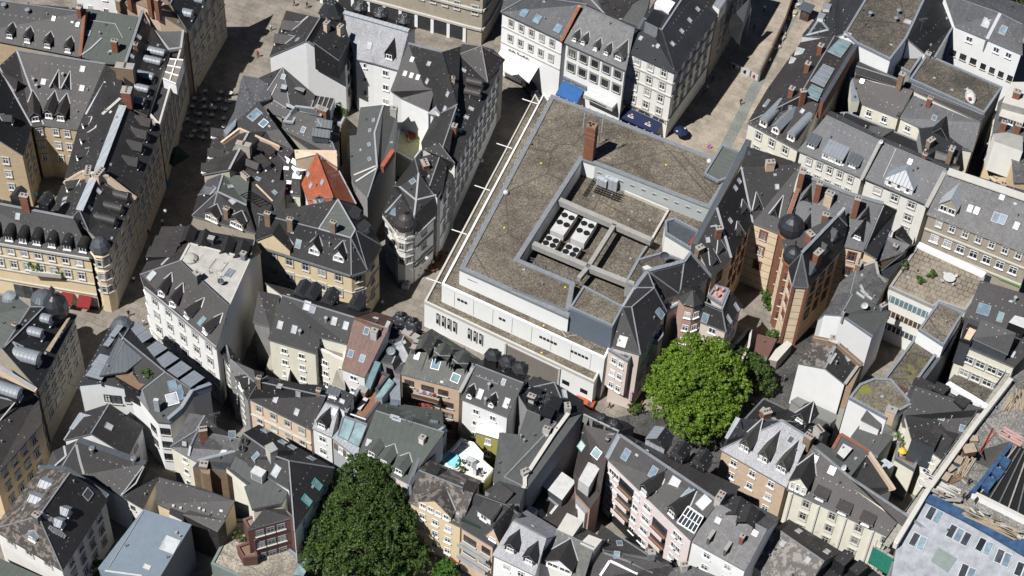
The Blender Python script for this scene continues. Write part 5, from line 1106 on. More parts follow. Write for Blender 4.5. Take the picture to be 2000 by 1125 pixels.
for x, y, r_, zt, hh in ((172, 600, 1.95, 17.2, 3.6), (188, 835, 1.5, 16.2, 2.8)):
    p = W(x, y + 90 * r_ / 1.95, zt); mb = MB(); mb.lathe((p.x, p.y, 0), [(r_ * .85, 0), (r_ * .85, zt - .8), (r_ * 1.05, zt - .5), (r_ * 1.05, zt)], 'brick_red', 8); mb.build('tower', B.root, B.c)
    mb = MB(); mb.lathe((p.x, p.y, 0), [(r_ * .85, zt), (r_ * 1.04, zt + r_ * .3), (r_ * 1.12, zt + r_ * .7), (r_ * 1.02, zt + r_ * 1.15), (r_ * .72, zt + r_ * 1.55), (r_ * .35, zt + r_ * 1.85), (r_ * .13, zt + r_ * 2.1), (.09, zt + r_ * 2.6), (.2, zt + r_ * 2.7), (.02, zt + r_ * 3.1)], 'dome_black', 12); mb.build('onion_dome', B.root, B.c)
    for k in range(5, 8):
        a_ = math.pi / 8 + k * math.pi / 4
        for z in (2.5, 5.8, 9.1, 12.4): add_window(B.root, frameM(Vector((p.x + math.cos(a_) * r_ * .79, p.y + math.sin(a_) * r_ * .79, z)) - B.c, Vector((math.cos(a_), math.sin(a_), 0))), 'r', .8, 1.7)
T(2, 2)
B = PB('rose_apartments', 'rose-grey apartment block with steep dark roofs and an octagonal turret beside the bright tree',
 'a 780 458 14.5 b 1003 522 14.5 c 1210 185 14.5 p 1185 95 14.5 o 1310 50 14.5 n 1555 -90 15 m 1395 -274 18.5 l 1345 -205 18.5 k 1060 -130 18.5 t 960 0 18.5 u 868 150 17 h 935 150 18.6 w 1112 0 18.6', 'abhu hbcw cpw uhwt twk kwpo klo lmno', 'slate_clean', 'render_rose', ov=.25, cat='apartment block')
B.caps('wc', .15, 'zinc'); B.caps('utk klm mn', .5, 'zinc'); B.sky([(862, 422)], 1.3, 1.7, 'plastic_white', 'plastic_white'); B.sky([(1155, 200)], 1.2, 1.6, 'glass_blue'); B.windows('bc', 'w', 2.6, 1.3, 1.4, fh=3.2); B.windows('po on', 'w', 1.7, 1.2, 1.4, fh=3.2)
B.block([(755, 490), (800, 468), (932, 540), (905, 578)], 4.2, 13.0, 'render_rose', 'gravel_dark', 'stair_bay', .3, 'zinc')
a, b = W(762, 492, 13), W(905, 576, 13)
d = V2(b - a).normalized(); o_ = Vector((d.y, -d.x, 0)); L = V2(b - a).length
for z in (11, 7.9, 4.8): 
    for t in (.3, .68): add_window(B.root, frameM(V2(a) + d * L * t + o_ * .05 + Vector((0, 0, z - .3)) - B.c, o_), 'w', .95, 1.4)
c = W(1405, 62, 16.2); mb = MB(); mb.lathe((c.x, c.y, 0), [(1.95, 0), (1.95, 15.8)], 'render_salmon', 8, rot=.15); mb.build('stair_turret', B.root, B.c); mb = MB(); mb.lathe((c.x, c.y, 0), [(2.2, 15.8), (2.2, 16.0), (.1, 17.6)], 'slate_clean', 8, rot=.15); mb.build('turret_roof', B.root, B.c)
for k in range(5, 8):
    a_ = .15 + math.pi / 8 + k * math.pi / 4
    for z in (3.0, 6.4, 9.6, 12.8): add_window(B.root, frameM(Vector((c.x + math.cos(a_) * 1.82, c.y + math.sin(a_) * 1.82, z)) - B.c, Vector((math.cos(a_), math.sin(a_), 0))), 'w', 1.0, 1.4)
B.vol(parse('A 1465 262 12.5 B 1672 345 12.5 C 1805 130 12.5 D 1700 20 15.5 E 1640 172 15.5 F 1495 110 15.5'), ['ABEF', 'BCDE'], 'slate_clean', 'render_rose', ov=.2, edge='zinc'); B.caps('DEF', .25, 'zinc'); B.block([(1530, 70), (1590, -10), (1690, 20), (1640, 140)], 8, 14.2, 'render_rose', 'pink', 'roof_terrace', .5, 'zinc')
B.sky([(1510, 235)], 1.0, 1.5, 'glass_blue'); B.sky([(1755, 150), (1695, 245)], .6, 1.4, 'plastic_white'); B.windows('AB', 'w', 2.2, 1.2, 1.3, fh=3.1, top=.6); B.windows('BC', 'w', 2.4, 1.1, 1.3, fh=3.1)
B.block([(1075, 430), (1040, 350), (1110, 260), (1180, 330), (1175, 400), (1140, 440)], 2, 11.2, 'render_rose', 'deck', 'balcony_bay', .9, 'zinc'); B.block([(1215, 190), (1310, 140), (1310, 60), (1190, 90)], 2, 12.3, 'render_rose', 'plastic_white', 'terrace_bay', .6, 'zinc')
onw = MB(); a = W(905, 575, 13); 
# low terrace wall east
B.block([(1670, 520), (1840, 335), (1870, 345), (1850, 480), (1790, 600), (1700, 560)], 0, 4.5, 'render_rose', 'soil', 'garden_terrace', .8, 'stone_trim')
ROSE = B
# ================= ISLAND SOUTH OF THE PLAZA =================
T(0, 1)
B = PB('white_rounded_house', 'large white rounded corner house with slate roof and a sunken pale flat terrace',
 'a 1093 1022 15 b 1130 1126 15 c 1692 1599 15 r 1793 1258 18 s 1952 903 18 e 2045 838 15 n 1990 750 15.5 f 1470 655 15.5 g 1410 630 15 h 1272 690 15 p 1412 912 18 q 1482 782 18', 'abcrp hap ghpq gqf fqsn nse pqsr', 'slate_brown', 'render_white', ov=.25, roofs=['slate_brown', 'slate_brown', 'slate_brown', 'slate_brown', 'slate', 'slate', 'membrane'])
B.caps('pq qs', .35, 'stone_trim', .25); B.caps('rp', .3, 'zinc'); B.caps('srp', .2, 'stone_trim'); B.line([(1130, 1120), (1400, 1345), (1688, 1590)], .2)
B.dorm([(1262, 730), (1215, 800), (1165, 885)], 's', 2.0, 1.2, roof='slate_brown', wall='slate_dark', dirv=(-.95, .1), maxL=4.5); B.line([(1385, 735), (1405, 748), (1345, 800), (1365, 815), (1300, 870), (1320, 890), (1260, 950)], .3)
B.dorm([(1262, 1190), (1350, 1272), (1460, 1360), (1603, 1482)], 'g', 1.25, 1.3, .7, wall='render_white', maxL=5)
B.dorm([(1495, 705), (1615, 740), (1795, 790), (1910, 820)], 'g', 1.8, 1.2, .9, roof='slate', wall='slate_dark', dirv=(.1, 1), maxL=3.2); B.windows('bc', 'a', 3.2, 1.25, 1.9, floors=4, fh=3.5, top=.9, margin=.3); B.windows('ab', 'w', 2.6, 1, 1.8); B.band('bc ab', [-.5, 4.2], 'stone_trim', .35, .25)
B.sky([(1185, 1030)], 1.1, 1.7, 'glass_pale', 'zinc_dark'); B.sky([(1380, 675)], .9, 1, 'glass_roof', 'zinc_dark'); B.sky([(1578, 1385)], .9, 1.6, 'glass_roof', 'zinc_dark'); B.chim([(1545, 1075)], 1.0, .8, 2.0, 'concrete_dark', 1); B.chim([(1655, 780)], .9, .7, 1.4, 'lead_dark', 0); B.chim([(1905, 900)], .8, .7, 1.4, 'lead', 1)
B.sky([(1610, 920)], 2.2, 2.2, 'membrane', 'membrane'); B.sky([(1715, 950)], 1.8, 2.2, 'membrane', 'membrane'); B.sky([(1795, 1010)], 1.0, 1.5, 'zinc', 'zinc'); B.aerial([(1700, 1060)], 2.2); B.dish([(1730, 1095)], .5, 'lead_dark')
p = W(1490, 900, 18.05); mb = MB(); mb.lathe(p, [(1.1, 0), (1.1, .3), (.6, .7), (.05, .8)], 'membrane', 14); mb.build('roof_light', B.root, B.c)
T(1, 2)
B = PB('long_dark_rear_house', 'long dark slate roofed house with a recessed roof terrace over a pale yellow rear wall',
 'a 92 402 12.3 b 468 515 12.3 c 690 590 12.3 d 770 232 17.6 e 205 58 17.6 f 70 -40 13.5 g 905 165 13.2 h 500 386 14.3 i 712 440 14.6 j 670 580 12.3', 'abhijde'.replace('abhijde', 'abhide') + ' edgf', 'slate_clean', 'render_cream', ov=.2)
B.vol(parse('k -25 268 12 l 105 302 12 m 185 60 16.4 n 20 20 15.5'), ['klmn'], 'slate', 'render_grey', ov=.15)
B.block([(470, 480), (500, 392), (712, 445), (690, 585)], 4, 11.6, 'render_cream', 'slatted', 'roof_terrace', .5, 'render_cream')
B.sky([(190, 290), (300, 325), (612, 260), (703, 295)], .8, 1.2, 'glass_pale'); B.sky([(400, 140)], 1.0, 1.4, 'glass_pale'); B.sky([(445, 165)], .9, 1.3, 'zinc', 'zinc'); B.pipe([(548, 265), (345, 365)], 1.0, .2)
for x, y in ((365, 30), (445, 50), (580, 90), (790, 130)):
    m_ = MB(); c = W(x, y, 15.2); m_.box((0, 0, -.5), (1.9, 2.6, 2.2), 'slate_dark'); m_.face([(-1.1, -1.5, .6), (0, -1.2, 1.5), (0, 1.5, 1.5), (-1.1, 1.5, .6)], 'slate_blue'); m_.face([(1.1, -1.5, .6), (1.1, 1.5, .6), (0, 1.5, 1.5), (0, -1.2, 1.5)], 'slate_blue'); m_.face([(-1.1, -1.5, .6), (1.1, -1.5, .6), (0, -1.2, 1.5)], 'slate_blue'); o = m_.build('dormer', B.root); o.location = c - B.c; o.rotation_euler.z = R(-18)
B.windows('ab', 'w', 2.7, 1.0, 1.2, fh=2.9, top=1.4)
a, b = W(470, 480, 11.6), W(690, 585, 11.6); d = V2(b - a).normalized(); o_ = Vector((d.y, -d.x, 0))
for z in (8.6, 5.9, 3.2):
    for t in (1.6, 4.6): add_window(B.root, frameM(V2(a) + d * t + o_ * .03 + Vector((0, 0, z)) - B.c, o_), 'w', 1.0, 1.2)
B.line([(205, 62), (765, 235)], .25, .1, 'lead')
T(1, 2)
B = GB('brown_tiled_house', 'narrow steep brown clay-tiled house with fire walls either side, below the plaza', (668, 632, 850, 700), (768, 232, 1035, 320), 12.3, 'tile_brown', 'render_white', 40, ov=.15)
B.wallpar([(768, 235, B.zr + .1), (985, 320, B.zr + .1)], .3, .15, 'brick_old', 'tile_brown'); B.wallpar([(1040, 262, B.zr + .2), (868, 640, 12.8)], .5, .4, 'concrete', 'lead'); B.sky([(865, 338), (742, 515), (832, 552)], .8, 1.1, 'glass_blue'); B.chim([(925, 385)], 1.0, .8, 1.6, 'stone_trim', 1); B.windows('ab', 'w', 3, 1.2, 1.1); B.sky([(938, 238)], .8, .6)
B = PB('charcoal_flat_house', 'charcoal felt-roofed narrow house with turreted dormers, aerial and satellite dish, left of the mossy roof',
 'a 905 560 12.6 b 1062 592 12.6 c 1165 355 14.5 d 1035 290 14.8 e 1060 240 14 f 1340 350 13 g 1230 470 13 h 1130 660 11.5 i 1080 650 11.5', 'abcd dcfe cbihgf', 'felt_dark', 'render_grey', ov=.15, roofs=['felt_dark', 'slate_dark', 'slate_dark'])
B.aerial([(1065, 490)], 2.6); B.dish([(1055, 520)], .7, 'zinc', 1.1); B.sky([(1140, 500)], 1.2, 3.2, 'glass_pale'); B.sky([(1155, 425)], .5, .5, 'plastic_white'); B.chim([(1215, 400)], 1.1, 3.0, 1.0, 'brick_old', 3)
for x, y in ((1132, 262), (1222, 305)):
    c = W(x, y, 14.2); m_ = MB(); m_.box((0, 0, -.2), (2.3, 2.2, 1.6), 'slate_dark', Matrix.Rotation(R(-20), 4, 'Z')); m_.lathe((0, 0, 0), [(1.5, .6), (1.0, 1.3), (.5, 1.5), (.45, 2.0), (.1, 2.3)], 'slate_blue', 6); o = m_.build('dormer', B.root); o.location = c - B.c
T(1, 2)
B = GB('mossy_brick_house', 'green-grey mossy roof over a tan brick rear wall with balconies of flowers and laundry', (1130, 672, 1592, 792), (1240, 405, 1700, 600), 13.2, 'slate_moss', 'brick_tan', 33, ov=.12)
B.sky([(1258, 532)], .8, 1.2, 'glass_pale'); B.sky([(1405, 600)], 1.3, 1.5, 'glass_blue', 'white_paint'); B.sky([(1560, 705)], 1.3, 1.3, 'glass_roof', 'white_paint'); B.line([(1345, 495), (1290, 650)], .12, .1, 'felt'); B.dorm([(1350, 425), (1480, 500), (1620, 560)], 'g', 2.2, 1.1, .9, roof='slate_moss', wall='slate_moss', dirv=(.3, 1), maxL=3); B.wallpar([(1700, 610, B.zr + .2), (1600, 800, 13.8)], .5, .4, 'render_grey', 'lead_dark'); B.chim([(1240, 470)], .6, 1.8, .9, 'concrete_dark', 2)
a, b, _ = B.edge('ab'); d = V2(b - a).normalized(); o_ = Vector((d.y, -d.x, 0)); L = V2(b - a).length
for t, z, w_ in ((.13, 10.6, 1.5), (.45, 10.4, 2.0), (.72, 10.4, 1.6), (.45, 7.6, 2.0), (.8, 7.6, 1.9), (.45, 4.6, 1.6), (.8, 4.9, 1.9), (.8, 2.0, 1.6)): add_window(B.root, frameM(V2(a) + d * L * t + o_ * .02 + Vector((0, 0, z)) - B.c, o_), 'd', w_, 1.4)
for z in (10.0, 7.0):
    p = V2(a) + d * L * .45; mb = MB(); mb.bar(p - d * 2.1 + o_ * .8 + Vector((0, 0, z)), p + d * 2.1 + o_ * .8 + Vector((0, 0, z)), 1.6, .15, 'concrete'); mb.bar(p - d * 2.1 + o_ * 1.55 + Vector((0, 0, z + .5)), p + d * 2.1 + o_ * 1.55 + Vector((0, 0, z + .5)), .06, .9, 'wood_red'); mb.build('balcony', B.root, B.c)
BALC = (V2(a) + d * L * .45 + o_ * 1.0, d, o_)
T(1, 2)
B = GB('white_dark_roof_house', 'white rear wall house with black slate roof and two slim dormers, behind the brick balconies', (1600, 868, 1965, 1012), (1712, 600, 2090, 745), 12.5, 'slate_clean', 'render_white', 40, ov=.2)
B.dorm([(1665, 862), (1835, 930)], 'g', .9, 1.0, .5, wall='white_paint', roof='slate_dark'); B.sky([(1752, 830), (1958, 900)], .8, 1.5, 'glass_pale'); B.pipe([(1820, 790), (1792, 905)], 1.3, .18); B.windows('ab', 'w', 2.6, 1.0, 1.2, fh=3.0, top=1.4); B.line([(1720, 690), (1940, 775)], .18, .1, 'lead'); B.sky([(1935, 735)], .6, .9, 'zinc')
for x, y in ((1850, 540), (1960, 590), (2060, 640)): 
    c = W(x, y, 15.4); m_ = MB(); m_.box((0, 0, -.4), (2.0, 2.2, 1.8), 'slate_dark', Matrix.Rotation(R(-20), 4, 'Z')); m_.lathe((0, 0, 0), [(1.4, .5), (.8, 1.2), (.05, 1.5)], 'slate_blue', 6); o = m_.build('dormer', B.root); o.location = c - B.c
T(2, 2)
B = PB('cluttered_attic_house', 'dark roof crowded with box dormers and aerials, partly hidden behind the store wall', 'a 60 800 14 b 165 690 14.5 c 330 740 14.5 d 560 880 13 e 560 960 13 f 440 1000 14 g 350 1050 15 h 120 950 15 i -120 560 15 j -30 560 14', 'aihgfc abc cfed', 'slate_dark', 'render_grey', ov=.15)
B.dorm([(190, 830), (350, 900), (300, 960)], 's', 1.6, 1.2, wall='slate_blue', dirv=(.3, 1), maxL=2.6, roof='slate_dark'); B.chim([(150, 890), (430, 965)], 1.1, .8, 1.4, 'stone_trim', 2); B.aerial([(240, 910), (250, 950)], 2.4); B.sky([(340, 985)], .9, 1.0, 'glass_blue'); B.sky([(410, 830)], 1.5, .7, 'plastic_white'); B.pipe([(320, 960)], .9)
T(2, 2)
B = PB('grey_felt_wedge_house', 'sloping grey felt roof above a very long blank blue-grey fire wall, centre bottom',
 'a 120 948 14.5 b 350 1050 14.5 c 545 985 14 d 120 1568 13 e -50 1700 12 f -60 1480 13.5', 'abf bcdf fde', 'felt', 'render_bluegrey', ov=0, edge='concrete')
B.wallpar([(440, 980, 14.8), (330, 1130, 14.4), (100, 1480, 13.6), (100, 1550, 13.3), (-10, 1680, 12.6)], .5, .4, 'render_bluegrey', 'stone_trim'); B.chim([(270, 1130), (100, 1460)], 1.0, .8, .9, 'stone_trim', 2); B.sky([(270, 1135)], 1.0, .9, 'plastic_white'); B.pipe([(95, 1210), (68, 1175)], .8)
T(2, 3)
B = PB('white_low_annex', 'small white-walled annex with grey hipped felt roof below the wedge roof, bottom centre', 'a -150 370 10.5 b -100 0 11 c 60 20 11 d 120 340 12.5 e 90 430 11 f -60 640 10', 'abcdef', 'felt', 'render_white', ov=.1)
T(1, 2)
B = PB('peach_street_house', 'broad slate roof with four small skylights over a peach rendered street facade', 'a -60 868 11.5 b 428 1112 11.5 c 545 850 16 d 20 735 16 e 540 760 15 f 350 752 14.5 g 90 690 14.5 h -70 760 14', 'abcd dcefg adgh', 'slate', 'render_peach', ov=.25)
B.sky([(185, 770), (330, 830), (155, 870), (320, 970)], .7, 1.0, 'glass_pale'); B.windows('ab', 's', 2.35, 1.0, 1.5, floors=3, fh=3.0, top=.9, margin=.3); B.band('ab', [-4.0], 'stone_trim', .3, .25); B.chim([(25, 735), (490, 830)], .6, .6, 1.0, 'brick_old')
T(1, 2)
B = PB('dark_lane_house', 'small dark house with two gabled dormers, leaning on the tall white side wall', 'a -280 500 12 b -70 870 11.5 c 10 760 14 d 60 660 14 e -20 640 15 f -200 560 15.5 g -230 430 14', 'abcfg cdef', 'slate', 'render_grey', ov=.2); B.windows('ab', 's', 2.5)
T(0, 2)
B.dorm([(1762, 715), (1885, 790)], 'g', 1.6, 1.2, .8, wall='render_white')
T(1, 2)
B = PB('stone_courtyard_wall_house', 'ruin-like tall grey chimney wall and pot plants inside the small walled court', 'a 590 760 7 b 630 640 10.5 c 680 640 10.5 d 700 790 8.5 e 650 830 7', 'abcde', 'render_dirty', 'render_dirty', ov=0)
B.block([(75, 640), (120, 480), (165, 510), (160, 640)], 0, 4.5, 'render_dirty', 'render_dirty', 'court_wall'); B.block([(230, 640), (245, 590), (275, 600), (245, 740)], 0, 6, 'render_dirty', 'stone_trim', 'court_wall')
T(1, 2)
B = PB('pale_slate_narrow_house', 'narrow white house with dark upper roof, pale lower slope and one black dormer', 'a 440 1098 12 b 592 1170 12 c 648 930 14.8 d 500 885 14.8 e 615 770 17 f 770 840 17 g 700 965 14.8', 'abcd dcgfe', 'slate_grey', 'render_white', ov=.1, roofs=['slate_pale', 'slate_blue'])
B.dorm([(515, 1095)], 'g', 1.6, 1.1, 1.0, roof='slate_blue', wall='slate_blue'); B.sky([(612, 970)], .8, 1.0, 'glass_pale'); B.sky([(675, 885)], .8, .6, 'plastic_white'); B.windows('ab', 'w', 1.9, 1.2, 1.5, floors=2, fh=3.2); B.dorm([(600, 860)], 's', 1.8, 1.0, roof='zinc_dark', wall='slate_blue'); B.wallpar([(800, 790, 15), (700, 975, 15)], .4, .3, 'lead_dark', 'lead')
T(1, 2)
B = PB('glass_roof_house', 'pale blue house with a large tilted glass roof and brown shutters beside the terracotta terrace', 'a 592 1172 12 b 790 1325 12 c 850 1085 14.5 d 672 1010 14.8 e 645 1110 12.8', 'abcde', 'zinc', 'wall_lightblue', ov=.1)
P = [W(640, 1155, 13.2), W(800, 1240, 13.2), W(868, 1070, 15.2), W(690, 1005, 15.4)]; mb = MB(); mb.face(P, 'glass_roof')
for t in (0, .5, 1): mb.bar(P[0].lerp(P[1], t), P[3].lerp(P[2], t), .14, .14, 'lead_dark')
mb.bar(P[0], P[1], .14, .14, 'lead'); mb.bar(P[3], P[2], .25, .2, 'lead'); mb.build('glass_roof', B.root, B.c); B.windows('ab', 'w', 1.9, .8, 1.3, floors=1)
a, b, _ = B.edge('ab'); d = V2(b - a).normalized(); o_ = Vector((d.y, -d.x, 0)); L = V2(b - a).length
for t in (.12, .5, .78): onb = MB(); p = V2(a) + d * L * t + Vector((0, 0, 10.4)) + o_ * .06; onb.bar(p - d * .35, p + d * .35, .08, 1.5, 'deck'); onb.build('shutter', B.root, B.c)
T(1, 2)
B = PB('terracotta_terrace_house', 'long terracotta paved roof terrace with glazed stair sheds between the houses', 'a 700 975 13 b 855 1050 13 c 985 875 13 d 950 800 13 e 1045 690 13 f 980 660 13 g 800 855 13', 'abcdefg', 'terracotta', 'render_grey', ov=0, parapet=.35, pmat='lead_dark')
B.block([(845, 780), (930, 570), (975, 585), (890, 795)], 10, 14.4, 'zinc', 'glass_roof', 'glass_shed'); B.block([(930, 860), (1040, 705), (1080, 740), (985, 860)], 10, 14.2, 'glass_pale', 'glass_roof', 'glass_shed'); B.block([(1030, 790), (1080, 700), (1125, 720), (1130, 880), (1060, 870)], 4, 13.4, 'render_bluegrey', 'zinc', 'side_wall'); B.chim([(835, 845)], 1.3, 1.0, 1.6, 'brick_old', 0)
mb = MB(); mb.bar(W(705, 975, 14.2), W(858, 1030, 14.2), .15, .15, 'white_paint'); mb.build('rail', B.root, B.c)
mb = MB(); c = W(830, 930, 13.1); mb.bar(c + Vector((-.5, -.8, .4)), c + Vector((.5, 1.4, .4)), .7, .12, 'plastic_white'); mb.bar(c + Vector((-1.3, -1.2, .3)), c + Vector((-.3, 1.6, .3)), .4, .3, 'black'); o = mb.build('sun_lounger'); tag(o, 'white sun lounger with dark frame on the terracotta roof terrace', 'lounger')
T(1, 2)
B = GB('green_felt_house', 'wide green-grey felt roof with three long sloping dormers, left of the round white terrace', (790, 1320, 1185, 1528), (935, 962, 1470, 1130), 11.8, 'felt_green', 'render_pink', 37, ov=.15)
B.dorm([(905, 1320), (1000, 1385), (1115, 1455)], 'g', 1.9, 1.3, .6, roof='felt_green', wall='felt_green', maxL=7); B.sky([(1075, 915), (1388, 1050)], 1.4, 1.2, 'glass_blue', 'lead_dark'); B.sky([(1100, 1025), (1085, 1010)], 1.3, .5, 'zinc'); B.sky([(880, 1210)], .9, 1.2, 'glass_pale', 'lead_dark'); B.aerial([(1175, 1050), (1205, 1080)], 2.6); B.wallpar([(1480, 1080, B.zr + .2), (1330, 1190, 15), (1195, 1540, 12.4)], .4, .3, 'render_bluegrey', 'lead_dark'); B.chim([(1300, 1200)], .8, .8, 1.0, 'render_pink', 1)
B.block([(1195, 1535), (1330, 1200), (1480, 1090), (1490, 1110), (1400, 1300), (1215, 1545)], 0, 13.0, 'render_bluegrey', 'lead_dark', 'fire_wall')
T(1, 3)
B = PB('round_terrace_house', 'rounded bright white roof terrace with a small blue pool, palm and lounge furniture', 'a 1530 140 9 b 1600 62 9 c 1700 95 9 d 1775 180 9 e 1770 230 9 f 1850 300 9 g 1780 390 9 h 1640 340 9 i 1500 290 9 j 1440 220 9', 'abcdefghij', 'render_white', 'render_greenyellow', ov=0, parapet=.5, pmat='render_cream'); RT = B
p = W(1512, 235, 9); mb = MB(); mb.lathe((p.x, p.y, p.z), [(1.45, -.3), (1.5, .55), (1.4, .55), (1.38, .35), (.05, .35)], 'pool', 20); o = mb.build('paddling_pool'); tag(o, 'round light blue paddling pool on the white roof terrace', 'pool')
B.block([(1690, 240), (1640, 200), (1670, 180), (1725, 215)], 8, 10.2, 'plastic_white', 'glass_pale', 'hatch'); B.block([(1530, 330), (1540, 275), (1590, 300), (1570, 345)], 8, 11, 'steel', 'zinc_pale', 'vent_housing'); B.block([(1690, 290), (1700, 250), (1725, 250), (1720, 300)], 8, 11.0, 'render_white', 'zinc', 'vent_housing')
T(1, 3)
B = PB('yellow_green_court_house', 'low yellow-green rear wall with planted yard beside the round white terrace', 'a 1715 0 8 b 1915 60 8 c 1930 -60 8 d 1730 -130 8', 'abcd', 'render_white', 'render_greenyellow', ov=.1); B.windows('ab', 'w', 2.2, .9, 1.3)
T(1, 3)
B = PB('pedimented_cafe_house', 'mottled brown roof house with wide pedimented bay of four windows over a pale orange facade', 'a 1190 545 11 b 1600 745 11 c 1700 470 15.5 d 1275 300 15.5 e 1350 215 12.5 f 1760 380 12.5', 'abcd dcfe', 'slate_patchy', 'render_yellow', ov=.25)
B.dorm([(1395, 640)], 'g', 5.4, 1.5, 2.2, roof='slate_patchy', wall='render_yellow', nwin=4, ww=.95, maxL=8); B.windows('ab', 'w', 2.3, 1.0, 1.4, fh=3.0, top=1.6, floors=3); B.dorm([(1400, 290), (1690, 425)], 's', 1.6, .9, dirv=(.3, 1), roof='slate', maxL=2)
T(1, 3)
B = PB('orange_balcony_house', 'narrow orange brick house with glazed balconies and a planted roof terrace, grey roof behind', 'a 1600 745 11.5 b 1850 900 11.5 c 2075 640 14.5 d 1960 560 15.5 e 1690 460 15.5 f 1660 570 13', 'abcdef', 'felt_dark', 'brick_tan', ov=.12)
B.block([(1605, 690), (1650, 580), (1790, 640), (1750, 760)], 4, 11.9, 'brick_tan', 'deck', 'roof_terrace', .4, 'green_dark'); B.dorm([(1780, 690)], 's', 2.4, 1.5, roof='slate', wall='white_paint'); B.dorm([(1850, 850)], 'g', 2.4, .8, 2.8, roof='slate', wall='brick_tan', maxL=5); a, b, _ = B.edge('ab'); d = V2(b - a).normalized(); o_ = Vector((d.y, -d.x, 0)); L = V2(b - a).length
for t, z, w_ in ((.28, 8.5, 2.2), (.8, 8.6, 1.5), (.28, 5.4, 2.2), (.8, 5.4, 2.0)): add_window(B.root, frameM(V2(a) + d * L * t + o_ * .02 + Vector((0, 0, z)) - B.c, o_), 'd', w_, 1.6)
for z in (8.0, 4.9): p = V2(a) + d * L * .5; mb = MB(); mb.bar(p - d * L * .48 + o_ * .6 + Vector((0, 0, z)), p + d * L * .45 + o_ * .6 + Vector((0, 0, z)), 1.2, .12, 'concrete'); mb.bar(p - d * L * .48 + o_ * 1.2 + Vector((0, 0, z + .5)), p + d * L * .45 + o_ * 1.2 + Vector((0, 0, z + .5)), .06, .9, 'glass_pale'); mb.build('balcony', B.root, B.c)
T(1, 3); B.block([(1790, 460), (1900, 380), (2100, 440), (2060, 560), (1960, 560)], 6, 14.6, 'render_grey', 'felt_dark', 'rear_roof')
T(1, 3)
B = GB('silver_roof_house', 'shiny silver-grey roof with two dark gabled dormers over a white shuttered facade, bottom centre', (1845, 960, 2180, 1120), (2010, 690, 2270, 830), 11.5, 'slate_pale', 'render_white', 38, ov=.2)
B.dorm([(1985, 935), (2130, 1025)], 'g', 1.8, 1.2, 1.0, roof='slate_blue', wall='slate_blue'); B.windows('ab', 'w', 2.2, 1.1, 1.6)
# ---- white crescent house and its neighbours ----
T(0, 2)
B = PB('crescent_white_house', 'white crescent house with charcoal wedge roof and rows of zinc dormers',
 'a 610 757 13.5 b 870 280 13.5 c 1040 262 13.5 d 1645 742 13.5 e 1500 800 14 f 1430 930 13 g 1330 1060 12.5 h 1230 1050 12.5 i 1160 960 13 j 1090 870 13.2 k 1010 790 13.5 l 780 740 14.5 m 960 390 17.3 n 1290 660 16 o 1110 800 15',
 'abml bcm cdenm nefo fghio oijk lmnok', 'slate_blue', 'render_white', ov=.12, roofs=['slate_blue', 'slate_blue', 'slate_blue', 'felt', 'felt', 'lead', 'slate_dark'], edge='zinc_dark')
B.dorm([(900, 360)], 's', 2.2, .8, roof='zinc', wall='slate_blue', dirv=(-.85, .35), maxL=2.8) ; B.dorm([(855, 430)], 's', 2.4, .8, roof='zinc', wall='slate_blue', dirv=(-.85, .35), maxL=2.8); B.dorm([(760, 590), (715, 670)], 's', 2.2, .8, roof='zinc', wall='slate_blue', dirv=(-.85, .35), maxL=2.8)
for x, y in ((1100, 345), (1150, 400), (1260, 495), (1350, 575), (1450, 650), (1550, 725)): B.dorm([(x + 5, y - 15)], 's', 1.9, .9, roof='zinc', wall='slate_blue', dirv=(.55, .8), maxL=2.8)
p = W(955, 300, 14.6); mb = MB(); mb.lathe((p.x, p.y, 0), [(1.7, 0), (1.7, 14.3), (1.8, 14.4), (1.5, 15.3), (.9, 15.9), (.05, 16.2)], 'zinc_dark', 14); mb.build('turret', B.root, B.c)
B.vol(parse('p 775 688 15.9 q 842 676 16.0 r 985 655 16.1 s 1115 550 16.6 t 967 422 17.4 u 928 385 17.2'), ['pqtu', 'qrst'], 'zinc_dark', 'black', ov=.3, base=13.4, edge='zinc_dark', th=.35); B.line([(845, 665), (960, 425)], .2, .1, 'lead_dark')
B.block([(1115, 620), (1165, 580), (1290, 665), (1215, 740)], 13, 15.4, 'render_white', 'zinc', 'attic_box'); B.block([(1015, 760), (900, 690), (1115, 560), (1195, 690), (1085, 800)], 11, 15.3, 'slate_dark', 'deck', 'roof_terrace')
B.sky([(1348, 765)], 1.2, 1.6, 'glass_blue', 'zinc'); B.sky([(1345, 870)], 1.7, 1.7, 'glass_pale', 'white_paint'); B.wallpar([(1645, 750, 14), (1500, 800, 14.4), (1420, 930, 13.6), (1315, 1020, 13.2)], .5, .5, 'render_bluegrey', 'zinc'); B.block([(1195, 880), (1205, 860), (1240, 865), (1235, 885)], 13, 15.8, 'zinc_pale', 'plastic_white', 'flue'); B.sky([(1400, 820)], 1.2, 2.2, 'glass_blue', 'zinc')
a, b, _ = B.edge('al'); d = V2(b - a).normalized(); o_ = Vector((d.y, -d.x, 0))
T(0, 2)
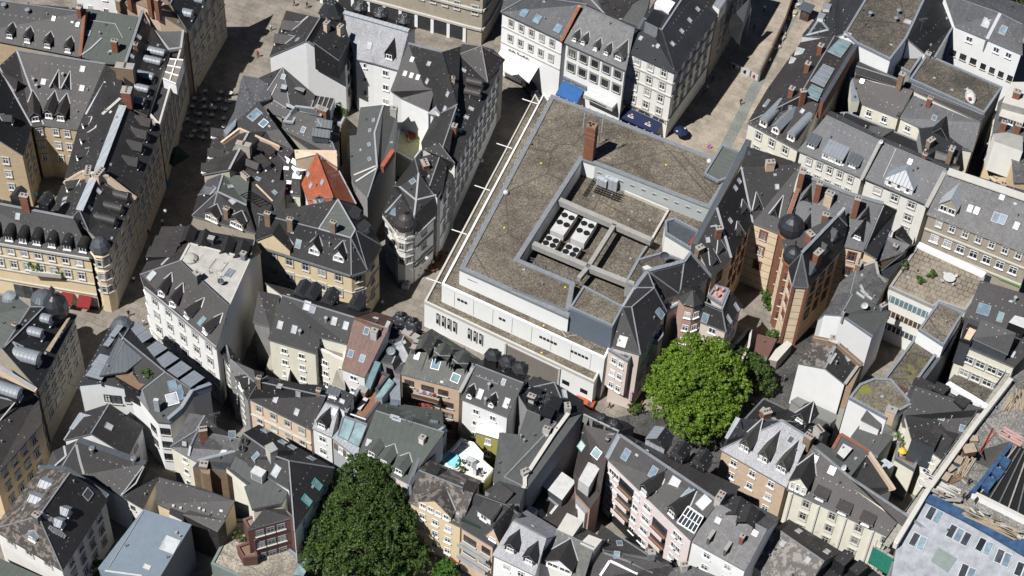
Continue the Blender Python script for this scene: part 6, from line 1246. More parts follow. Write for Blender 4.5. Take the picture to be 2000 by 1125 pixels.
for (x0, y0, z, w_, h_, e) in ((820, 850, 10.5, 1.0, 1.9, 'lk'), (905, 880, 10.4, 1.7, 2.0, 'kl'), (990, 905, 10.6, .8, 1.3, 'kl'), (1225, 1085, 9.0, 1.4, 1.5, 'ih'), (1250, 1180, 5.6, 1.4, 1.5, 'ih')):
    e_ = B.edge(e) or B.edge(e[::-1])
    if not e_: continue
    a, b, _ = e_; d = V2(b - a).normalized(); o_ = Vector((d.y, -d.x, 0)); p = W(x0, y0, z); t = max(.15, min(.85, (V2(p) - V2(a)).dot(d) / V2(b - a).length)); add_window(B.root, frameM(V2(a).lerp(V2(b), t) + o_ * .03 + Vector((0, 0, z - h_ / 2)) - B.c, o_), 'b', w_, h_)
for z in (10.2, 6.8, 3.6):
    e_ = B.edge('gh')
    if e_: a, b, _ = e_; d = V2(b - a).normalized(); o_ = Vector((d.y, -d.x, 0)); add_window(B.root, frameM((V2(a) + V2(b)) / 2 + o_ * .03 + Vector((0, 0, z - .8)) - B.c, o_), 'b', 1.5, 1.6)
B.windows('cd', 'a', 2.6, 1.1, 1.6); B.aerial([(1230, 940)], 1.8)
T(0, 2)
B = PB('dark_gable_annex', 'dark hipped roof with small white gable and zinc lean-to below the crescent house', 'a 540 1095 8.5 b 640 975 10.5 c 855 905 12 d 1120 1080 9 e 1000 1318 8.5 f 710 1140 12.3 g 500 1190 8', 'gbcf cdef abg'.replace('abg', 'agb'), 'slate', 'render_white', ov=.15)
B.vol(parse('h 540 1100 9.2 i 620 975 11 j 725 1000 11.4 k 640 1130 9.6'), ['hijk'], 'zinc', 'render_white', ov=.1); B.windows('de', 'w', 2.6, 1.2, 1.0); B.sky([(850, 1085)], .9, 1.1, 'glass_pale')
T(0, 3)
B = PB('slate_lane_house', 'brown-black slate roof with white valley flashing and two round flues, along the shaded lane', 'a 370 250 8.5 b 410 150 9 c 610 60 12.5 d 1135 245 12.3 e 1240 350 8.5 f 1115 600 8.5 g 945 500 9 h 640 335 8.5 i 480 280 8.5', 'abci cdghi defg', 'slate', 'render_offwhite', ov=.15)
B.caps('cd', 1.0, 'lead_dark', .1); B.line([(500, 110), (515, 190), (425, 275)], .3); B.line([(595, 100), (625, 230), (655, 330)], .35); B.line([(1125, 265), (1060, 400), (950, 490)], .35); B.pipe([(725, 160), (1050, 240)], 1.2, .3, 'steel')
B.windows('fg', 'd', 3, .8, 1)
T(0, 3)
B = PB('patchy_tile_hotel', 'hipped roof patched with pale and dark tiles, with zinc dormers and silver louvres',
 'a -60 760 11.5 b 485 1082 11.5 c 852 505 11.5 d 320 275 12 e 300 660 17.5 f 545 318 17.5 g 560 290 14 h 530 300 16', 'abe bcfe efda', 'slate_patchy', 'render_offwhite', ov=.35, roofs=['slate_patchy', 'slate', 'slate_patchy'], edge='lead_dark')
B.dorm([(540, 650), (490, 740)], 'g', 1.4, 1.0, .5, roof='zinc', wall='zinc_dark', fl=False); B.dorm([(255, 850)], 'g', 1.6, 1.1, .6, roof='zinc', wall='zinc'); B.dorm([(335, 415), (255, 530)], 'g', 1.6, .9, .4, roof='zinc', wall='zinc', fl=False, dirv=(-.85, .3)); B.sky([(685, 485)], 1.4, 1.3, 'lead_dark', 'flash'); B.chim([(290, 680)], 1.0, .7, 1.1, 'concrete_dark', 2)
for k in range(4): B.sky([(315 + 32 * k, 635 + 18 * k)], .4, .9, 'flash')
for k in range(5): B.sky([(405 + 20 * k, 760 + 10 * k)], .45, 1.1, 'flash')
B.windows('bc', 's', 2.6, 1.1, 1.6, fh=3.2); B.windows('ab', 's', 3.4, 1.2, 1.2, floors=1, top=.8); B.wallpar([(310, 270, 12.6), (520, 285, 14.5), (835, 490, 12.2)], .5, .3, 'lead', 'zinc_dark')
T(0, 3)
B = PB('green_corner_roof', 'flat dark green-grey roof cut by the bottom left corner', 'a -60 960 7 b 330 1130 7 c 330 1300 7 d -60 1300 7', 'abcd', 'felt_green', 'render_offwhite', ov=.1, edge='flash')
B = PB('blue_metal_shed', 'large light blue-grey ribbed metal roofed hall with a raised white skylight, bottom left', 'a 765 1062 9 b 1120 602 11 c 1497 722 11 d 1190 1230 9 e 830 1180 9', 'abcde', 'metal_shed', 'panel_blue', ov=.08, edge='zinc', cat='hall'); B.sky([(1328, 882)], 2.2, 2.2, 'glass_pale', 'stone_trim'); B.line([(850, 1055), (1120, 620)], .15, .1, 'lead'); B.sky([(1150, 1055)], 1.0, .6, 'stone_trim', 'stone_trim'); B.pipe([(1380, 790)], .3, .15); B.line([(820, 1085), (1110, 1124)], .25, .08, 'plastic_white')
T(0, 3)
B = PB('grey_speckled_annex', 'low dark roof annex with white spotlights on its slope, above the blue metal hall', 'a 1225 560 8.5 b 1700 780 8 c 1835 535 10 d 1560 430 11.5 e 1240 350 11 f 1440 640 8.5', 'abcde', 'slate', 'render_yellow', ov=.1, edge='lead_dark'); B.vol(parse('g 1430 640 9 h 1700 775 8.2 i 1760 690 9.2 j 1480 610 9.6'), ['ghij'], 'slate_brown', 'slate_brown', ov=0); B.block([(1320, 640), (1330, 590), (1440, 630), (1420, 690)], 5, 8.6, 'render_white', 'slate', 'dormer')
for x, y in ((1355, 583), (1412, 600), (1558, 603), (1592, 618)): p = B.hit(*q(x, y)); 
mb = MB()
for x, y in ((1355, 583), (1412, 600), (1558, 603), (1592, 618)):
    h = B.hit(*q(x, y))
    if h: o = MB().box((0, 0, .2), (.35, .35, .3), 'plastic_white').build('spotlight', B.root); o.location = h[0] - B.c
T(0, 3)
B = PB('cream_back_house', 'mottled grey slate roof with zinc gutter over a cream wall beside a brick stack', 'a 1330 115 11 b 1540 235 11 c 1850 150 12.5 d 1905 60 13.5 e 1700 -40 15.5 f 1600 -130 15.5 g 1480 -150 13 h 1530 -10 15', 'abcdh ahfg dehf'.replace('dehf', 'defh'), 'slate_grey', 'render_cream', ov=.12, roofs=['slate_grey', 'slate_grey', 'slate'])
B.chim([(1590, 20)], 1.1, .8, 1.4, 'brick_red', 3); B.sky([(1440, 85)], .8, 1.1, 'glass_pale', 'lead_dark'); B.sky([(1750, 150)], .7, 1.2, 'plastic_white'); B.line([(1540, 5), (1490, 110), (1475, 190)], .35, .2, 'zinc'); B.aerial([(1700, -60)], 3.2); B.sky([(1830, -10)], 1.0, 1.1, 'glass_blue'); B.windows('ab', 'w', 2.4, .8, 1.2, fh=3.0)
B.line([(1545, 225), (1840, 150)], .5, .15, 'zinc')
T(0, 3)
B = PB('brick_stack_house', 'rough red-brown brick rear wall with a central chimney stack under a small slate lean-to', 'a 1505 275 10.5 b 1770 300 10.5 c 1800 240 11.5 d 1850 160 12.6 e 1550 225 11.2', 'abcde', 'slate_blue', 'brick_old', ov=0); B.chim([(1595, 280)], 1.1, 1.0, 1.0, 'brick_old', 2); B.block([(1560, 290), (1590, 270), (1640, 285), (1640, 330), (1580, 320)], 0, 10.8, 'brick_old', 'brick_old', 'stack')
Z(320, 780, 5)
B = PB('black_slate_corner_house', 'big black slate roof with teal roof windows and a felt bay beside the huge tree',
 'a 1665 670 13 b 1275 1290 13 c 1220 600 17.5 d 1100 560 17.3 e 770 330 16 f 930 245 13.2 g 610 670 13 h 840 720 13 i 790 350 16.2 j 690 575 14 k 1220 880 15 l 1150 1150 12.5 m 1215 1160 12.5', 'afecd acb'.replace('afecd', 'afedc') + ' edcjg'.replace('edcjg', 'edcj') + ' cbkj', 'slate_clean', 'render_white', ov=.2, roofs=['slate_clean', 'slate_clean', 'slate', 'slate'])
B.sky([(990, 310), (1160, 420), (1255, 470), (1440, 580)], 1.2, .9, 'glass_roof', 'zinc'); B.sky([(1495, 830), (1395, 985)], 1.0, 1.6, 'glass_roof', 'teal'); B.sky([(1100, 700)], 1.1, 1.7, 'glass_pale', 'flash'); B.sky([(900, 555)], .7, 1.3, 'glass_blue'); B.chim([(1055, 545)], 1.4, 1.2, 1.8, 'stone_trim', 0); B.windows('ab', 'w', 3, 1, 1.5)
B.vol(parse('n 650 655 13.8 o 845 835 13.2 p 1010 790 13.8 q 1020 745 14.2 r 700 555 14.6'), ['nopqr'], 'felt', 'render_cream', ov=.05); B.vol(parse('s 785 850 13.6 t 860 1070 13.2 u 1160 1010 13.4 v 1222 875 14 w 1025 760 14.2'), ['stuvw'], 'felt', 'render_cream', ov=.25, edge='concrete_dark', th=.5)
c = W(930, 770, 14.0); o = MB().box((0, 0, .9), (1.9, 1.3, 1.8), 'plastic_white').build('air_conditioner', B.root); o.location = c - B.c; o.rotation_euler.z = R(-25); MB().box((0, -.66, .9), (1.5, .05, 1.4), 'grey_paint').build('grille', o)
B.wallpar([(615, 665, 13.6), (830, 1000 - 160, 13.6)], .3, .2, 'render_cream', 'lead_dark'); B.dish([(800, 430), (775, 500)], .5, 'black', .8)
a = W(620, 690, 13); b = W(800, 840, 13)
T(1, 3)
B = PB('maroon_balcony_house', 'maroon clad apartment rear with stacked glazed balconies over a gravel terrace, lower left centre', 'a -70 765 12 b 278 668 12 c 338 706 12.4 d 232 600 13.4 e 60 600 13', 'abcde', 'slate', 'cladding_maroon', ov=.1); B.windows('ab', 'g', 1.9, 1.2, 1.5, fh=3.1)
T(0, 3)
B.block([(1900, 690), (2040, 640), (2100, 760), (1990, 860)], 0, 8.6, 'cladding_maroon', 'slatted', 'balcony_bay', .4, 'cladding_maroon'); B.block([(1850, 900), (1990, 850), (2010, 980), (1900, 990)], 0, 5.6, 'cladding_maroon', 'deck', 'balcony_bay', .4, 'cladding_maroon')
B = PB('gravel_terrace_deck', 'pale gravel terrace with green metal edging at the foot of the maroon house', 'a 1650 1035 3.6 b 1830 690 3.6 c 1960 680 3.6 d 2320 960 3.6 e 2400 1300 3.6 f 2100 1400 3.6 g 1900 1150 3.6', 'abcdefg', 'gravel_light', 'light_green', ov=0, parapet=.3, pmat='light_green', cat='terrace')
T(1, 3); B.block([(290, 1110), (400, 965), (445, 985), (370, 1124)], 4.0, 4.3, 'light_green', 'glass_roof', 'canopy')
# ---- right half of the bottom rows ----
T(2, 3)
B = PB('brown_tile_rear_house', 'steep dark tiled roof with two teal skylights and a tall white hatch',
 'a 480 330 8.5 b 560 -60 14.5 c 830 10 15 d 740 200 13.5 e 690 480 10 f 610 600 8.5 g 500 480 8.5', 'abcdefg', 'tile_maroon', 'render_salmon', ov=.1); B.sky([(545, 108)], 1.2, 1.3, 'plastic_white', 'teal'); B.sky([(662, 165)], 1.4, 1.4, 'glass_roof', 'white_paint'); B.chim([(745, 70)], .4, .4, .6, 'lead_dark')
B.block([(520, 370), (597, 232), (690, 275), (600, 432)], 9.5, 12.0, 'plastic_white', 'plastic_white', 'roof_hatch'); B.line([(545, 5), (800, 20)], .3, .1, 'zinc')
B = PB('back_court_roofs', 'low dark court roofs with tilted white panels beside the blank blue-grey fire wall', 'a 60 900 6 b 240 420 6.5 c 320 260 6.5 d 500 380 7 e 560 560 6 f 480 640 6 g 300 930 6', 'abcdefg', 'tile_maroon', 'render_grey', ov=0)
B.block([(228, 415), (320, 260), (497, 385), (390, 532)], 5, 8.0, 'lead_dark', 'plastic_white', 'skylight_box'); B.block([(75, 685), (130, 565), (200, 600), (120, 720)], 4, 8.4, 'plastic_white', 'plastic_white', 'skylight_box'); B.block([(200, 790), (280, 715), (320, 745), (290, 830), (240, 820)], 3, 8.0, 'stone_trim', 'stone_trim', 'skylight_box'); B.sky([(232, 640)], 1.0, 1.4, 'glass_pale', 'flash'); B.line([(355, 570), (300, 640)], .4, .1, 'plastic_white'); B.line([(285, 510), (360, 575)], .5, .1, 'lead')
B.block([(500, 500), (530, 510), (610, 600), (570, 640), (500, 560)], 0, 7, 'render_white', 'zinc', 'stair_bay')
T(2, 3)
B = GB('pink_apartment_block', 'long pink apartment block with stacked balconies, slate roof windows and a glass roof lantern', (740, 205, 1400, 848), (838, 20, 1610, 540), 14, 'tile_grey', 'render_pink', 35, ov=.2, cat='apartment block')
B.caps('cd', .45, 'lead'); B.caps('ac', .7, 'zinc'); B.sky([(892, 175), (1105, 312)], 1.0, 1.7, 'glass_blue', 'flash'); B.sky([(1385, 485)], 1.3, 1.9, 'glass_blue', 'flash'); B.sky([(1268, 402), (1498, 550)], 1.5, 1.9, 'plastic_white', 'flash')
B.dorm([(1020, 495), (1245, 655)], 'g', 1.8, 1.3, 1.2, roof='slate', wall='slate'); a, b, _ = B.edge('ab'); d = V2(b - a).normalized(); o_ = Vector((d.y, -d.x, 0)); L = V2(b - a).length
for z in (11.6, 8.6, 5.6, 2.6):
    for t in (.06, .115, .37, .84, .885): add_window(B.root, frameM(V2(a) + d * L * t + o_ * .03 + Vector((0, 0, z - .5)) - B.c, o_), 'w', 1.1, 1.3)
    add_window(B.root, frameM(V2(a) + d * L * .50 + o_ * .03 + Vector((0, 0, z - .8)) - B.c, o_), 'w', 1.6, 1.4)
    if z > 5: 
        for t, m_ in ((.24, 'deck'), (.66, 'terracotta')):
            p = V2(a) + d * L * t + Vector((0, 0, z - 1.5 + (0 if t < .5 else -1.5))); mb = MB(); mb.bar(p - d * 1.5 + o_ * .5, p + d * 1.5 + o_ * .5, 1.0, .15, m_); mb.bar(p - d * 1.55 + o_ * 1.0 + Vector((0, 0, .4)), p + d * 1.55 + o_ * 1.0 + Vector((0, 0, .4)), .08, .9, 'render_pink'); mb.bar(p - d * 1.5 + o_ * .04 + Vector((0, 0, 1.2)), p + d * 1.6 + o_ * .04 + Vector((0, 0, 1.2)), .08, 2.1, 'glass'); mb.build('balcony', B.root, B.c)
onp = MB(); p = V2(a) + d * L * .3; onp.bar(p - d * 3.5 + o_ * .05 + Vector((0, 0, 1.4)), p + d * 3.5 + o_ * .05 + Vector((0, 0, 1.4)), .1, 2.8, 'black'); onp.build('gateway', B.root, B.c)
p0, p1, p2, p3 = W(1290, 705, 14.6), W(1425, 790, 14.6), W(1495, 665, 17.0), W(1375, 580, 17.0); mb = MB(); mb.face([p0, p1, p2, p3], 'glass')
for t in (0, .2, .4, .6, .8, 1): mb.bar(p0.lerp(p1, t), p3.lerp(p2, t), .11, .14, 'white_paint')
mb.bar(p0, p1, .2, .2, 'white_paint'); mb.bar(p3, p2, .2, .2, 'white_paint'); mb.bar(p0.lerp(p3, .5), p1.lerp(p2, .5), .12, .16, 'white_paint'); mb.build('glass_lantern', B.root, B.c)
for x, y, k in ((1150, 60, 'z'), (1310, 170, 'g'), (1480, 230, 'g')):
    c = W(x, y, 15.0); m_ = MB(); w_ = 3.2 if k == 'z' else 2.2; m_.box((0, 0, -.6), (w_, 2.6, 2.2), 'zinc_pale' if k == 'z' else 'slate_dark'); m_.face([(-w_ / 2 - .1, -1.4, .5), (0, -1.0, 1.5), (0, 1.5, 1.5), (-w_ / 2 - .1, 1.5, .5)], 'zinc' if k == 'z' else 'slate'); m_.face([(w_ / 2 + .1, -1.4, .5), (w_ / 2 + .1, 1.5, .5), (0, 1.5, 1.5), (0, -1.0, 1.5)], 'slate_dark'); m_.face([(-w_ / 2 - .1, -1.4, .5), (w_ / 2 + .1, -1.4, .5), (0, -1.0, 1.5)], 'slate'); o = m_.build('dormer', B.root); o.location = c - B.c; o.rotation_euler.z = R(-30)
T(2, 2)
B = PB('dark_lane_cottage', 'low dark roof with black cupola dormers in the lane south of the store', 'a 545 985 12 b 835 1124 12 c 960 1090 10 d 900 1050 9 e 620 960 9 f 560 925 9 g 1130 1190 9.5', 'abcdef', 'slate_dark', 'render_grey', ov=.1); B.line([(535, 1010), (700, 1085), (830, 1130)], .25)
for x, y in ((690, 1040), (790, 1090)): c = W(x, y, 11.2); m_ = MB(); m_.box((0, 0, -.4), (1.8, 1.8, 1.6), 'slate_dark', Matrix.Rotation(R(-25), 4, 'Z')); m_.lathe((0, 0, 0), [(1.3, .4), (.7, 1.2), (.05, 1.4)], 'slate_blue', 6); o = m_.build('dormer', B.root); o.location = c - B.c
T(2, 3)
B = GB('lichen_roof_house', 'lichen-blotched grey roof with slim chimneys over a white facade, right of the glass lantern', (1398, 850, 1822, 1085), (1605, 560, 1990, 765), 13.6, 'slate_grey', 'render_white', 35, ov=.15)
B.windows('ab', 'w', 2.9, 1.1, 1.4, fh=3.1); B.dorm([(1850, 640), (1770, 580)], 'g', 2.4, 1.4, .8, dirv=(.3, 1), maxL=3, roof='slate'); B.chim([(1550, 830), (1680, 920)], .4, 1.6, 1.0, 'concrete_dark', 0); B.chim([(1790, 860)], .6, .6, 1.6, 'brick_red', 1); B.sky([(1610, 690), (1900, 790)], .8, .8); B.chim([(1630, 520), (1590, 545)], .9, .9, 1.2, 'stone_trim', 2)
T(2, 3)
B = GB('left_tiled_row_house', 'mossy dark roof with one wide shuttered gabled dormer at the bottom edge', (200, 1010, 560, 1160), (350, 770, 640, 900), 10.5, 'slate_moss', 'render_offwhite', 36, ov=.15); B.dorm([(360, 1090)], 'g', 4.0, 1.3, 1.5, roof='slate', wall='white_paint', nwin=2); B.block([(345, 770), (430, 630), (560, 690), (460, 835)], 8, 13.2, 'render_grey', 'stone_trim', 'roof_hatch'); B.block([(530, 870), (600, 800), (705, 840), (640, 920)], 8, 13.4, 'plastic_white', 'stone_trim', 'roof_hatch')
B = PB('glazed_tile_roof_house', 'brown interlocking tile roof with a white framed pyramid skylight at the bottom edge', 'a 560 1160 9 b 700 935 12 c 730 930 12.2 d 1250 1040 11.5 e 1290 1200 8.5 f 900 1300 8.5', 'abcdef', 'tile_grey', 'render_grey', ov=.1); B.line([(715, 945), (900, 1010), (1100, 1100)], .3, .1, 'lead'); B.line([(690, 1124), (765, 1010), (980, 1110)], .35, .2, 'white_paint'); B.sky([(835, 870)], .8, 1.0)
B = PB('dark_ridge_house', 'long dark tiled roof with chimney behind the pyramid skylight, below the pink block courtyard', 'a 640 860 10 b 700 720 9 c 800 790 9 d 1230 1010 9 e 1240 1060 10 f 1090 980 12 g 720 920 12', 'abcfg cdef', 'tile_grey', 'render_grey', ov=.1); B.chim([(1075, 990)], 1.0, .8, 1.4, 'lead', 1); B.sky([(840, 870)], .8, 1.2)
B = PB('bottom_slate_house', 'grey speckled slate roof with vents at the bottom edge under the white lichen-roofed house', 'a 1170 1200 9 b 1260 1060 11 c 1400 1040 11 d 1700 1170 10 e 1500 1300 8', 'abcde', 'slate_grey', 'render_grey', ov=.1); B.chim([(1340, 1070)], .9, .8, 1.2, 'stone_trim', 2)
T(2, 3)
COURT = [(640, 640), (740, 600), (1020, 760), (1010, 830), (900, 820), (720, 720)]
Z(1380, 740, 5)
B = PB('silver_slate_tan_house', 'pale silvery hipped roof with three gabled dormers over tan brick walls',
 'a 135 690 12.6 b 780 1060 12.6 c 1005 575 16.8 d 742 410 16.8 e 300 385 13 f 560 195 11.5 g 1210 540 13', 'abcd ade ', 'slate_pale', 'brick_tan', ov=.25, roofs=['slate_pale', 'slate_blue'])
B.dorm([(365, 700), (545, 805), (725, 905)], 'g', 1.7, 1.3, 1.5, roof='slate_moss', wall='slate_moss', nwin=2); B.sky([(823, 595)], .8, 1.0, 'glass', 'zinc'); B.windows('ab', 'w', 3.0, 1.1, 1.5, floors=3, fh=3.2, top=.9, margin=.6); B.windows('ea', 'w', 2.6); B.caps('dc', .3, 'lead')
B.line([(200, 590), (310, 385)], .8, .15, 'zinc_pale') ; B.chim([(985, 620)], 1.2, .9, 1.6, 'brick_old', 3)
B = PB('dark_lshaped_roof_house', 'dark slate roof with brick chimneys and a kite-shaped dormer, behind the silvery roof', 'e 310 385 13 h 370 400 12 f 565 190 12 i 800 300 13 j 1060 440 13.5 g 1210 540 12.5 k 1060 590 15.5 c 1005 575 16.6 d 742 410 16.6', 'hfijd djgkc ehd', 'slate_dark', 'render_grey', ov=.15)
B.chim([(575, 380)], 1.3, .9, 1.6, 'brick_red', 3); B.chim([(590, 455)], .9, .9, 1.2, 'brick_red', 2); B.sky([(655, 390), (680, 410), (640, 430), (670, 440)], .35, .9, 'flash'); B.dorm([(905, 420)], 'g', 2.4, .4, 1.8, roof='slate', wall='slate', dirv=(-.5, -.6), maxL=3.5); B.chim([(1080, 560)], 1.4, .9, 1.8, 'stone_trim', 4); B.line([(370, 400), (560, 195), (780, 300)], .3, .12, 'concrete_dark')
B.block([(355, 500), (490, 510), (420, 540), (205, 590), (330, 395)], 8, 14.3, 'slate_blue', 'slate_blue', 'gable_roof')
Z(1380, 740, 5)
B = PB('cream_pillared_house', 'brown slate roof with flat dormers and gabled bay over a cream pilastered facade',
 'a 780 1075 12.6 b 2230 1750 12.6 c 2290 1570 14.5 d 1980 1330 16.5 e 1410 950 17 f 1040 640 17', 'abcdef', 'slate_brown', 'render_cream', ov=.3)
B.dorm([(880, 1100)], 'g', 2.8, 2.0, 1.6, roof='slate', wall='render_cream', nwin=3, ww=.5); B.windows('ab', 's', 4.5, 1.1, 1.7, fh=3.2, floors=3)
a, b, _ = B.edge('ab'); d = V2(b - a).normalized(); o_ = Vector((d.y, -d.x, 0)); L = V2(b - a).length
for k in range(int(L / 4.5)):
    for z in (10, 6.8): add_window(B.root, frameM(V2(a) + d * (1.6 + k * (L - 1.8) / int(L / 4.5) + 2.0) + o_ * .03 + Vector((0, 0, z - .05)) - B.c, o_), 's', .8, 1.6) if k % 1 == 0 and False else None
    p = V2(a) + d * (.6 + k * (L - 1.2) / int(L / 4.5)) + o_ * .1; MB().bar(p, p + Vector((0, 0, 12)), .35, .2, 'render_offwhite').build('pilaster', B.root, B.c)
T(3, 3)
B.dorm([(400, 530), (575, 640), (745, 755)], 's', 1.9, .8, roof='slate_brown', wall='slate_brown', nwin=1); B.sky([(370, 210)], .7, 1.0, 'glass_pale'); B.sky([(500, 300)], 1.0, 1.2, 'glass_pale'); B.dish([(580, 300)], .4)
Z(1380, 740, 5)
B = PB('brick_edged_felt_house', 'grey-green felt flat roof with brick parapets and a raised white skylight, lower right', 'a 1040 650 15.5 b 1410 950 15.5 c 1590 715 15.5 d 1310 530 15.5 e 1215 680 15 f 1120 620 15', 'abcdef', 'felt', 'render_grey', ov=0)
B.block([(1275, 725), (1335, 630), (1425, 680), (1340, 780)], 14, 16.2, 'felt_dark', 'plastic_white', 'skylight_box'); B.line([(1230, 690), (1310, 545), (1590, 715)], .5, .2, 'brick_red'); B.dish([(1330, 880)], .35)
B.vol(parse('g 1410 950 15 h 1590 715 16.5 i 1830 1060 13 j 1660 1130 12 k 1415 1065 13.2'), ['gikj'.replace('gikj', 'ghijk')], 'slate_clean', 'render_grey', ov=.1); B.wallpar([(1590, 715, 17), (1825, 1060, 13.6)], .4, .4, 'brick_tan', 'stone_trim'); B.pipe([(1540, 860)], .8)
B = PB('white_gable_side_house', 'white rendered house with small grey pent roofs, stepping down beside the mossy flat roof', 'a 1390 190 13.5 b 1755 390 13.5 c 2010 250 13.5 d 1800 10 13.5 e 1640 0 13.5 f 1490 60 13.5', 'abcdef', 'gravel_moss', 'render_white', ov=0, parapet=.35, pmat='zinc')
B.vol(parse('g 1505 395 12 h 1690 490 11.3 i 1745 385 12.4 j 1570 295 13.2'), ['ghij'], 'felt', 'render_white', ov=.1); B.chim([(1790, 360)], 1.5, 1.2, 1.5, 'brick_tan', 1)
B = PB('grey_flat_back_roof', 'grey stained flat roof beside the red-brick parapet and the potted balcony', 'a 1410 560 9.5 b 1490 455 9.5 c 1830 560 9.5 d 1680 740 9.5 e 1600 715 9.5', 'abcde', 'felt', 'render_grey', ov=0)
B.block([(1690, 810), (1740, 775), (1840, 840), (1735, 905)], 5, 8.2, 'zinc', 'glass_pale', 'glass_canopy')
T(3, 3)
B = PB('flower_balcony_house', 'cream house with planted balcony of pots and parasol, beside the scaffolding', 'a 990 210 8 b 1140 300 8 c 1215 130 8 d 1100 50 8 e 1010 90 8', 'abcde', 'terracotta', 'render_cream', ov=0, parapet=.5, pmat='steel'); FB = B
B = PB('cream_scaffold_house', 'cream walled rear house with deep courtyard balconies, behind green scaffolding netting', 'a 1215 110 12 b 1360 215 12 c 1450 60 12.5 d 1300 -60 12.5', 'abcd', 'slate', 'render_cream', ov=.1); B.windows('ab', 'w', 2.4, 1.3, 1.5)
B = PB('lower_rear_house', 'brown slate slope with box dormer below the gravel terrace house, beside the scaffolding', 'a 1120 50 12 b 1300 130 12 c 1380 200 12 d 1620 -60 12 e 1700 -180 15 f 1150 -360 15 g 1070 -130 13', 'abcdefg', 'slate_clean', 'render_cream', ov=.1); B.block([(1120, 60), (1160, -10), (1360, 10), (1300, 130)], 8, 13.2, 'lead_dark', 'slate', 'box_dormer')
T(3, 2)
B = PB('dark_skylight_house', 'wide dark slate roof with a long white dormer front, beside the scaffolding',
 'a 1030 950 12.5 b 1110 780 13.5 c 1150 700 13.5 d 1200 700 14 e 1690 960 14 f 1460 1250 11 g 1050 1080 11.5', 'abcdefg', 'slate', 'render_cream', ov=.1)
B.sky([(1165, 910), (1222, 922), (1358, 1008)], .9, 1.1, 'glass_blue'); B.sky([(1522, 1100)], 1.0, 1.0, 'glass_blue'); B.line([(1140, 790), (1400, 920), (1620, 1040)], .25, .1, 'lead_dark'); B.block([(1390, 750), (1420, 730), (1720, 910), (1700, 940)], 8, 14.6, 'render_white', 'render_white', 'dormer_front'); B.block([(1280, 790), (1320, 730), (1420, 770), (1370, 840)], 10, 15.2, 'slate_dark', 'slate', 'dormer'); B.block([(1450, 880), (1490, 830), (1590, 880), (1530, 940)], 10, 15.2, 'slate_dark', 'slate', 'dormer'); B.pipe([(1270, 935), (1265, 925)], 1.0, .15, 'black')
B = PB('court_wall_house', 'large slate roof with wide box dormer over a cream wall of square windows',
 'a 1500 440 12.5 b 1925 622 12.5 c 2120 420 14 d 2180 100 17 e 1660 -60 17 f 1540 230 14 g 1520 290 13.5', 'abcdef', 'slate', 'render_cream', ov=.15)
B.vol(parse('h 1600 395 14.8 i 1875 520 14.6 j 1940 355 17.2 k 1670 245 17'), ['hijk'], 'slate_clean', 'lead_dark', ov=.15); B.sky([(1685, 170)], 1.9, 1.7, 'glass_blue', 'zinc'); B.sky([(1815, 230)], .9, 1.6, 'glass_roof', 'zinc'); B.sky([(1910, 520)], .6, 1.1, 'glass_pale'); B.pipe([(1925, 105)], 1.0, .2); B.block([(1500, 410), (1560, 290), (1650, 330), (1580, 440)], 8, 13.6, 'lead_dark', 'brick_tan', 'roof_terrace', .4, 'slate_dark'); B.block([(1880, 270), (1930, 215), (2020, 240), (2010, 320)], 12, 16.4, 'slate_dark', 'plastic_white', 'roof_recess')
a, b, _ = B.edge('ab'); d = V2(b - a).normalized(); o_ = Vector((d.y, -d.x, 0)); L = V2(b - a).length
for z in (9.0, 5.6):
    for t in (.22, .44, .66, .86): add_window(B.root, frameM(V2(a) + d * L * t + o_ * .03 + Vector((0, 0, z)) - B.c, o_), 'a', 1.5, 1.5)
T(3, 2); YARD = [(1330, 640), (1470, 640), (1800, 820), (1700, 920), (1400, 740)]
B = PB('cloister_yard_roof', 'flat grey moss-stained yard roof under the cream wall of square windows', 'a 1400 735 5 b 1480 650 5 c 1810 800 5 d 1740 920 5', 'abcd', 'gravel_dark', 'concrete', ov=0)
T(3, 1)
B = PB('tiled_terrace_building', 'modern white banded building with a large square-paved roof terrace, plants and a white table',
 'a 945 1124 12.5 b 1165 800 12.5 c 1695 1035 12.5 d 1640 1170 12.5 e 1540 1310 12.5 f 1340 1240 12.5 g 1290 1280 12.5', 'abcdefg', 'paver_terrace', 'render_offwhite', ov=0, parapet=.35, pmat='concrete', cat='office building')
TB = B; B.line([(1170, 800), (1690, 1040)], .9, .7, 'render_white', 'upstand')
T(3, 2); a, b, _ = B.edge('ag'); d = V2(b - a).normalized(); o_ = Vector((d.y, -d.x, 0)); L = V2(b - a).length
for z, h_, m_ in ((10.3, 1.5, 'glass_roof'), (6.9, 1.3, 'wood_frame'), (3.6, 1.3, 'glass')): mb = MB(); mb.bar(V2(a) + d * .5 + o_ * .05 + Vector((0, 0, z)), V2(b) - d * .5 + o_ * .05 + Vector((0, 0, z)), .1, h_, m_); [mb.bar(V2(a) + d * (L * k / 10) + o_ * .1 + Vector((0, 0, z - h_ / 2)), V2(a) + d * (L * k / 10) + o_ * .1 + Vector((0, 0, z + h_ / 2)), .12, .12, 'white_paint') for k in range(1, 10)]; mb.build('window_band', B.root, B.c)
B.block([(1175, 330), (1330, 115), (1525, 200), (1370, 455)], 0, 14.6, 'render_white', 'gravel', 'stair_tower', .3, 'zinc'); mb = MB(); a, b = W(1200, 365, 13.2), W(1258, 395, 13.2); d = V2(b - a).normalized(); o_ = Vector((d.y, -d.x, 0)); mb.bar(a + o_ * .08, b + o_ * .08, .1, 2.2, 'teal'); mb.build('door', B.root, B.c)
T(3, 2)
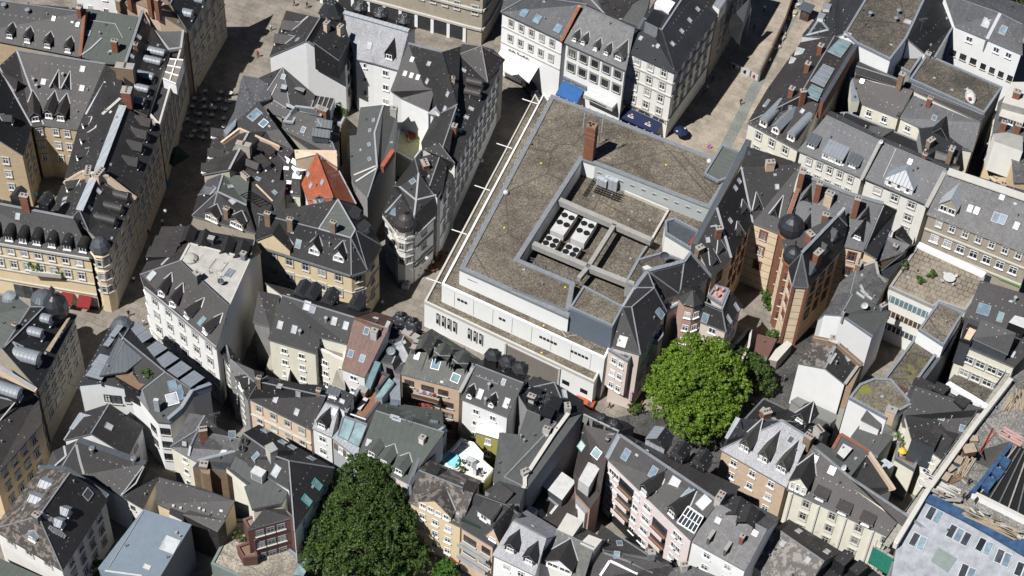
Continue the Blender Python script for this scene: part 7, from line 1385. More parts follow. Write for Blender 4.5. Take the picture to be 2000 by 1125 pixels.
B = PB('moss_roof_wing', 'long narrow flat roof with yellow moss and rust stains, edged by grey pipes, right side', 'a 850 790 11.5 b 1150 390 11.5 c 1370 470 11.5 d 1290 560 11.5 e 1060 880 11.5 f 1010 960 11.5 g 870 900 11.5 h 720 870 11.5 i 800 830 11.5', 'abcdefghi', 'gravel_moss', 'render_bluegrey', ov=0, parapet=.45, pmat='zinc')
B.block([(1020, 900), (1060, 880), (1390, 455), (1500, 250), (1520, 270), (1400, 480), (1070, 930)], 0, 11.6, 'panel_blue', 'zinc_dark', 'long_wall'); mb = MB()
for k in range(5): mb.bar(W(925 + k * 12, 830 - k * 20, 12.4 + .1 * k), W(1010 + k * 20, 850 - k * 12, 12.1), .5, .25, 'wood_frame'); mb.bar(W(1000 + k * 10, 770 + 5 * k, 13 - .1 * k), W(930, 815, 12), .3, .2, 'black')
mb.build('timber_stack', B.root, B.c); o = MB().lathe(W(933, 905, 11.5), [(.7, 0), (.6, .8), (.2, 1.1), (.05, 1.3)], 'red_paint', 9).build('cement_mixer', B.root, B.c); p = W(825, 858, 11.6); mb = MB(); mb.lathe(p, [(.05, .1), (.45, .6), (.5, .75), (.05, .5)], 'black', 10); mb.build('satellite_dish', B.root, B.c); B.block([(700, 815), (720, 770), (840, 830), (810, 870)], 11, 12.2, 'plastic_white', 'plastic_white', 'cover_sheet')
T(3, 2)
B = PB('white_gabled_house', 'white gable wall under a green-grey felt roof with chimneys, right of the brick landmark',
 'a 385 250 12 b 440 205 13.5 c 570 215 15.2 d 815 385 12.3 e 955 190 12.3 f 850 135 14 g 660 50 15.2 h 560 30 13 i 480 -90 13', 'bcgh'.replace('bcgh', 'abchi'.replace('i', '')) + ' cdefg cgh', 'felt', 'render_white', ov=.1, roofs=['slate_grey', 'felt', 'slate_grey'])
B.dish([(745, 160)], .55); B.chim([(580, 240)], .3, .3, 1.2, 'concrete', 1); B.line([(600, 250), (740, 330), (820, 385)], .35, .12, 'zinc'); B.chim([(900, 150)], 1.1, .6, .8, 'lead')
B = PB('lower_white_gable_house', 'lower white gable house with mottled roof and brick coping, right of the tree',
 'a 235 590 10.5 b 445 630 12.5 c 600 755 11 d 650 640 11 e 735 590 11 f 545 430 13.8 g 350 400 11.5', 'abfg bcdef', 'slate_grey', 'render_white', ov=.08, roofs=['slate_patchy', 'slate_spotted'])
B.wallpar([(365, 385, 12.4), (490, 410, 14.2), (545, 430, 14.4), (730, 590, 11.8)], .5, .3, 'brick_old', 'stone_trim'); B.chim([(512, 400)], .9, .7, 1.0, 'stone_trim', 1); B.sky([(625, 550)], .7, .9, 'glass_pale'); B.line([(530, 520), (480, 600)], .4, .3, 'concrete'); B.line([(710, 610), (600, 950 - 190)], .5, .2, 'concrete'); B.line([(520, 455), (470, 580)], .5, .1, 'lead')
B.block([(560, 940), (615, 750), (690, 610), (735, 600), (650, 800), (600, 950)], 0, 10.6, 'stone_trim', 'brick_old', 'stepped_wall'); B.pipe([(480, 530), (530, 600)], .8)
B = PB('brown_garage', 'low shed with brown flat roof by the lane at the foot of the landmark tower', 'a -130 490 3 b 0 540 3 c 70 400 3 d -80 360 3', 'abcd', 'cladding_maroon', 'render_dirty', ov=.1); B.block([(5, 560), (70, 575), (190, 440), (150, 410), (60, 480)], 0, 2.6, 'render_dirty', 'stone_trim', 'yard_wall')
B = PB('corrugated_shed', 'low corrugated grey shed roofs at the foot of the white gable wall', 'a 180 880 3.5 b 230 850 3.8 c 560 1000 3.8 d 490 1060 3.5 e 330 990 3.2', 'abcde', 'corrugated', 'concrete', ov=0); B.vol(parse('f 200 1000 4.5 g 260 960 4.5 h 480 1070 4.5 i 400 1124 4.5'), ['fghi'], 'felt', 'concrete', ov=0)
T(3, 2)
B = PB('cluttered_roof_ridge_house', 'grey slate jumbled roofs with light ladders and turned chimneys, behind the white gable, right centre', 'a 450 190 12 b 560 -40 13 c 690 -150 14.5 d 840 -200 15 e 870 -70 14 f 940 -40 13 g 850 120 13 h 640 60 14.5 i 600 150 13.5', 'abchi cdefgh', 'slate_grey', 'brick_old', ov=.1); B.chim([(680, -180)], 1.4, .8, 1.4, 'brick_old', 3); B.line([(700, -180), (840, -200), (860, -100), (920, -40)], .4, .2, 'concrete'); B.sky([(720, 60), (750, 40), (780, 70), (735, 10)], .4, 1.5, 'plastic_white')
T(3, 1)
B = PB('light_slate_annex_house', 'pale grey slate roof with two slim dormers between the landmark and the terrace, right centre', 'a 620 1080 13 b 760 900 13.5 c 880 700 15.5 d 1110 790 16 e 1050 850 15 f 850 920 14 g 720 1124 13', 'abcdefg'.replace('g', ''), 'slate_mid', 'brick_old', ov=.1); B.dorm([(865, 815)], 'g', .9, .8, .5, roof='slate_pale', wall='plastic_white'); B.chim([(990, 820)], .7, .6, .8, 'concrete_dark', 1)
B.vol(parse('h 1110 790 15.6 i 1165 780 13 j 945 1060 12.6 k 850 1010 13 l 1050 855 15'), ['hijkl'], 'slate_blue', 'brick_old', ov=.05); B.vol(parse('m 980 690 13 n 1050 640 16.5 o 1130 760 13 p 1110 790 13.5 q 1000 720 14'), ['mnopq'], 'slate', 'slate', ov=0)
T(3, 3)
B = PB('brown_tile_lane_house', 'brown mottled tiled roof with an aerial and dark front strip, bottom edge', 'a 165 680 9 b 580 935 9 c 440 1012 12 d 55 745 12 e -160 1010 9 f 240 1320 9', 'abcd dcfe', 'tile_grey', 'render_grey', ov=.1, roofs=['slate', 'slate_patchy']); B.sky([(240, 775), (460, 935)], .8, 1.2, 'glass_pale'); B.sky([(115, 870), (310, 1000)], .7, .8, 'lead', 'lead'); B.aerial([(330, 860)], 2.6)
B = PB('black_box_dormer_house', 'low black roofed house with two box dormers beside the green scaffold net', 'a 580 935 8.5 b 900 1130 8.5 c 700 1400 8.5 d 250 1320 8.5 e 440 1015 10.5', 'abcde', 'slate_dark', 'render_grey', ov=.1); B.block([(515, 985), (600, 912), (682, 965), (600, 1045)], 6, 11.6, 'slate_dark', 'slate', 'dormer'); B.block([(635, 1065), (715, 995), (785, 1050), (700, 1124)], 6, 11.4, 'slate_dark', 'slate', 'dormer')
# ================= BUILDING SITE =================
T(3, 3)
B = PB('scaffolded_building', 'building under reconstruction with pale underlay roof, roof windows and blue sheeting',
 'a 1010 860 14.5 b 1235 480 16.5 c 2100 910 16.5 d 2300 1700 13 e 900 1500 12', 'abcde', 'underlay', 'concrete', ov=.1, cat='building site')
for x, y, n in ((1300, 650, 2), (1490, 805, 3), (1690, 895, 2), (1835, 985, 2), (1172, 855, 2), (1555, 1100, 2), (1990, 1085, 2)):
    for k in range(n): B.sky([(x - (n - 1) * 28 + k * 56, y - (n - 1) * 14 + k * 30)], 1.0, 2.1, 'glass_blue' if k % 2 else 'glass', 'plastic_white')
mb = MB(); r_ = [B.hit(*q(x, y)) for x, y in ((1330, 905), (1475, 990), (1400, 1100), (1270, 1010))]
if all(r_): mb.face([r[0] + Vector((0, 0, .12)) for r in r_][::-1], 'light_green'); mb.build('plastic_sheet', B.root, B.c)
B.line([(1010, 845), (1235, 470)], .5, .5, 'stone_trim', 'wall_coping')
T(3, 3); P = [W(1235, 470, 17.0), W(1215, 545, 16.5), W(1500, 690, 16.4), W(1700, 800, 16.4), W(1980, 960, 16.6), W(2100, 1040, 16.4), W(2150, 900, 17.2), W(1700, 690, 17.2), W(1480, 570, 17.2), W(1350, 510, 17.1)]
mb = MB(); mb.prism(P, 16.55, 16.9, 'tarp_blue'); mb.build('blue_sheeting', B.root, B.c)
B.block([(1260, 440), (1245, 470), (1700, 700), (2100, 900), (2100, 520), (1700, 270), (1500, 180), (1400, 240)], 0, 16.0, 'concrete', 'rubble', 'attic_floor')
B.block([(1400, 240), (1640, -110), (1900, -420), (2300, -700), (2300, 200), (2100, 130), (1890, 70), (1500, 190)], 0, 16.05, 'concrete', 'rubble', 'attic_floor')
B.block([(1575, 460), (1610, 430), (1895, 75), (1915, 95), (1620, 470)], 12, 17.6, 'tarp_blue', 'tarp_blue', 'light_well_sheeting'); B.block([(1640, 480), (1700, 400), (1940, 100), (2150, 200), (2150, 760)], 15, 16.3, 'black', 'black', 'light_well'); B.block([(1580, 470), (1600, 450), (2100, 700), (2100, 730)], 14, 17.2, 'render_white', 'stone_trim', 'well_kerb')  # black slab stands in for the shade down the open well
B.block([(1650, 400), (1700, 330), (1790, 370), (1730, 450)], 15, 17.4, 'tarp_blue', 'tarp_blue', 'sheeted_box'); B.block([(1740, 300), (1770, 250), (1850, 310), (1800, 370)], 15, 17.4, 'tarp_blue', 'tarp_blue', 'sheeted_box'); B.block([(1805, 230), (1830, 170), (1900, 220), (1860, 290)], 15, 17.4, 'tarp_blue', 'tarp_blue', 'sheeted_box')
SITE = B
for k in range(6): mb = MB(); u = k / 6; a = W(1665 + 420 * u, 470 + 260 * u, 16.6); b = W(1940 + 180 * u, 110 + 110 * u, 16.6); mb.bar(a, b, .22, .2, 'concrete_dark' if k % 3 else 'scaffold_board'); mb.build('well_beam', B.root, B.c)
B.wallpar([(1000, 860, 16.2), (1250, 450, 17.6), (1620, -60, 17.6), (1900, -420, 17.6)], .6, .8, 'render_cream', 'stone_trim', 'site_wall')

T(3, 3); rnd_ = random.Random(12)
for k in range(40):
    u, v = rnd_.random(), rnd_.random(); x = 1330 + 260 * u + 330 * v; y = 420 - 420 * u + 150 * v
    if 1560 < x and y > 60: continue
    mb = MB(); s_ = rnd_.uniform(.25, .8); mb.box((0, 0, s_ * .2), (s_ * rnd_.uniform(.6, 2.5), s_ * .6, s_ * .4), rnd_.choice(['concrete', 'scaffold_board', 'deck', 'zinc', 'stone_trim', 'lead_dark'])); o = mb.build('building_rubble', SITE.root); o.location = W(x, y, 16.1) - SITE.c; o.rotation_euler.z = rnd_.uniform(0, 3)
for k in range(26):
    t_ = k / 26; mb = MB(); s_ = rnd_.uniform(.3, .7); mb.box((0, 0, .1), (s_ * rnd_.uniform(1.5, 4), s_ * .5, .2), rnd_.choice(['timber', 'scaffold_board', 'deck', 'stone_trim', 'concrete'])); o = mb.build('site_board', SITE.root); o.location = W(1290 + 800 * t_, 455 + 400 * t_ + rnd_.uniform(-25, 30), 17.1) - SITE.c; o.rotation_euler.z = R(-25 + rnd_.uniform(-25, 25))
# ================= TREES AND PLANTS =================
def leaf_mesh(name, lobes, n, size, mat, parent=None, off=None, seed=1, flat=.5):
    """leaves set on small clumps, clumps set on the lobes of the crown"""
    rnd = random.Random(seed); vs = []; fs = []; g = rnd.gauss
    tot = sum(l[1] ** 2 for l in lobes); per = 26
    for c, r_ in lobes:
        nc = max(2, int(n * r_ * r_ / tot / per)); cr = min(.72, max(.28, r_ * .22))
        for _ in range(nc):
            d = Vector((g(0, 1), g(0, 1), g(0, .9) + .3)).normalized(); cc = c + d * r_ * (1 - abs(g(0, .10)) + rnd.uniform(-.04, .10)); k_r = cr * rnd.uniform(.6, 1.25)
            for _ in range(per):
                e = (Vector((g(0, 1), g(0, 1), g(0, 1))) + d * .9).normalized(); p = cc + Vector((e.x, e.y, e.z * .8)) * k_r * rnd.uniform(.7, 1.05)
                nrm = (e + Vector((g(0, flat), g(0, flat), g(0, flat)))).normalized()
                t = nrm.cross(Vector((g(0, 1), g(0, 1), g(0, 1)))).normalized(); b = nrm.cross(t); s_ = size * rnd.uniform(.6, 1.3)
                i = len(vs); vs += [p - t * s_ * .5, p + b * s_ * .33, p + t * s_ * .55, p - b * s_ * .33]; fs.append((i, i + 1, i + 2, i + 3))
    if off is not None: vs = [v - off for v in vs]
    me = bpy.data.meshes.new(name); me.from_pydata(vs, [], fs); me.materials.append(MAT[mat]); o = bpy.data.objects.new(name, me); COL.objects.link(o)
    if parent is not None: o.parent = parent
    return o
def tree(name, label, trunk, lobes, n, size, mat, seed=1, group=None, rt=.35, cat='tree', extra=True):
    """trunk = picture point of the foot; lobes = (px, py, z, r)"""
    f = P3(trunk[0], trunk[1], 0); root = empty(name, f, label, cat, group); rnd = random.Random(seed)
    L = [(P3(x, y, z), r_) for x, y, z, r_ in lobes]; big = list(L)
    if extra:
        for c, r_ in list(L):
            for k in range(max(3, int(r_ * 2.6))):
                d = Vector((rnd.gauss(0, 1), rnd.gauss(0, 1), rnd.gauss(0, .8) + .25)).normalized(); big.append((c + d * r_ * rnd.uniform(.75, 1.05), r_ * rnd.uniform(.22, .42)))
    leaf_mesh('crown', big, n, size, mat, root, f, seed)
    mb = MB(); top = sum((c for c, _ in L), Vector()) / len(L); h = max(1.5, top.z * .55); fork = f + Vector(((top.x - f.x) * .3, (top.y - f.y) * .3, h)); mb.tube(f, fork, rt, rt * .7, 'bark', 9)
    for c, r_ in L + big[len(L):len(L) + 6]:
        mid = fork.lerp(c, .55) + Vector((0, 0, -.1 * r_)); mb.tube(fork, mid, rt * .5, rt * .3, 'bark', 6); mb.tube(mid, c, rt * .3, rt * .1, 'bark', 5)
    mb.build('trunk', root, f); return root
tree('plane_tree', 'large bright green tree in the small square beside the rose apartments', (1372, 850),
     [(1352, 745, 9, 4.6), (1305, 728, 8.5, 2.7), (1410, 725, 8.5, 3.2), (1392, 692, 10.5, 2.6), (1305, 785, 7, 2.7), (1345, 822, 6.5, 2.7), (1395, 805, 6.5, 3.0), (1345, 696, 11, 2.9), (1436, 762, 7, 2.1), (1283, 758, 7.5, 1.9), (1315, 700, 9.5, 1.9), (1368, 845, 5, 1.8), (1325, 765, 8.5, 3.0), (1380, 765, 8.5, 3.6), (1420, 800, 6, 2.0), (1372, 672, 11, 1.7)], 76000, .33, 'leaf_bright', 3, rt=.45)
tree('chestnut_tree', 'huge dark green tree beside the black slate corner house at the bottom edge', (715, 1130),
     [(710, 940, 12, 2.9), (745, 922, 11, 1.9), (668, 950, 9, 2.0), (690, 1000, 11, 3.6), (745, 985, 10.5, 3.0), (640, 1045, 8.5, 2.9), (700, 1060, 9.5, 3.6), (770, 1045, 9, 3.0), (645, 992, 8.5, 2.2), (618, 1088, 6, 2.2), (672, 1115, 7, 2.7), (742, 1100, 7, 2.6), (788, 1008, 8, 1.9), (702, 908, 11, 1.7), (735, 1030, 9.5, 2.8), (662, 1020, 9, 2.4), (600, 1065, 6, 1.3), (802, 1055, 7, 1.5)], 84000, .33, 'leaf_dark', 5, rt=.5)
for i, (x, y, z, r_, lb) in enumerate(((812, 1092, 5, 2.1, 'small round dark green tree just right of the huge tree'), (868, 1122, 3.5, 1.7, 'small green tree cut by the bottom edge near the cafe tables'), (762, 1128, 4, 2.4, 'low green tree crown cut by the bottom edge under the huge tree'))):
    tree('small_tree', lb, (x, y + 22), [(x, y, z, r_), (x + 6, y - 12, z + .6, r_ * .75), (x - 8, y + 8, z - .6, r_ * .8)], 5200, .34, 'leaf_mid' if i else 'leaf_dark', 20 + i, rt=.12)
tree('garden_tree', 'dark tree in the shade right of the bright green tree', (1480, 770), [(1472, 715, 3, 2.0), (1482, 735, 3, 2.2), (1490, 750, 2, 1.8), (1462, 700, 2.5, 1.4)], 7000, .34, 'leaf_dark', 31, rt=.12)
tree('garden_shrub', 'leafy shrub in the shaded strip between the metal hall and the hotel, bottom left', (193, 1122), [(192, 1112, 1.5, 1.3), (204, 1122, 1.2, 1.0)], 2600, .28, 'leaf_mid', 41, rt=.05, cat='shrub')
tree('courtyard_shrub', 'green climber at the foot of the banded brick hall', (1502, 590), [(1497, 578, 2.2, 1.0), (1500, 592, 1.2, 1.0)], 1800, .25, 'leaf_mid', 42, rt=.05, cat='shrub')
tree('courtyard_shrub', 'small bush at the foot of the landmark corner tower', (1512, 668), [(1508, 655, 1, .9), (1515, 668, .8, 1.0)], 1700, .25, 'leaf_mid', 43, rt=.05, cat='shrub')
for i, (x, y, lb) in enumerate(((1945, -4, 'first tree crown at the top right corner'), (1982, 8, 'bushy tree in the top right corner'))):
    tree('corner_tree', lb, (x, y + 40), [(x, y, 5, 3.0), (x + 20, y + 6, 4.5, 2.5)], 6000, .4, 'leaf_dark', 50 + i, rt=.15)
def potted(name, label, p, r_=.5, h=.8, mat='leaf_mid', pot='terracotta', n=260, group=None, seed=9):
    t = empty(name, p, label, 'plant', group); MB().lathe((0, 0, 0), [(r_ * .45, 0), (r_ * .6, .45), (r_ * .5, .45)], pot, 10).build('pot', t)
    leaf_mesh('leaves', [(Vector((0, 0, h)), r_), (Vector((r_ * .4, .1, h * .8)), r_ * .6)], n, .22, mat, t, None, seed); return t
potted('potted_tree', 'bushy potted plant beside the stone planter at the turreted wedge house', P3(808, 535, 0), 1.3, 1.5, n=1500)
potted('potted_plant', 'potted bush on the paving in front of the rose apartments', P3(1237, 805, 0), .9, 1.1, n=900, seed=4)
T(3, 1)
potted('potted_plant', 'round green plant at the middle of the square-paved terrace', W(1270, 1035, 12.5), .6, .6, 'leaf_mid', n=500, seed=2); potted('potted_plant', 'lower left green plant on the square-paved terrace', W(1180, 1085, 12.5), .6, .6, 'leaf_mid', n=500, seed=3)
T(1, 0)
for k, (x, y, lb) in enumerate(((640, 852, 'tallest green plant on the terrace below the blank white gable'), (622, 892, 'left potted plant on the terrace below the white gable'), (690, 900, 'right potted plant on the terrace below the white gable'))): potted('potted_plant', lb, W(x, y, 10.5), .6, .7, 'leaf_mid', n=420, seed=60 + k)
T(1, 3); potted('potted_palm', 'potted palm between vents on the round white terrace', W(1610, 300, 9.0), .9, 1.2, 'leaf_mid', n=420, seed=7)
T(0, 2); potted('potted_plant', 'yellow-green bush on the sheltered terrace of the crescent house', W(1155, 700, 14.9), .9, .8, 'leaf_mid', n=700, seed=8)
T(0, 3); potted('potted_palm', 'small palm on the pale gravel deck', W(1870, 845, 3.6), .9, 1.0, 'leaf_mid', n=420, seed=11)
T(3, 3)
for k, (x, y, lb) in enumerate(((1030, 60, 'leafy plant at the back of the flower balcony beside the scaffolding'), (1070, 95, 'tallest plant on the flower balcony beside the scaffolding'), (1130, 120, 'right plant on the flower balcony beside the scaffolding'))): potted('potted_plant', lb, W(x, y, 8), .8, .8, 'leaf_mid', n=600, seed=12 + k)
# balcony planting on the hotel
T(0, 1); f = leaf_mesh('balcony_plants', [(W(265, 940, 8.9), .9), (W(350, 915, 9.2), 1.0), (W(300, 950, 8.8), .7), (W(460, 985, 8.6), .6)], 1500, .26, 'leaf_mid', HOTEL.root, HOTEL.c, 5)
T(3, 1); leaf_mesh('climbing_plant', [(W(1060, 930 + 20 * k, 13), .6) for k in range(3)], 500, .22, 'leaf_dark', TB.root, TB.c, 6)
T(2, 2); leaf_mesh('terrace_plants', [(W(1770, 460, 5), .6), (W(1810, 500, 5), .6), (W(1740, 520, 5), .5)], 700, .22, 'leaf_mid', ROSE.root, ROSE.c, 6)

# ================= AWNINGS, SIGNS =================
def awning(B, e, t0, t1, z, drop, depth, mat, name='awning', frame=True):
    a, b, _ = B.edge(e); d = V2(b - a).normalized(); o_ = Vector((d.y, -d.x, 0)); p = V2(a).lerp(V2(b), t0); q_ = V2(a).lerp(V2(b), t1); Zv = Vector((0, 0, 1))
    A, Bv = p + Zv * z + o_ * .1, q_ + Zv * z + o_ * .1; C_, D_ = q_ + Zv * (z - drop) + o_ * depth, p + Zv * (z - drop) + o_ * depth; mb = MB(); h = Zv * .06
    mb.face([A + h, D_ + h, C_ + h, Bv + h], mat); mb.face([A, Bv, C_, D_], mat); mb.face([D_ + h, D_ - Zv * .3, C_ - Zv * .3, C_ + h], mat); mb.face([A + h, A, D_, D_ + h], mat); mb.face([Bv + h, C_ + h, C_, Bv], mat)
    return mb.build(name, B.root, B.c), (A, Bv, C_, D_, d, o_)
def strokes(B, p, d, mat, hs, step):
    mb = MB()
    for k, h in enumerate(hs):
        if h: mb.bar(p + d * step * k + Vector((0, 0, h / 2)), p + d * (step * k + step * .8) + Vector((0, 0, h * .6)), .06, h, mat)
    return mb.build('sign_lettering', B.root, B.c)
def sign(B, txt, p, d, size, mat, tilt=90, name='lettering', sx=1.0, nrm=None, up=None):
    c = bpy.data.curves.new(name, 'FONT'); c.body = txt; c.size = size; c.extrude = .02; c.align_x = 'CENTER'; c.align_y = 'CENTER'; c.materials.append(MAT[mat]); o = bpy.data.objects.new(name, c); COL.objects.link(o); bpy.context.view_layer.update(); me = bpy.data.meshes.new_from_object(o.evaluated_get(bpy.context.evaluated_depsgraph_get())); bpy.data.objects.remove(o); o = bpy.data.objects.new(name, me); COL.objects.link(o)
    x = d.normalized(); y = up.normalized() if up is not None else Vector((0, 0, 1)); z = x.cross(y).normalized(); y = z.cross(x); M = Matrix((x * sx, y, z)).transposed().to_4x4(); M.translation = p - (B.c if B else Vector()); o.parent = B.root if B else None; o.matrix_local = M; return o
_, f = awning(HOTEL, 'ab', .845, .955, 3.3, .9, 1.9, 'awning_red'); awning(HOTEL, 'ab', .70, .80, 3.3, .9, 1.9, 'awning_red')
a, b, _ = HOTEL.edge('ab'); d = V2(b - a).normalized(); o_ = Vector((d.y, -d.x, 0)); L = V2(b - a).length
for t in (.36, .44, .52, .60, .92): MB().bar(V2(a) + d * (L * t - 1.5) + o_ * .08 + Vector((0, 0, 1.6)), V2(a) + d * (L * t + 1.4) + o_ * .08 + Vector((0, 0, 1.6)), .1, 3.0, 'glass').build('shop_window', HOTEL.root, HOTEL.c)
_, f = awning(W1, 'ab', .02, .66, 6.4, 1.5, 3.2, 'render_offwhite'); strokes(W1, f[0].lerp(f[1], .18) + f[5] * .12 + Vector((0, 0, .7)), f[4], 'black', (.16, .3, .12, .34, .14, .0, .4, .12, .16, .14, .36, .12, .3, .1), .33)
_, f = awning(OPT, 'ab', .0, .37, 5.6, 1.4, 2.4, 'awning_blue'); 
a, b, _ = OPT.edge('ab'); L = V2(b - a).length; p = V2(a) + f[4] * L * .2; mb = MB(); mb.bar(p - f[4] * L * .19 + f[5] * .1 + Vector((0, 0, 6.4)), p + f[4] * L * .21 + f[5] * .1 + Vector((0, 0, 6.4)), .12, 1.2, 'concrete'); mb.build('fascia_board', OPT.root, OPT.c)
sign(OPT, 'Optik Käpernick', p + f[4] * .1 + f[5] * .2 + Vector((0, 0, 6.4)), f[4], 1.0, 'sign_blue', sx=.78)
p = V2(a) + f[4] * L * .69; mb = MB(); mb.bar(p - f[4] * L * .25 + f[5] * .9 + Vector((0, 0, 6.0)), p + f[4] * L * .25 + f[5] * .9 + Vector((0, 0, 6.0)), 1.6, .9, 'plastic_white'); mb.build('shop_canopy', OPT.root, OPT.c)
for s_ in (-.3, 0, .3): MB().bar(p + f[4] * (s_ * 3 - .8) + f[5] * 1.75 + Vector((0, 0, 6.0 + .1 * (s_ == 0))), p + f[4] * (s_ * 3 + .8) + f[5] * 1.75 + Vector((0, 0, 6.0)), .08, .16, 'green_dark').build('sign_ornament', OPT.root, OPT.c)
_, f = awning(CORNER, 'ab', .08, .90, 3.5, .9, 2.2, 'navy')
for t in (.25, .72):
    p = f[0].lerp(f[1], t).lerp(f[3].lerp(f[2], t), .55) + Vector((0, 0, .14)); dn = (f[3] - f[0]).normalized(); n_ = f[4].cross(-dn); M = Matrix((f[4], -dn, n_)).transposed().to_4x4(); M.translation = p - CORNER.c
    mb = MB(); mb.box((-.35, -.1, 0), (.45, .3, .03), 'timber'); mb.box((.3, -.1, 0), (.45, .3, .03), 'timber'); mb.box((0, .25, 0), (.35, .35, .03), 'timber'); mb.box((0, -.35, 0), (1.2, .1, .03), 'cloth_white'); o = mb.build('awning_emblem', CORNER.root); o.matrix_local = M
mb = MB(); p = CA.lerp(CB, .42) + CO * .12 + Vector((0, 0, 4.3))
for k in range(7): mb.box(p - CORNER.c + (CB - CA).normalized() * (k * .34 - 1.0), (.2, .14, .34 if k % 2 else .5), 'wood_red')
mb.build('shop_sign', CORNER.root)
a, b, _ = ARCH.edge('ab'); d = V2(b - a).normalized(); o_ = Vector((d.y, -d.x, 0)); L = V2(b - a).length
for t in (.10, .27, .45, .62): MB().bar(V2(a) + d * (L * t - 1.6) + o_ * .08 + Vector((0, 0, 4.0)), V2(a) + d * (L * t + 1.8) + o_ * .08 + Vector((0, 0, 4.0)), .1, 2.0, 'glass').build('shop_window', ARCH.root, ARCH.c)
[strokes(ARCH, V2(a) + d * (L * t - 2) + o_ * .2 + Vector((0, 0, 5.25)), d, 'sign_green', (.7, .2, .25, .4, .25, .3, .45, .25, .3, .25, .4), .36) for t in (.45, .9)]
T(2, 2); a, b = W(905, 920, 6.0), W(945, 800, 6.0)
p = W(930, 838, 3.4); mb = MB(); mb.box((0, 0, 0), (.25, 1.1, 2.4), 'pink_sign'); o = mb.build('hanging_sign', ROSE.root); o.location = p - ROSE.c
mb = MB(); [mb.box((-.02 + .1 * (k % 2), -.56, .9 - .3 * k), (.2, .06, .14), 'cloth_white') for k in range(6)]; o = mb.build('sign_marks', ROSE.root); o.location = p - ROSE.c
# bay windows and shop front of the white rounded house
# ================= PEOPLE =================
def make_person(walk):
    P = [(0, 0, .95), (0, 0, 1.15), (0, 0, 1.4), (0, 0, 1.5), (0, .01, 1.6), (0, .01, 1.72)]; E = [(0, 1), (1, 2), (2, 3), (3, 4), (4, 5)]; Rr = [.15, .14, .15, .06, .09, .08]
    def add(p, par, r_): P.append(p); Rr.append(r_); E.append((par, len(P) - 1)); return len(P) - 1
    for s in (-1, 1):
        st = .22 * s * walk; h = add((s * .1, 0, .88), 0, .10); k = add((s * .1, st * .6 + .03 * walk, .48), h, .07); a = add((s * .1, st - .05 * walk, .08), k, .045); add((s * .11, st + .14, .04), a, .04)
        sh = add((s * .19, 0, 1.4), 2, .065); el = add((s * .25, -st * .4, 1.12), sh, .045); wr = add((s * .26, -st * .9 + .06, .88), el, .03); pm = add((s * .26, -st * .9 + .07, .81), wr, .032)
        for f_ in range(4): add((s * (.235 + .016 * f_), -st * .9 + .08 + .004 * f_, .72 + .008 * abs(f_ - 1.5)), pm, .009)
        add((s * .22, -st * .9 + .11, .78), pm, .01)
    me = bpy.data.meshes.new('person'); me.from_pydata(P, E, []); o = bpy.data.objects.new('person', me); COL.objects.link(o); m_ = o.modifiers.new('skin', 'SKIN'); sv = me.skin_vertices[0].data
    for v, r_ in zip(sv, Rr): v.radius = (r_ * (1.0 if r_ < .12 else 1.15), r_ * (.8 if r_ > .12 else 1))
    sv[0].use_root = True; ss = o.modifiers.new('sub', 'SUBSURF'); ss.levels = 1; ss.render_levels = 1
    dg = bpy.context.evaluated_depsgraph_get(); m2 = bpy.data.meshes.new_from_object(o.evaluated_get(dg)); bpy.data.objects.remove(o); m2.name = 'person'
    m2.materials.clear()
    for k in ('cloth_dark', 'cloth_white', 'skin', 'hair', 'black'): m2.materials.append(MAT[k])
    for p in m2.polygons:
        z = p.center.z; x = abs(p.center.x); p.material_index = 4 if z < .09 else 0 if z < .92 and x < .2 else 2 if (z > 1.5 or (x > .21 and z < 1.1)) else 1
        if z > 1.7 or (z > 1.58 and p.center.y < -.01): p.material_index = 3
        p.use_smooth = True
    return m2
PM = [make_person(0), make_person(1)]
def person(px, py, label, shirt='cloth_white', legs='cloth_dark', walk=1, rz=0, z=0.0):
    o = bpy.data.objects.new('person', PM[walk]); COL.objects.link(o); o.location = P3(px, py, z); o.rotation_euler.z = R(rz); tag(o, label, 'person')
    for i, k in ((0, legs), (1, shirt)): o.material_slots[i].link = 'OBJECT'; o.material_slots[i].material = MAT[k]
    return o
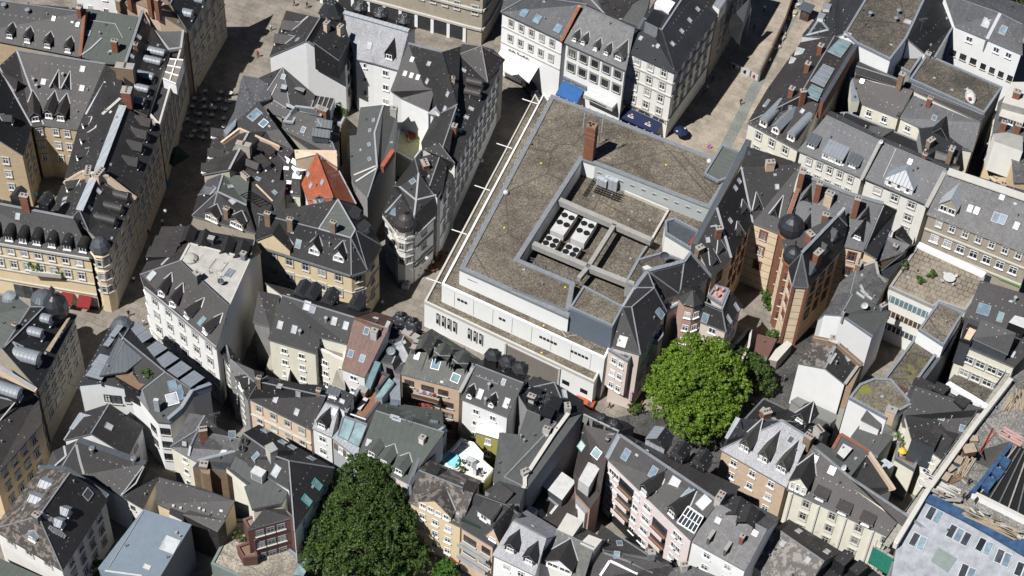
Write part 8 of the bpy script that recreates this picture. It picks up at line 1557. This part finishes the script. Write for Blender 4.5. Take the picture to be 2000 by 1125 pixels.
PPL = [(204, 604, 'person in white walking across the plaza below the corner hotel', 'cloth_white', 'cloth_dark', 1, 80), (252, 618, 'person in dark clothes walking near the white rounded house', 'cloth_dark', 'cloth_dark', 1, 200), (282, 636, 'person in white standing at the foot of the white rounded house', 'cloth_white', 'cloth_blue', 0, 0),
 (192, 594, 'person in a yellow top at the hotel corner', 'yellow', 'cloth_dark', 0, 30), (163, 588, 'person in a white shirt under the red awning', 'cloth_white', 'cloth_dark', 0, 90), (139, 586, 'person in white at the left end of the red awning', 'cloth_white', 'cloth_dark', 0, 10),
 (504, 112, 'person in red on the sunny edge of the top street', 'cloth_red', 'cloth_dark', 1, 0), (575, 12, 'dark dressed person walking on the sunny pavement at the top', 'cloth_dark', 'cloth_dark', 1, 120), (600, 16, 'person in dark clothes beside the first at the top edge', 'cloth_dark', 'cloth_blue', 1, 150), (441, 205, 'person in white at the edge of the street cafe', 'cloth_white', 'cloth_blue', 0, 0), (415, 262, 'person with white shirt near the lower end of the street cafe', 'cloth_white', 'cloth_dark', 1, 180),
 (262, 552, 'person in a light shirt alone in the shaded street', 'cloth_white', 'cloth_dark', 1, 20), (290, 460, 'person standing in the deep shade of the street', 'cloth_dark', 'cloth_dark', 0, 0), (1392, 160, 'person in blue in the shade beside the corner house', 'cloth_blue', 'cloth_dark', 1, 160), (1380, 178, 'person in white in the shade beside the corner house', 'cloth_white', 'cloth_blue', 1, 160), (1374, 185, 'person behind the one in white in the corner house shade', 'cloth_blue', 'cloth_dark', 1, 160),
 (1502, 125, 'person in white at the building site hoarding', 'cloth_white', 'cloth_dark', 0, 40), (1190, 797, 'person in dark clothes walking below the rose apartments', 'cloth_dark', 'cloth_dark', 1, 100), (1257, 808, 'person casting a long shadow near the potted bush', 'cloth_dark', 'cloth_dark', 1, 60), (1252, 795, 'second person near the bright green tree trunk', 'cloth_red', 'cloth_dark', 1, 250), (845, 520, 'person beside the brown cafe tables on the plaza', 'cloth_white', 'cloth_dark', 0, 0), (85, 905, 'person in the dark lane at far left', 'cloth_white', 'cloth_dark', 1, 30), (72, 880, 'second person in the dark lane at far left', 'cloth_dark', 'cloth_dark', 1, 210)]
PPL += [(746, 598, 'person in white crossing the sunny plaza beside the yellow mansion', 'cloth_white', 'cloth_blue', 1, 200), (1472, 60, 'person in blue on the sunny street near the hoarding', 'cloth_blue', 'cloth_dark', 1, 20), (1446, 205, 'person in dark clothes in the middle of the sunny top right street', 'cloth_dark', 'cloth_dark', 1, 210), (1492, 22, 'person in white near the top of the right street', 'cloth_white', 'cloth_dark', 1, 15), (1016, 148, 'person in dark clothes beside the market stall', 'cloth_dark', 'cloth_dark', 0, 60), (530, 60, 'person in white on the sunny pavement above the white gable', 'cloth_white', 'cloth_dark', 1, 30), (246, 500, 'person in red in the shaded street behind the hotel', 'cloth_red', 'cloth_dark', 1, 20), (318, 440, 'person in white in the middle of the shaded street', 'cloth_white', 'cloth_dark', 1, 200), (1530, 745, 'person in blue on the grey lane right of the tree', 'cloth_blue', 'cloth_dark', 1, 120)]
for x, y, l, a, b, w_, rz in PPL: person(x, y, l, a, b, w_, rz)
T(3, 3)
for x, y, l in ((1562, 408, 'worker bending near the blue well on the building site'), (1520, 520, 'left worker of the pair on the site floor'), (1545, 530, 'right worker of the pair on the site floor'), (1615, 555, 'worker walking along the site floor')): o = person(0, 0, l, 'cloth_dark', 'cloth_dark', 1, 40); o.location = W(x, y, 16.0)
# ================= STREET FURNITURE =================
def cafe_table(p, label, group, top='plastic_white', r_=.42, sq=False, first={}):
    key = (top, sq, r_)
    if key in first: t = dup(first[key]); t.location = p; t['label'] = label; return t
    t = empty('cafe_table', p, label, 'table', group); mb = MB()
    if sq: mb.box((0, 0, .73), (r_ * 2, r_ * 2, .05), top)
    else: mb.lathe((0, 0, .7), [(.02, 0), (r_, 0), (r_, .05), (.02, .05)], top, 14)
    mb.build('table_top', t); MB().tube((0, 0, .03), (0, 0, .7), .04, .04, 'steel', 6).build('leg', t); MB().lathe((0, 0, 0), [(.25, 0), (.22, .04), (.03, .05)], 'black', 10).build('base', t); first[key] = t; return t
def chair(p, rz, label, group, mat='wood_frame', first={}):
    if mat in first: t = dup(first[mat]); t.location = p; t.rotation_euler.z = rz; t['label'] = label; return t
    t = empty('chair', p, label, 'chair', group, rz); MB().box((0, 0, .45), (.46, .44, .05), mat).build('seat', t); mb = MB(); mb.box((0, -.21, .72), (.46, .04, .42), mat); mb.build('backrest', t)
    for sx in (-1, 1):
        for sy in (-1, 1): MB().box((sx * .2, sy * .19, .215), (.035, .035, .43), 'steel').build('leg', t)
    first[mat] = t; return t
k = 0; rnd = random.Random(4); LT = 'round cafe table in the shaded street cafe'; LC = 'grey chair in the shaded street cafe'
for i in range(7):
    for j in range(4):
        x = 352 + j * 24 + (6 - i) * 5 + rnd.uniform(-5, 5); y = 180 + i * 15 + j * 3 + rnd.uniform(-3, 3); p = P3(x, y, 0); cafe_table(p, LT, 'street cafe tables', 'stone_trim')
        for c_ in range(2): a_ = rnd.uniform(0, 1) + c_ * 2.6; chair(p + Vector((math.cos(a_) * .75, math.sin(a_) * .75, 0)), a_ + math.pi / 2, LC, 'street cafe chairs', 'steel')
LT2 = 'square brown cafe table on the sunny plaza'; LC2 = 'brown wooden chair on the sunny plaza'
for i, (x, y) in enumerate(((850, 506), (862, 500), (835, 520), (842, 530), (868, 512), (830, 508), (856, 522))):
    p = P3(x, y, 0); cafe_table(p, LT2, 'plaza cafe tables', 'wood_red', .55, True)
    for c_ in range(3): a_ = c_ * 1.57 + .3; chair(p + Vector((math.cos(a_) * .9, math.sin(a_) * .9, 0)), a_ + math.pi / 2, LC2, 'plaza cafe chairs', 'wood_red')
LT3 = 'white square cafe table below the orange balcony house'; LC3 = 'black chair below the orange balcony house'
for i in range(5):
    for j in range(2):
        p = P3(897 + i * 13 + j * 8, 1104 + i * 5 + (j * -9), 0); cafe_table(p, LT3, 'lower cafe tables', 'plastic_white', .45, True)
        for s_ in (-1, 1): chair(p + Vector((s_ * .75, s_ * .3, 0)), s_ * 1.57, LC3, 'lower cafe chairs', 'black')
T(1, 3); 
for k, (x, y, lb) in enumerate(((1745, 300, 'upper'), (1770, 325, 'middle'), (1745, 360, 'lower'))): chair(W(x, y, 9), k * 1.3, lb + ' grey wicker chair on the narrow end of the round white terrace', 'white terrace chairs', 'concrete')
T(1, 0)
t = cafe_table(W(1215, 1075, 6.0), 'red table with papers on the yellow courtyard terrace', 'yellow terrace tables', 'red_paint', .8, True)
for k, (x, y, lb) in enumerate(((1180, 1060, 'left of'), (1230, 1040, 'behind'), (1250, 1085, 'right of'), (1200, 1110, 'in front of'))): chair(W(x, y, 6.0), k * 1.5, 'yellow folding chair ' + lb + ' the red table on the yellow terrace', 'yellow terrace chairs', 'yellow')
T(3, 1); t = cafe_table(W(1410, 1065, 12.5), 'white clothed oval table on the square-paved terrace', 'terrace tables', 'plastic_white', 1.0)
for k in range(4): chair(W(1410, 1065, 12.5) + Vector((math.cos(k * 1.57 + .5) * 1.3, math.sin(k * 1.57 + .5) * 1.3, 0)), k * 1.57 + .5 + 1.57, 'white garden chair round the clothed table on the square-paved terrace', 'terrace chairs', 'plastic_white')
def parasol(p, label, mat, r_, h, n=8, pole='steel'):
    t = empty('parasol', p, label, 'parasol'); MB().lathe((0, 0, h - .55), [(r_, 0), (r_ * .97, .05), (.06, .6), (.03, .7)], mat, n).build('canopy', t); MB().tube((0, 0, 0), (0, 0, h - .1), .04, .035, pole, 8).build('pole', t); MB().lathe((0, 0, 0), [(.3, 0), (.3, .08), (.06, .12)], 'concrete', 12).build('base', t)
    for k in range(n):
        a = 2 * math.pi * k / n; MB().bar((0, 0, h - .35), (math.cos(a) * r_ * .9, math.sin(a) * r_ * .9, h - .6), .03, .03, 'steel').build('rib', t)
    return t
t = parasol(P3(1328, 270, 0), 'navy blue parasol with white emblems beside the cream corner house', 'navy', 1.35, 2.4)
for a in (.6, 3.6): o = MB().box((math.cos(a) * .8, math.sin(a) * .8, 2.12), (.35, .3, .04), 'cloth_white').build('emblem', t)
parasol(P3(1068, 163, 0), 'cream market parasol between the dark van and the blue awning', 'render_offwhite', 1.7, 2.6); parasol(P3(345, 322, 0), 'large square dark green parasol in the shaded street', 'green_dark', 2.6, 2.8, 4); T(3, 3); parasol(W(1040, 180, 8), 'small white and yellow parasol on the flower balcony', 'yellow', .7, 1.7)
mb = MB(); mb.bar((-1.6, -.4, .8), (1.6, .4, .8), 1.0, .12, 'timber'); mb.bar((-1.5, -.4, .4), (1.5, .4, .4), .9, .6, 'wood_frame'); mb.box((.4, .2, 1.0), (.5, .4, .3), 'orange'); mb.box((-.6, 0, 1.0), (.6, .4, .25), 'cloth_white'); o = mb.build('market_stall'); o.location = P3(1052, 168, 0); o.rotation_euler.z = R(-30); tag(o, 'wooden market stall with goods beside the dark van', 'stall')
def wheel(t, x, y, r_=.32):
    w_ = MB(); w_.tube((x, y - .1, r_), (x, y + .1, r_), r_, r_, 'black', 14); o = w_.build('wheel', t); g = MB(); g.tube((x, y - .115, r_), (x, y + .115, r_), r_ * .55, r_ * .55, 'steel', 10); g.build('rim', o)
def car(p, rz, label, body, cat='car', name='parked_car', L=4.2, H=1.45, van=False):
    t = empty(name, p, label, cat, None, rz); prof = [(-.5, .25), (.5, .25), (.5, .62), (.36, .72), (.2, 1.0) if not van else (.33, 1.0), (-.32, 1.0) if not van else (-.48, 1.0), (-.46, .7), (-.5, .6)]
    P = [(x * L, z * H) for x, z in prof]; mb = MB(); w_ = .85
    A = [Vector((x, -w_ * (.86 if z > H * .9 else 1), z)) for x, z in P]; Bq = [Vector((x, w_ * (.86 if z > H * .9 else 1), z)) for x, z in P]
    mb.face(A, body); mb.face(Bq[::-1], body)
    for i in range(len(P)): j = (i + 1) % len(P); mb.face([A[j], A[i], Bq[i], Bq[j]], body)
    mb.build('body', t); g = MB(); g.face([A[3] + Vector((.01, .1, .03)), A[4] + Vector((.02, .05, -.02)), Bq[4] + Vector((.02, -.05, -.02)), Bq[3] + Vector((.01, -.1, .03))][::-1], 'glass'); g.build('windscreen', t)
    for s_ in (-1, 1):
        g = MB(); g.box((-.02 * L, s_ * (w_ * .95), H * .83), (L * .5, .04, H * .22), 'glass'); g.build('side_window', t); MB().box((L * .5, s_ * .6, H * .45), (.06, .3, .14), 'plastic_white').build('headlight', t); MB().box((-L * .5, s_ * .65, H * .5), (.06, .2, .16), 'red_paint').build('tail_light', t)
    for x in (-.31, .31):
        for s_ in (-1, 1): wheel(t, x * L, s_ * .78)
    return t
car(P3(1036, 182, 0), R(-65), 'dark blue van parked at the north-west corner of the department store', 'blue_car', 'van', 'parked_van', 4.8, 2.0, True); car(P3(1140, 790, 0), R(-20), 'small orange car at the foot of the department store front', 'orange', L=3.4, H=1.3); car(P3(778, 1122, 0), R(30), 'grey car half hidden under the huge tree at the bottom edge', 'lead'); car(P3(880, 1086, 0), R(-35), 'red car in the shade in front of the pale orange cafe house', 'red_paint')
def street_lamp(x, y, z, label, dx, dy):
    p = P3(x, y, z); t = empty('street_lamp', Vector((p.x, p.y, 0)), label, 'street lamp', 'street lamps hung on arms'); a = Vector((dx, dy, z + .8)); MB().bar(a, (0, 0, z + .5), .05, .05, 'steel').build('arm', t); MB().lathe((0, 0, z), [(.08, 0), (.32, .1), (.36, .3), (.25, .48), (.06, .55)], 'plastic_white', 12).build('lamp_globe', t); MB().tube((0, 0, z + .5), (0, 0, z + .7), .05, .05, 'steel', 6).build('bracket', t)
street_lamp(940, 315, 6.5, 'white globe lamp hung over the street beside the long corner house', -2.6, .2); street_lamp(322, 414, 6.5, 'white globe lamp over the left shaded street', -3.2, 1.0); street_lamp(834, 506, 5, 'white globe lamp at the turreted wedge house', .3, 4.0); street_lamp(163, 207 + 560, 7, 'white globe lamp over the far left lane', -3.2, 1.5) ; street_lamp(412, 207, 6.5, 'white globe lamp over the street cafe', -3.5, 4.2)
mb = MB(); mb.box((0, 0, .5), (1.2, 3.2, 1.0), 'stone_trim'); mb.box((0, -.9, 1.15), (.8, .9, .3), 'concrete'); mb.box((0, 1.0, 1.3), (.9, .9, .6), 'stone_trim'); o = mb.build('stone_planter'); o.location = P3(795, 552, 0); o.rotation_euler.z = R(-8); tag(o, 'pale stone monument planter on the plaza tip', 'planter')
# bistro flags, bins and small objects
def aboard(x, y, label, mat, rz=20): mb = MB(); mb.box((0, .2, .5), (.6, .04, 1.0), mat, Matrix.Rotation(R(12), 4, 'X')); mb.box((0, -.2, .5), (.6, .04, 1.0), mat, Matrix.Rotation(R(-12), 4, 'X')); o = mb.build('street_sign'); o.location = P3(x, y, 0); o.rotation_euler.z = R(rz); tag(o, label, 'sign')
aboard(219, 584, 'bright yellow-green advertising stand at the hotel corner', 'yellow'); aboard(232, 572, 'dark advertising stand behind the yellow-green one', 'grey_paint'); aboard(331, 361, 'pale blue board standing in the shaded street', 'sign_blue'); aboard(1385, 290, 'pink round board near the lift housing', 'pink_sign')
# street works, north-east
def hoard(pts, h, mat, name, label, cat='hoarding', group=None, th=.25):
    P = [P3(x, y, 0) for x, y in pts]; c = sum(P, Vector()) / len(P); t = empty(name, c, label, cat, group); mb = MB()
    for a, b in zip(P, P[1:]): k = Vector((0, 0, h / 2)); mb.bar(a - c + k, b - c + k, th, h, mat)
    mb.build('board_panel', t)
    for p in P: MB().box((0, 0, h / 2), (.18, .18, h + .1), 'steel').build('post', t).location = p - c
    return t
hoard([(1481, 160), (1505, 110), (1530, 55), (1556, -20)], 2.4, 'wood_frame', 'hoarding', 'brown timber hoarding along the street works, top right street')
for k, (x0, y0, x1, y1) in enumerate(((1427, 131, 1441, 138), (1446, 141, 1464, 149), (1466, 150, 1480, 158))): t = hoard([(x0, y0), (x1, y1)], 1.3, 'plastic_white', 'barrier_board', ('left', 'middle', 'right')[k] + ' white barrier board across the top right street', 'barrier', 'street barriers', .08); c = MB(); c.tube((0, -.12, .65), (0, -.02, .65), .42, .42, 'black' if k < 2 else 'red_paint', 14); c.build('sign_disc', t)
rnd = random.Random(8)
for k in range(26):
    f_ = rnd.random(); p = P3(1500 + f_ * 56 + rnd.uniform(4, 16), 105 - f_ * 110 + rnd.uniform(-6, 6), 0); s_ = rnd.uniform(.4, 1.1); o = MB().box((0, 0, s_ * .3), (s_, s_ * .7, s_ * .6), rnd.choice(['stone', 'concrete', 'plastic_white', 'render_peach'])).build('stone_block'); o.location = p; o.rotation_euler.z = rnd.random() * 3; tag(o, 'pale stone block piled along the street works', 'stone block', 'stone blocks at the street works')
t = empty('site_hut', P3(1572, 35, 0), 'small square kiosk with grey roof beside the street works', 'kiosk', None, R(-25)); MB().box((0, 0, 1.3), (1.7, 1.7, 2.6), 'wood_frame').build('wall', t); MB().box((0, 0, 2.7), (2.4, 2.4, .2), 'zinc_dark').build('roof', t); MB().box((0, -.87, 1.2), (.8, .05, 2.0), 'glass').build('door', t)
# scaffolding beside the building site
T(3, 3); A0, A1 = W(975, 870, 15.5), W(1930, -470, 15.5); A0.z = A1.z = 0; t = empty('scaffolding', A0, 'long steel scaffolding with green netting along the building site', 'scaffolding'); d = V2(A1 - A0).normalized(); o_ = Vector((-d.y, d.x, 0)); L = V2(A1 - A0).length; zt = 15.0
n = int(L / 3)
for k in range(n + 1):
    for off in (0.3, 1.4):
        p = d * (k * L / n) + o_ * off; MB().tube(p, p + Vector((0, 0, zt)), .05, .05, 'steel', 6).build('pole', t)
for z in (6, 9, 12, 14.6):
    for off in (.3, 1.4): MB().bar(o_ * off + Vector((0, 0, z)), o_ * off + d * L + Vector((0, 0, z)), .06, .06, 'steel').build('ledger', t)
    MB().bar(o_ * .85 + Vector((0, 0, z - .5)), o_ * .85 + d * L + Vector((0, 0, z - .5)), .9, .06, 'scaffold_board').build('plank_deck', t)
rnd = random.Random(3)
for k in range(n):
    if rnd.random() < .75: p = d * (k * L / n) + o_ * 1.48; q_ = d * ((k + 1) * L / n) + o_ * 1.48; MB().bar(p + Vector((0, 0, 13.4)), q_ + Vector((0, 0, 13.0)), .05, 2.0, 'green_net').build('net', t)
T(3, 3); A0, A1 = W(850, 860, 13.5), W(1330, 1140, 13.5); A0.z = A1.z = 0
t = empty('front_scaffolding', A0, 'scaffold bay with green net and grey sheeting at the bottom right facade', 'scaffolding'); d = V2(A1 - A0); L = d.length; d.normalize(); o_ = Vector((d.y, -d.x, 0))
for k in range(7):
    for off in (0, 1.1): p = d * (k * L / 6) + o_ * off; MB().tube(p, p + Vector((0, 0, 14)), .05, .05, 'steel', 6).build('pole', t)
for z in (5, 8, 11, 13.6): MB().bar(o_ * 1.1 + Vector((0, 0, z)), o_ * 1.1 + d * L + Vector((0, 0, z)), .06, .06, 'steel').build('ledger', t); MB().bar(o_ * .5 + Vector((0, 0, z - 1)), o_ * .5 + d * L + Vector((0, 0, z - 1)), .9, .06, 'scaffold_board').build('plank_deck', t)
MB().bar(o_ * 1.2 + Vector((0, 0, 11.6)), o_ * 1.2 + d * L * .33 + Vector((0, 0, 11.6)), .05, 4.2, 'green_net').build('net', t); MB().bar(o_ * 1.2 + d * L * .33 + Vector((0, 0, 9.6)), o_ * 1.2 + d * L + Vector((0, 0, 9.6)), .05, 7.0, 'netting_grey').build('sheeting', t)
# material on the site floor
T(3, 3); rnd = random.Random(5)
def stock(x, y, n, L_, mat, rz, name, label, cat, w_=.18, z=16.0):
    t = MB()
    for k in range(n): a = R(rz + rnd.uniform(-6, 6)); c = Vector((rnd.uniform(-.1, .1) + (k % 6 - 3) * w_ * 1.3 * math.cos(R(rz) + 1.57), (k % 6 - 3) * w_ * 1.3 * math.sin(R(rz) + 1.57), .1 + .18 * (k // 6))); v = Vector((math.cos(a), math.sin(a), 0)) * L_ / 2 * rnd.uniform(.8, 1.1); t.bar(c - v, c + v, w_, .12, mat)
    o = t.build(name); o.location = W(x, y, z); tag(o, label, cat)
stock(1530, 280, 12, 4.5, 'timber', 62, 'timber_pile', 'pale timber pile left of the blue sheeted light well', 'timber'); stock(1450, 360, 10, 3.2, 'deck', 30, 'timber_pile', 'brown scrap timber pile on the site floor', 'timber'); stock(1690, 60, 3, 5.5, 'red_paint', 58, 'red_beam_pile', 'long red steel beams on the site floor', 'beams'); stock(1920, 10, 4, 3.5, 'pink', -30, 'pink_sheet_pile', 'pink insulation boards stacked at the right edge', 'boards', .4)
stock(1350, 420, 8, 6, 'stone_trim', -28, 'plank_pile', 'whitish planks along the lower wall of the site floor', 'planks', .3); stock(1750, 720, 10, 9, 'timber', -28, 'long_timber_pile', 'long yellow timbers beside the blue sheeting', 'timber', .2, 17.0); T(3, 2); stock(1880, 900, 10, 4, 'timber', 60, 'timber_pile', 'pale timber pile at the right edge above the red beams', 'timber'); stock(1960, 880, 8, 4, 'timber', 75, 'timber_pile', 'outermost pale timber pile at the right edge', 'timber')
T(3, 3)
for x, y, s_, m_, lb in ((1480, 240, 1.3, 'tarp_blue', 'blue tub on the site floor'), (1600, 70, 1.2, 'timber', 'orange timber crate near the red beams'), (1560, 160, 1.8, 'wood_red', 'rust-brown crate on the site floor'), (1420, 300, 1.2, 'zinc', 'grey crate near the scaffold'), (1380, 370, 1.4, 'lead_dark', 'dark grey tub near the scaffold')):
    mb = MB(); mb.box((0, 0, s_ * .3), (s_, s_ * .8, s_ * .6), m_); mb.box((0, 0, s_ * .62), (s_ * 1.08, s_ * .88, .08), 'timber'); o = mb.build('site_crate'); o.location = W(x, y, 16.0); o.rotation_euler.z = R(rnd.uniform(0, 90)); tag(o, lb, 'crate')
# laundry and flowers on the brick rear balconies
p, d, o_ = BALC
for k in range(6): mb = MB(); c = p + d * (k * .55 - 1.5) + Vector((0, 0, 11.3)); mb.bar(c, c + d * .42, .05, .8, ['pink', 'cloth_white', 'pink_sign', 'cloth_white', 'pink', 'cloth_red'][k]); o = mb.build('laundry'); tag(o, ('first', 'second', 'third', 'fourth', 'fifth', 'sixth')[k] + ' cloth from the left hanging on the brick house upper balcony', 'laundry', 'laundry on the balcony')
o = leaf_mesh('balcony_flowers', [(p + d * (k * .7 - 1.4) + o_ * .3 + Vector((0, 0, 7.9)), .45) for k in range(5)], 600, .2, 'flower', None, None, 3); tag(o, 'red geraniums along the lower balcony of the tan brick house', 'flowers')
mb = MB()
for k in range(3): mb.lathe(W(0, 0, 0) * 0 + Vector((k * .7, 0, 0)), [(.3, 0), (.32, .5), (.1, .6)], 'pink', 9)
T(2, 2); mb2 = MB()
for k, (x, y) in enumerate(((1590, 20), (1640, 30), (1610, 70))): c = W(x, y, 14.2); t_ = MB(); t_.lathe((0, 0, 0), [(.25, .25), (.36, .35), (.34, .7), (.15, .35)], 'pink', 10); o = t_.build('lounge_chair'); o.location = c; tag(o, ('left', 'right', 'front')[k] + ' pink round armchair on the pink roof terrace', 'chair')
T(2, 2); c = W(1330 - 240, 330, 11.2); cafe_table(W(1100, 360, 11.2), 'brown table on the small bay balcony of the rose apartments', 'bay balcony', 'deck', .7, True); chair(W(1070, 345, 11.2), 1, 'white chair left on the small bay balcony', 'bay balcony chairs', 'plastic_white'); chair(W(1135, 385, 11.2), 3, 'white chair right on the small bay balcony', 'bay balcony chairs', 'plastic_white')
# whale shaped white thing on the gravel roof
T(3, 0); mb = MB(); pts = [(1560, 700, .15), (1572, 725, .45), (1580, 755, .6), (1592, 785, .5), (1602, 812, .15)]; C_ = [W(x, y, 14.3) for x, y, r_ in pts]
for (a, b), (r0, r1) in zip(zip(C_, C_[1:]), zip([p[2] for p in pts], [p[2] for p in pts][1:])): mb.tube(a, b, r0 * 1.6, r1 * 1.6, 'plastic_white', 10)
mb.face([W(1560, 702, 14.5), W(1530, 697, 14.6), W(1552, 690, 14.5)], 'plastic_white'); mb.face([W(1560, 702, 14.5), W(1565, 680, 14.5), W(1550, 690, 14.6)], 'plastic_white'); mb.box(W(1578, 770, 15.1), (.5, .5, .2), 'red_paint'); o = mb.build('inflatable_fish'); tag(o, 'white fish-shaped object lying on the long gravel flat roof', 'fish shape')
# courtyard sculptures
T(0, 1)
for k, (x, y, lb) in enumerate(((275, 318, 'round pale turquoise parasol beside the brick chimney in the paved court'), (278, 418, 'lower pale turquoise parasol in the paved court'), (415, 190, 'folded pale blue parasol in the middle of the paved court'))): parasol(W(x, y + 20, 0), lb, 'pool', .6 if k < 2 else .5, 2.0)

# small roof furniture on every roof
rnd = random.Random(77); vp = []
for h_, r_, m_ in ((.5, .08, 'flash'), (.35, .12, 'lead_dark'), (.7, .07, 'zinc')):
    mb = MB(); mb.tube((0, 0, -.2), (0, 0, h_), r_, r_, m_, 7); mb.tube((0, 0, h_), (0, 0, h_ + .1), r_ * 1.6, r_ * 1.1, m_, 7); o = mb.build('vent_pipe'); vp.append(o.data); bpy.data.objects.remove(o)
hk = MB(); hk.box((0, 0, .05), (.5, .35, .1), 'flash'); o = hk.build('roof_hatch'); hk = o.data; bpy.data.objects.remove(o)
for B in ALLB:
    if not B.tris or B.root is None: continue
    ar = [((t[1] - t[0]).cross(t[2] - t[0])).length / 2 for t in B.tris]; tot = sum(ar)
    for k in range(min(9, int(tot / 38) + 1)):
        t = rnd.choices(B.tris, ar)[0]; u, v = rnd.random(), rnd.random()
        if u + v > 1: u, v = 1 - u, 1 - v
        u = .15 + .7 * u; v = .15 + .7 * v
        if u + v > .95: continue
        p = t[0] + (t[1] - t[0]) * u + (t[2] - t[0]) * v; o = bpy.data.objects.new('vent_pipe', rnd.choice(vp)) if rnd.random() < .7 else bpy.data.objects.new('roof_hatch', hk); COL.objects.link(o); o.parent = B.root; o.location = p - B.c
        if o.data is hk: n = (t[1] - t[0]).cross(t[2] - t[0]).normalized(); o.rotation_euler = n.to_track_quat('Z', 'Y').to_euler()
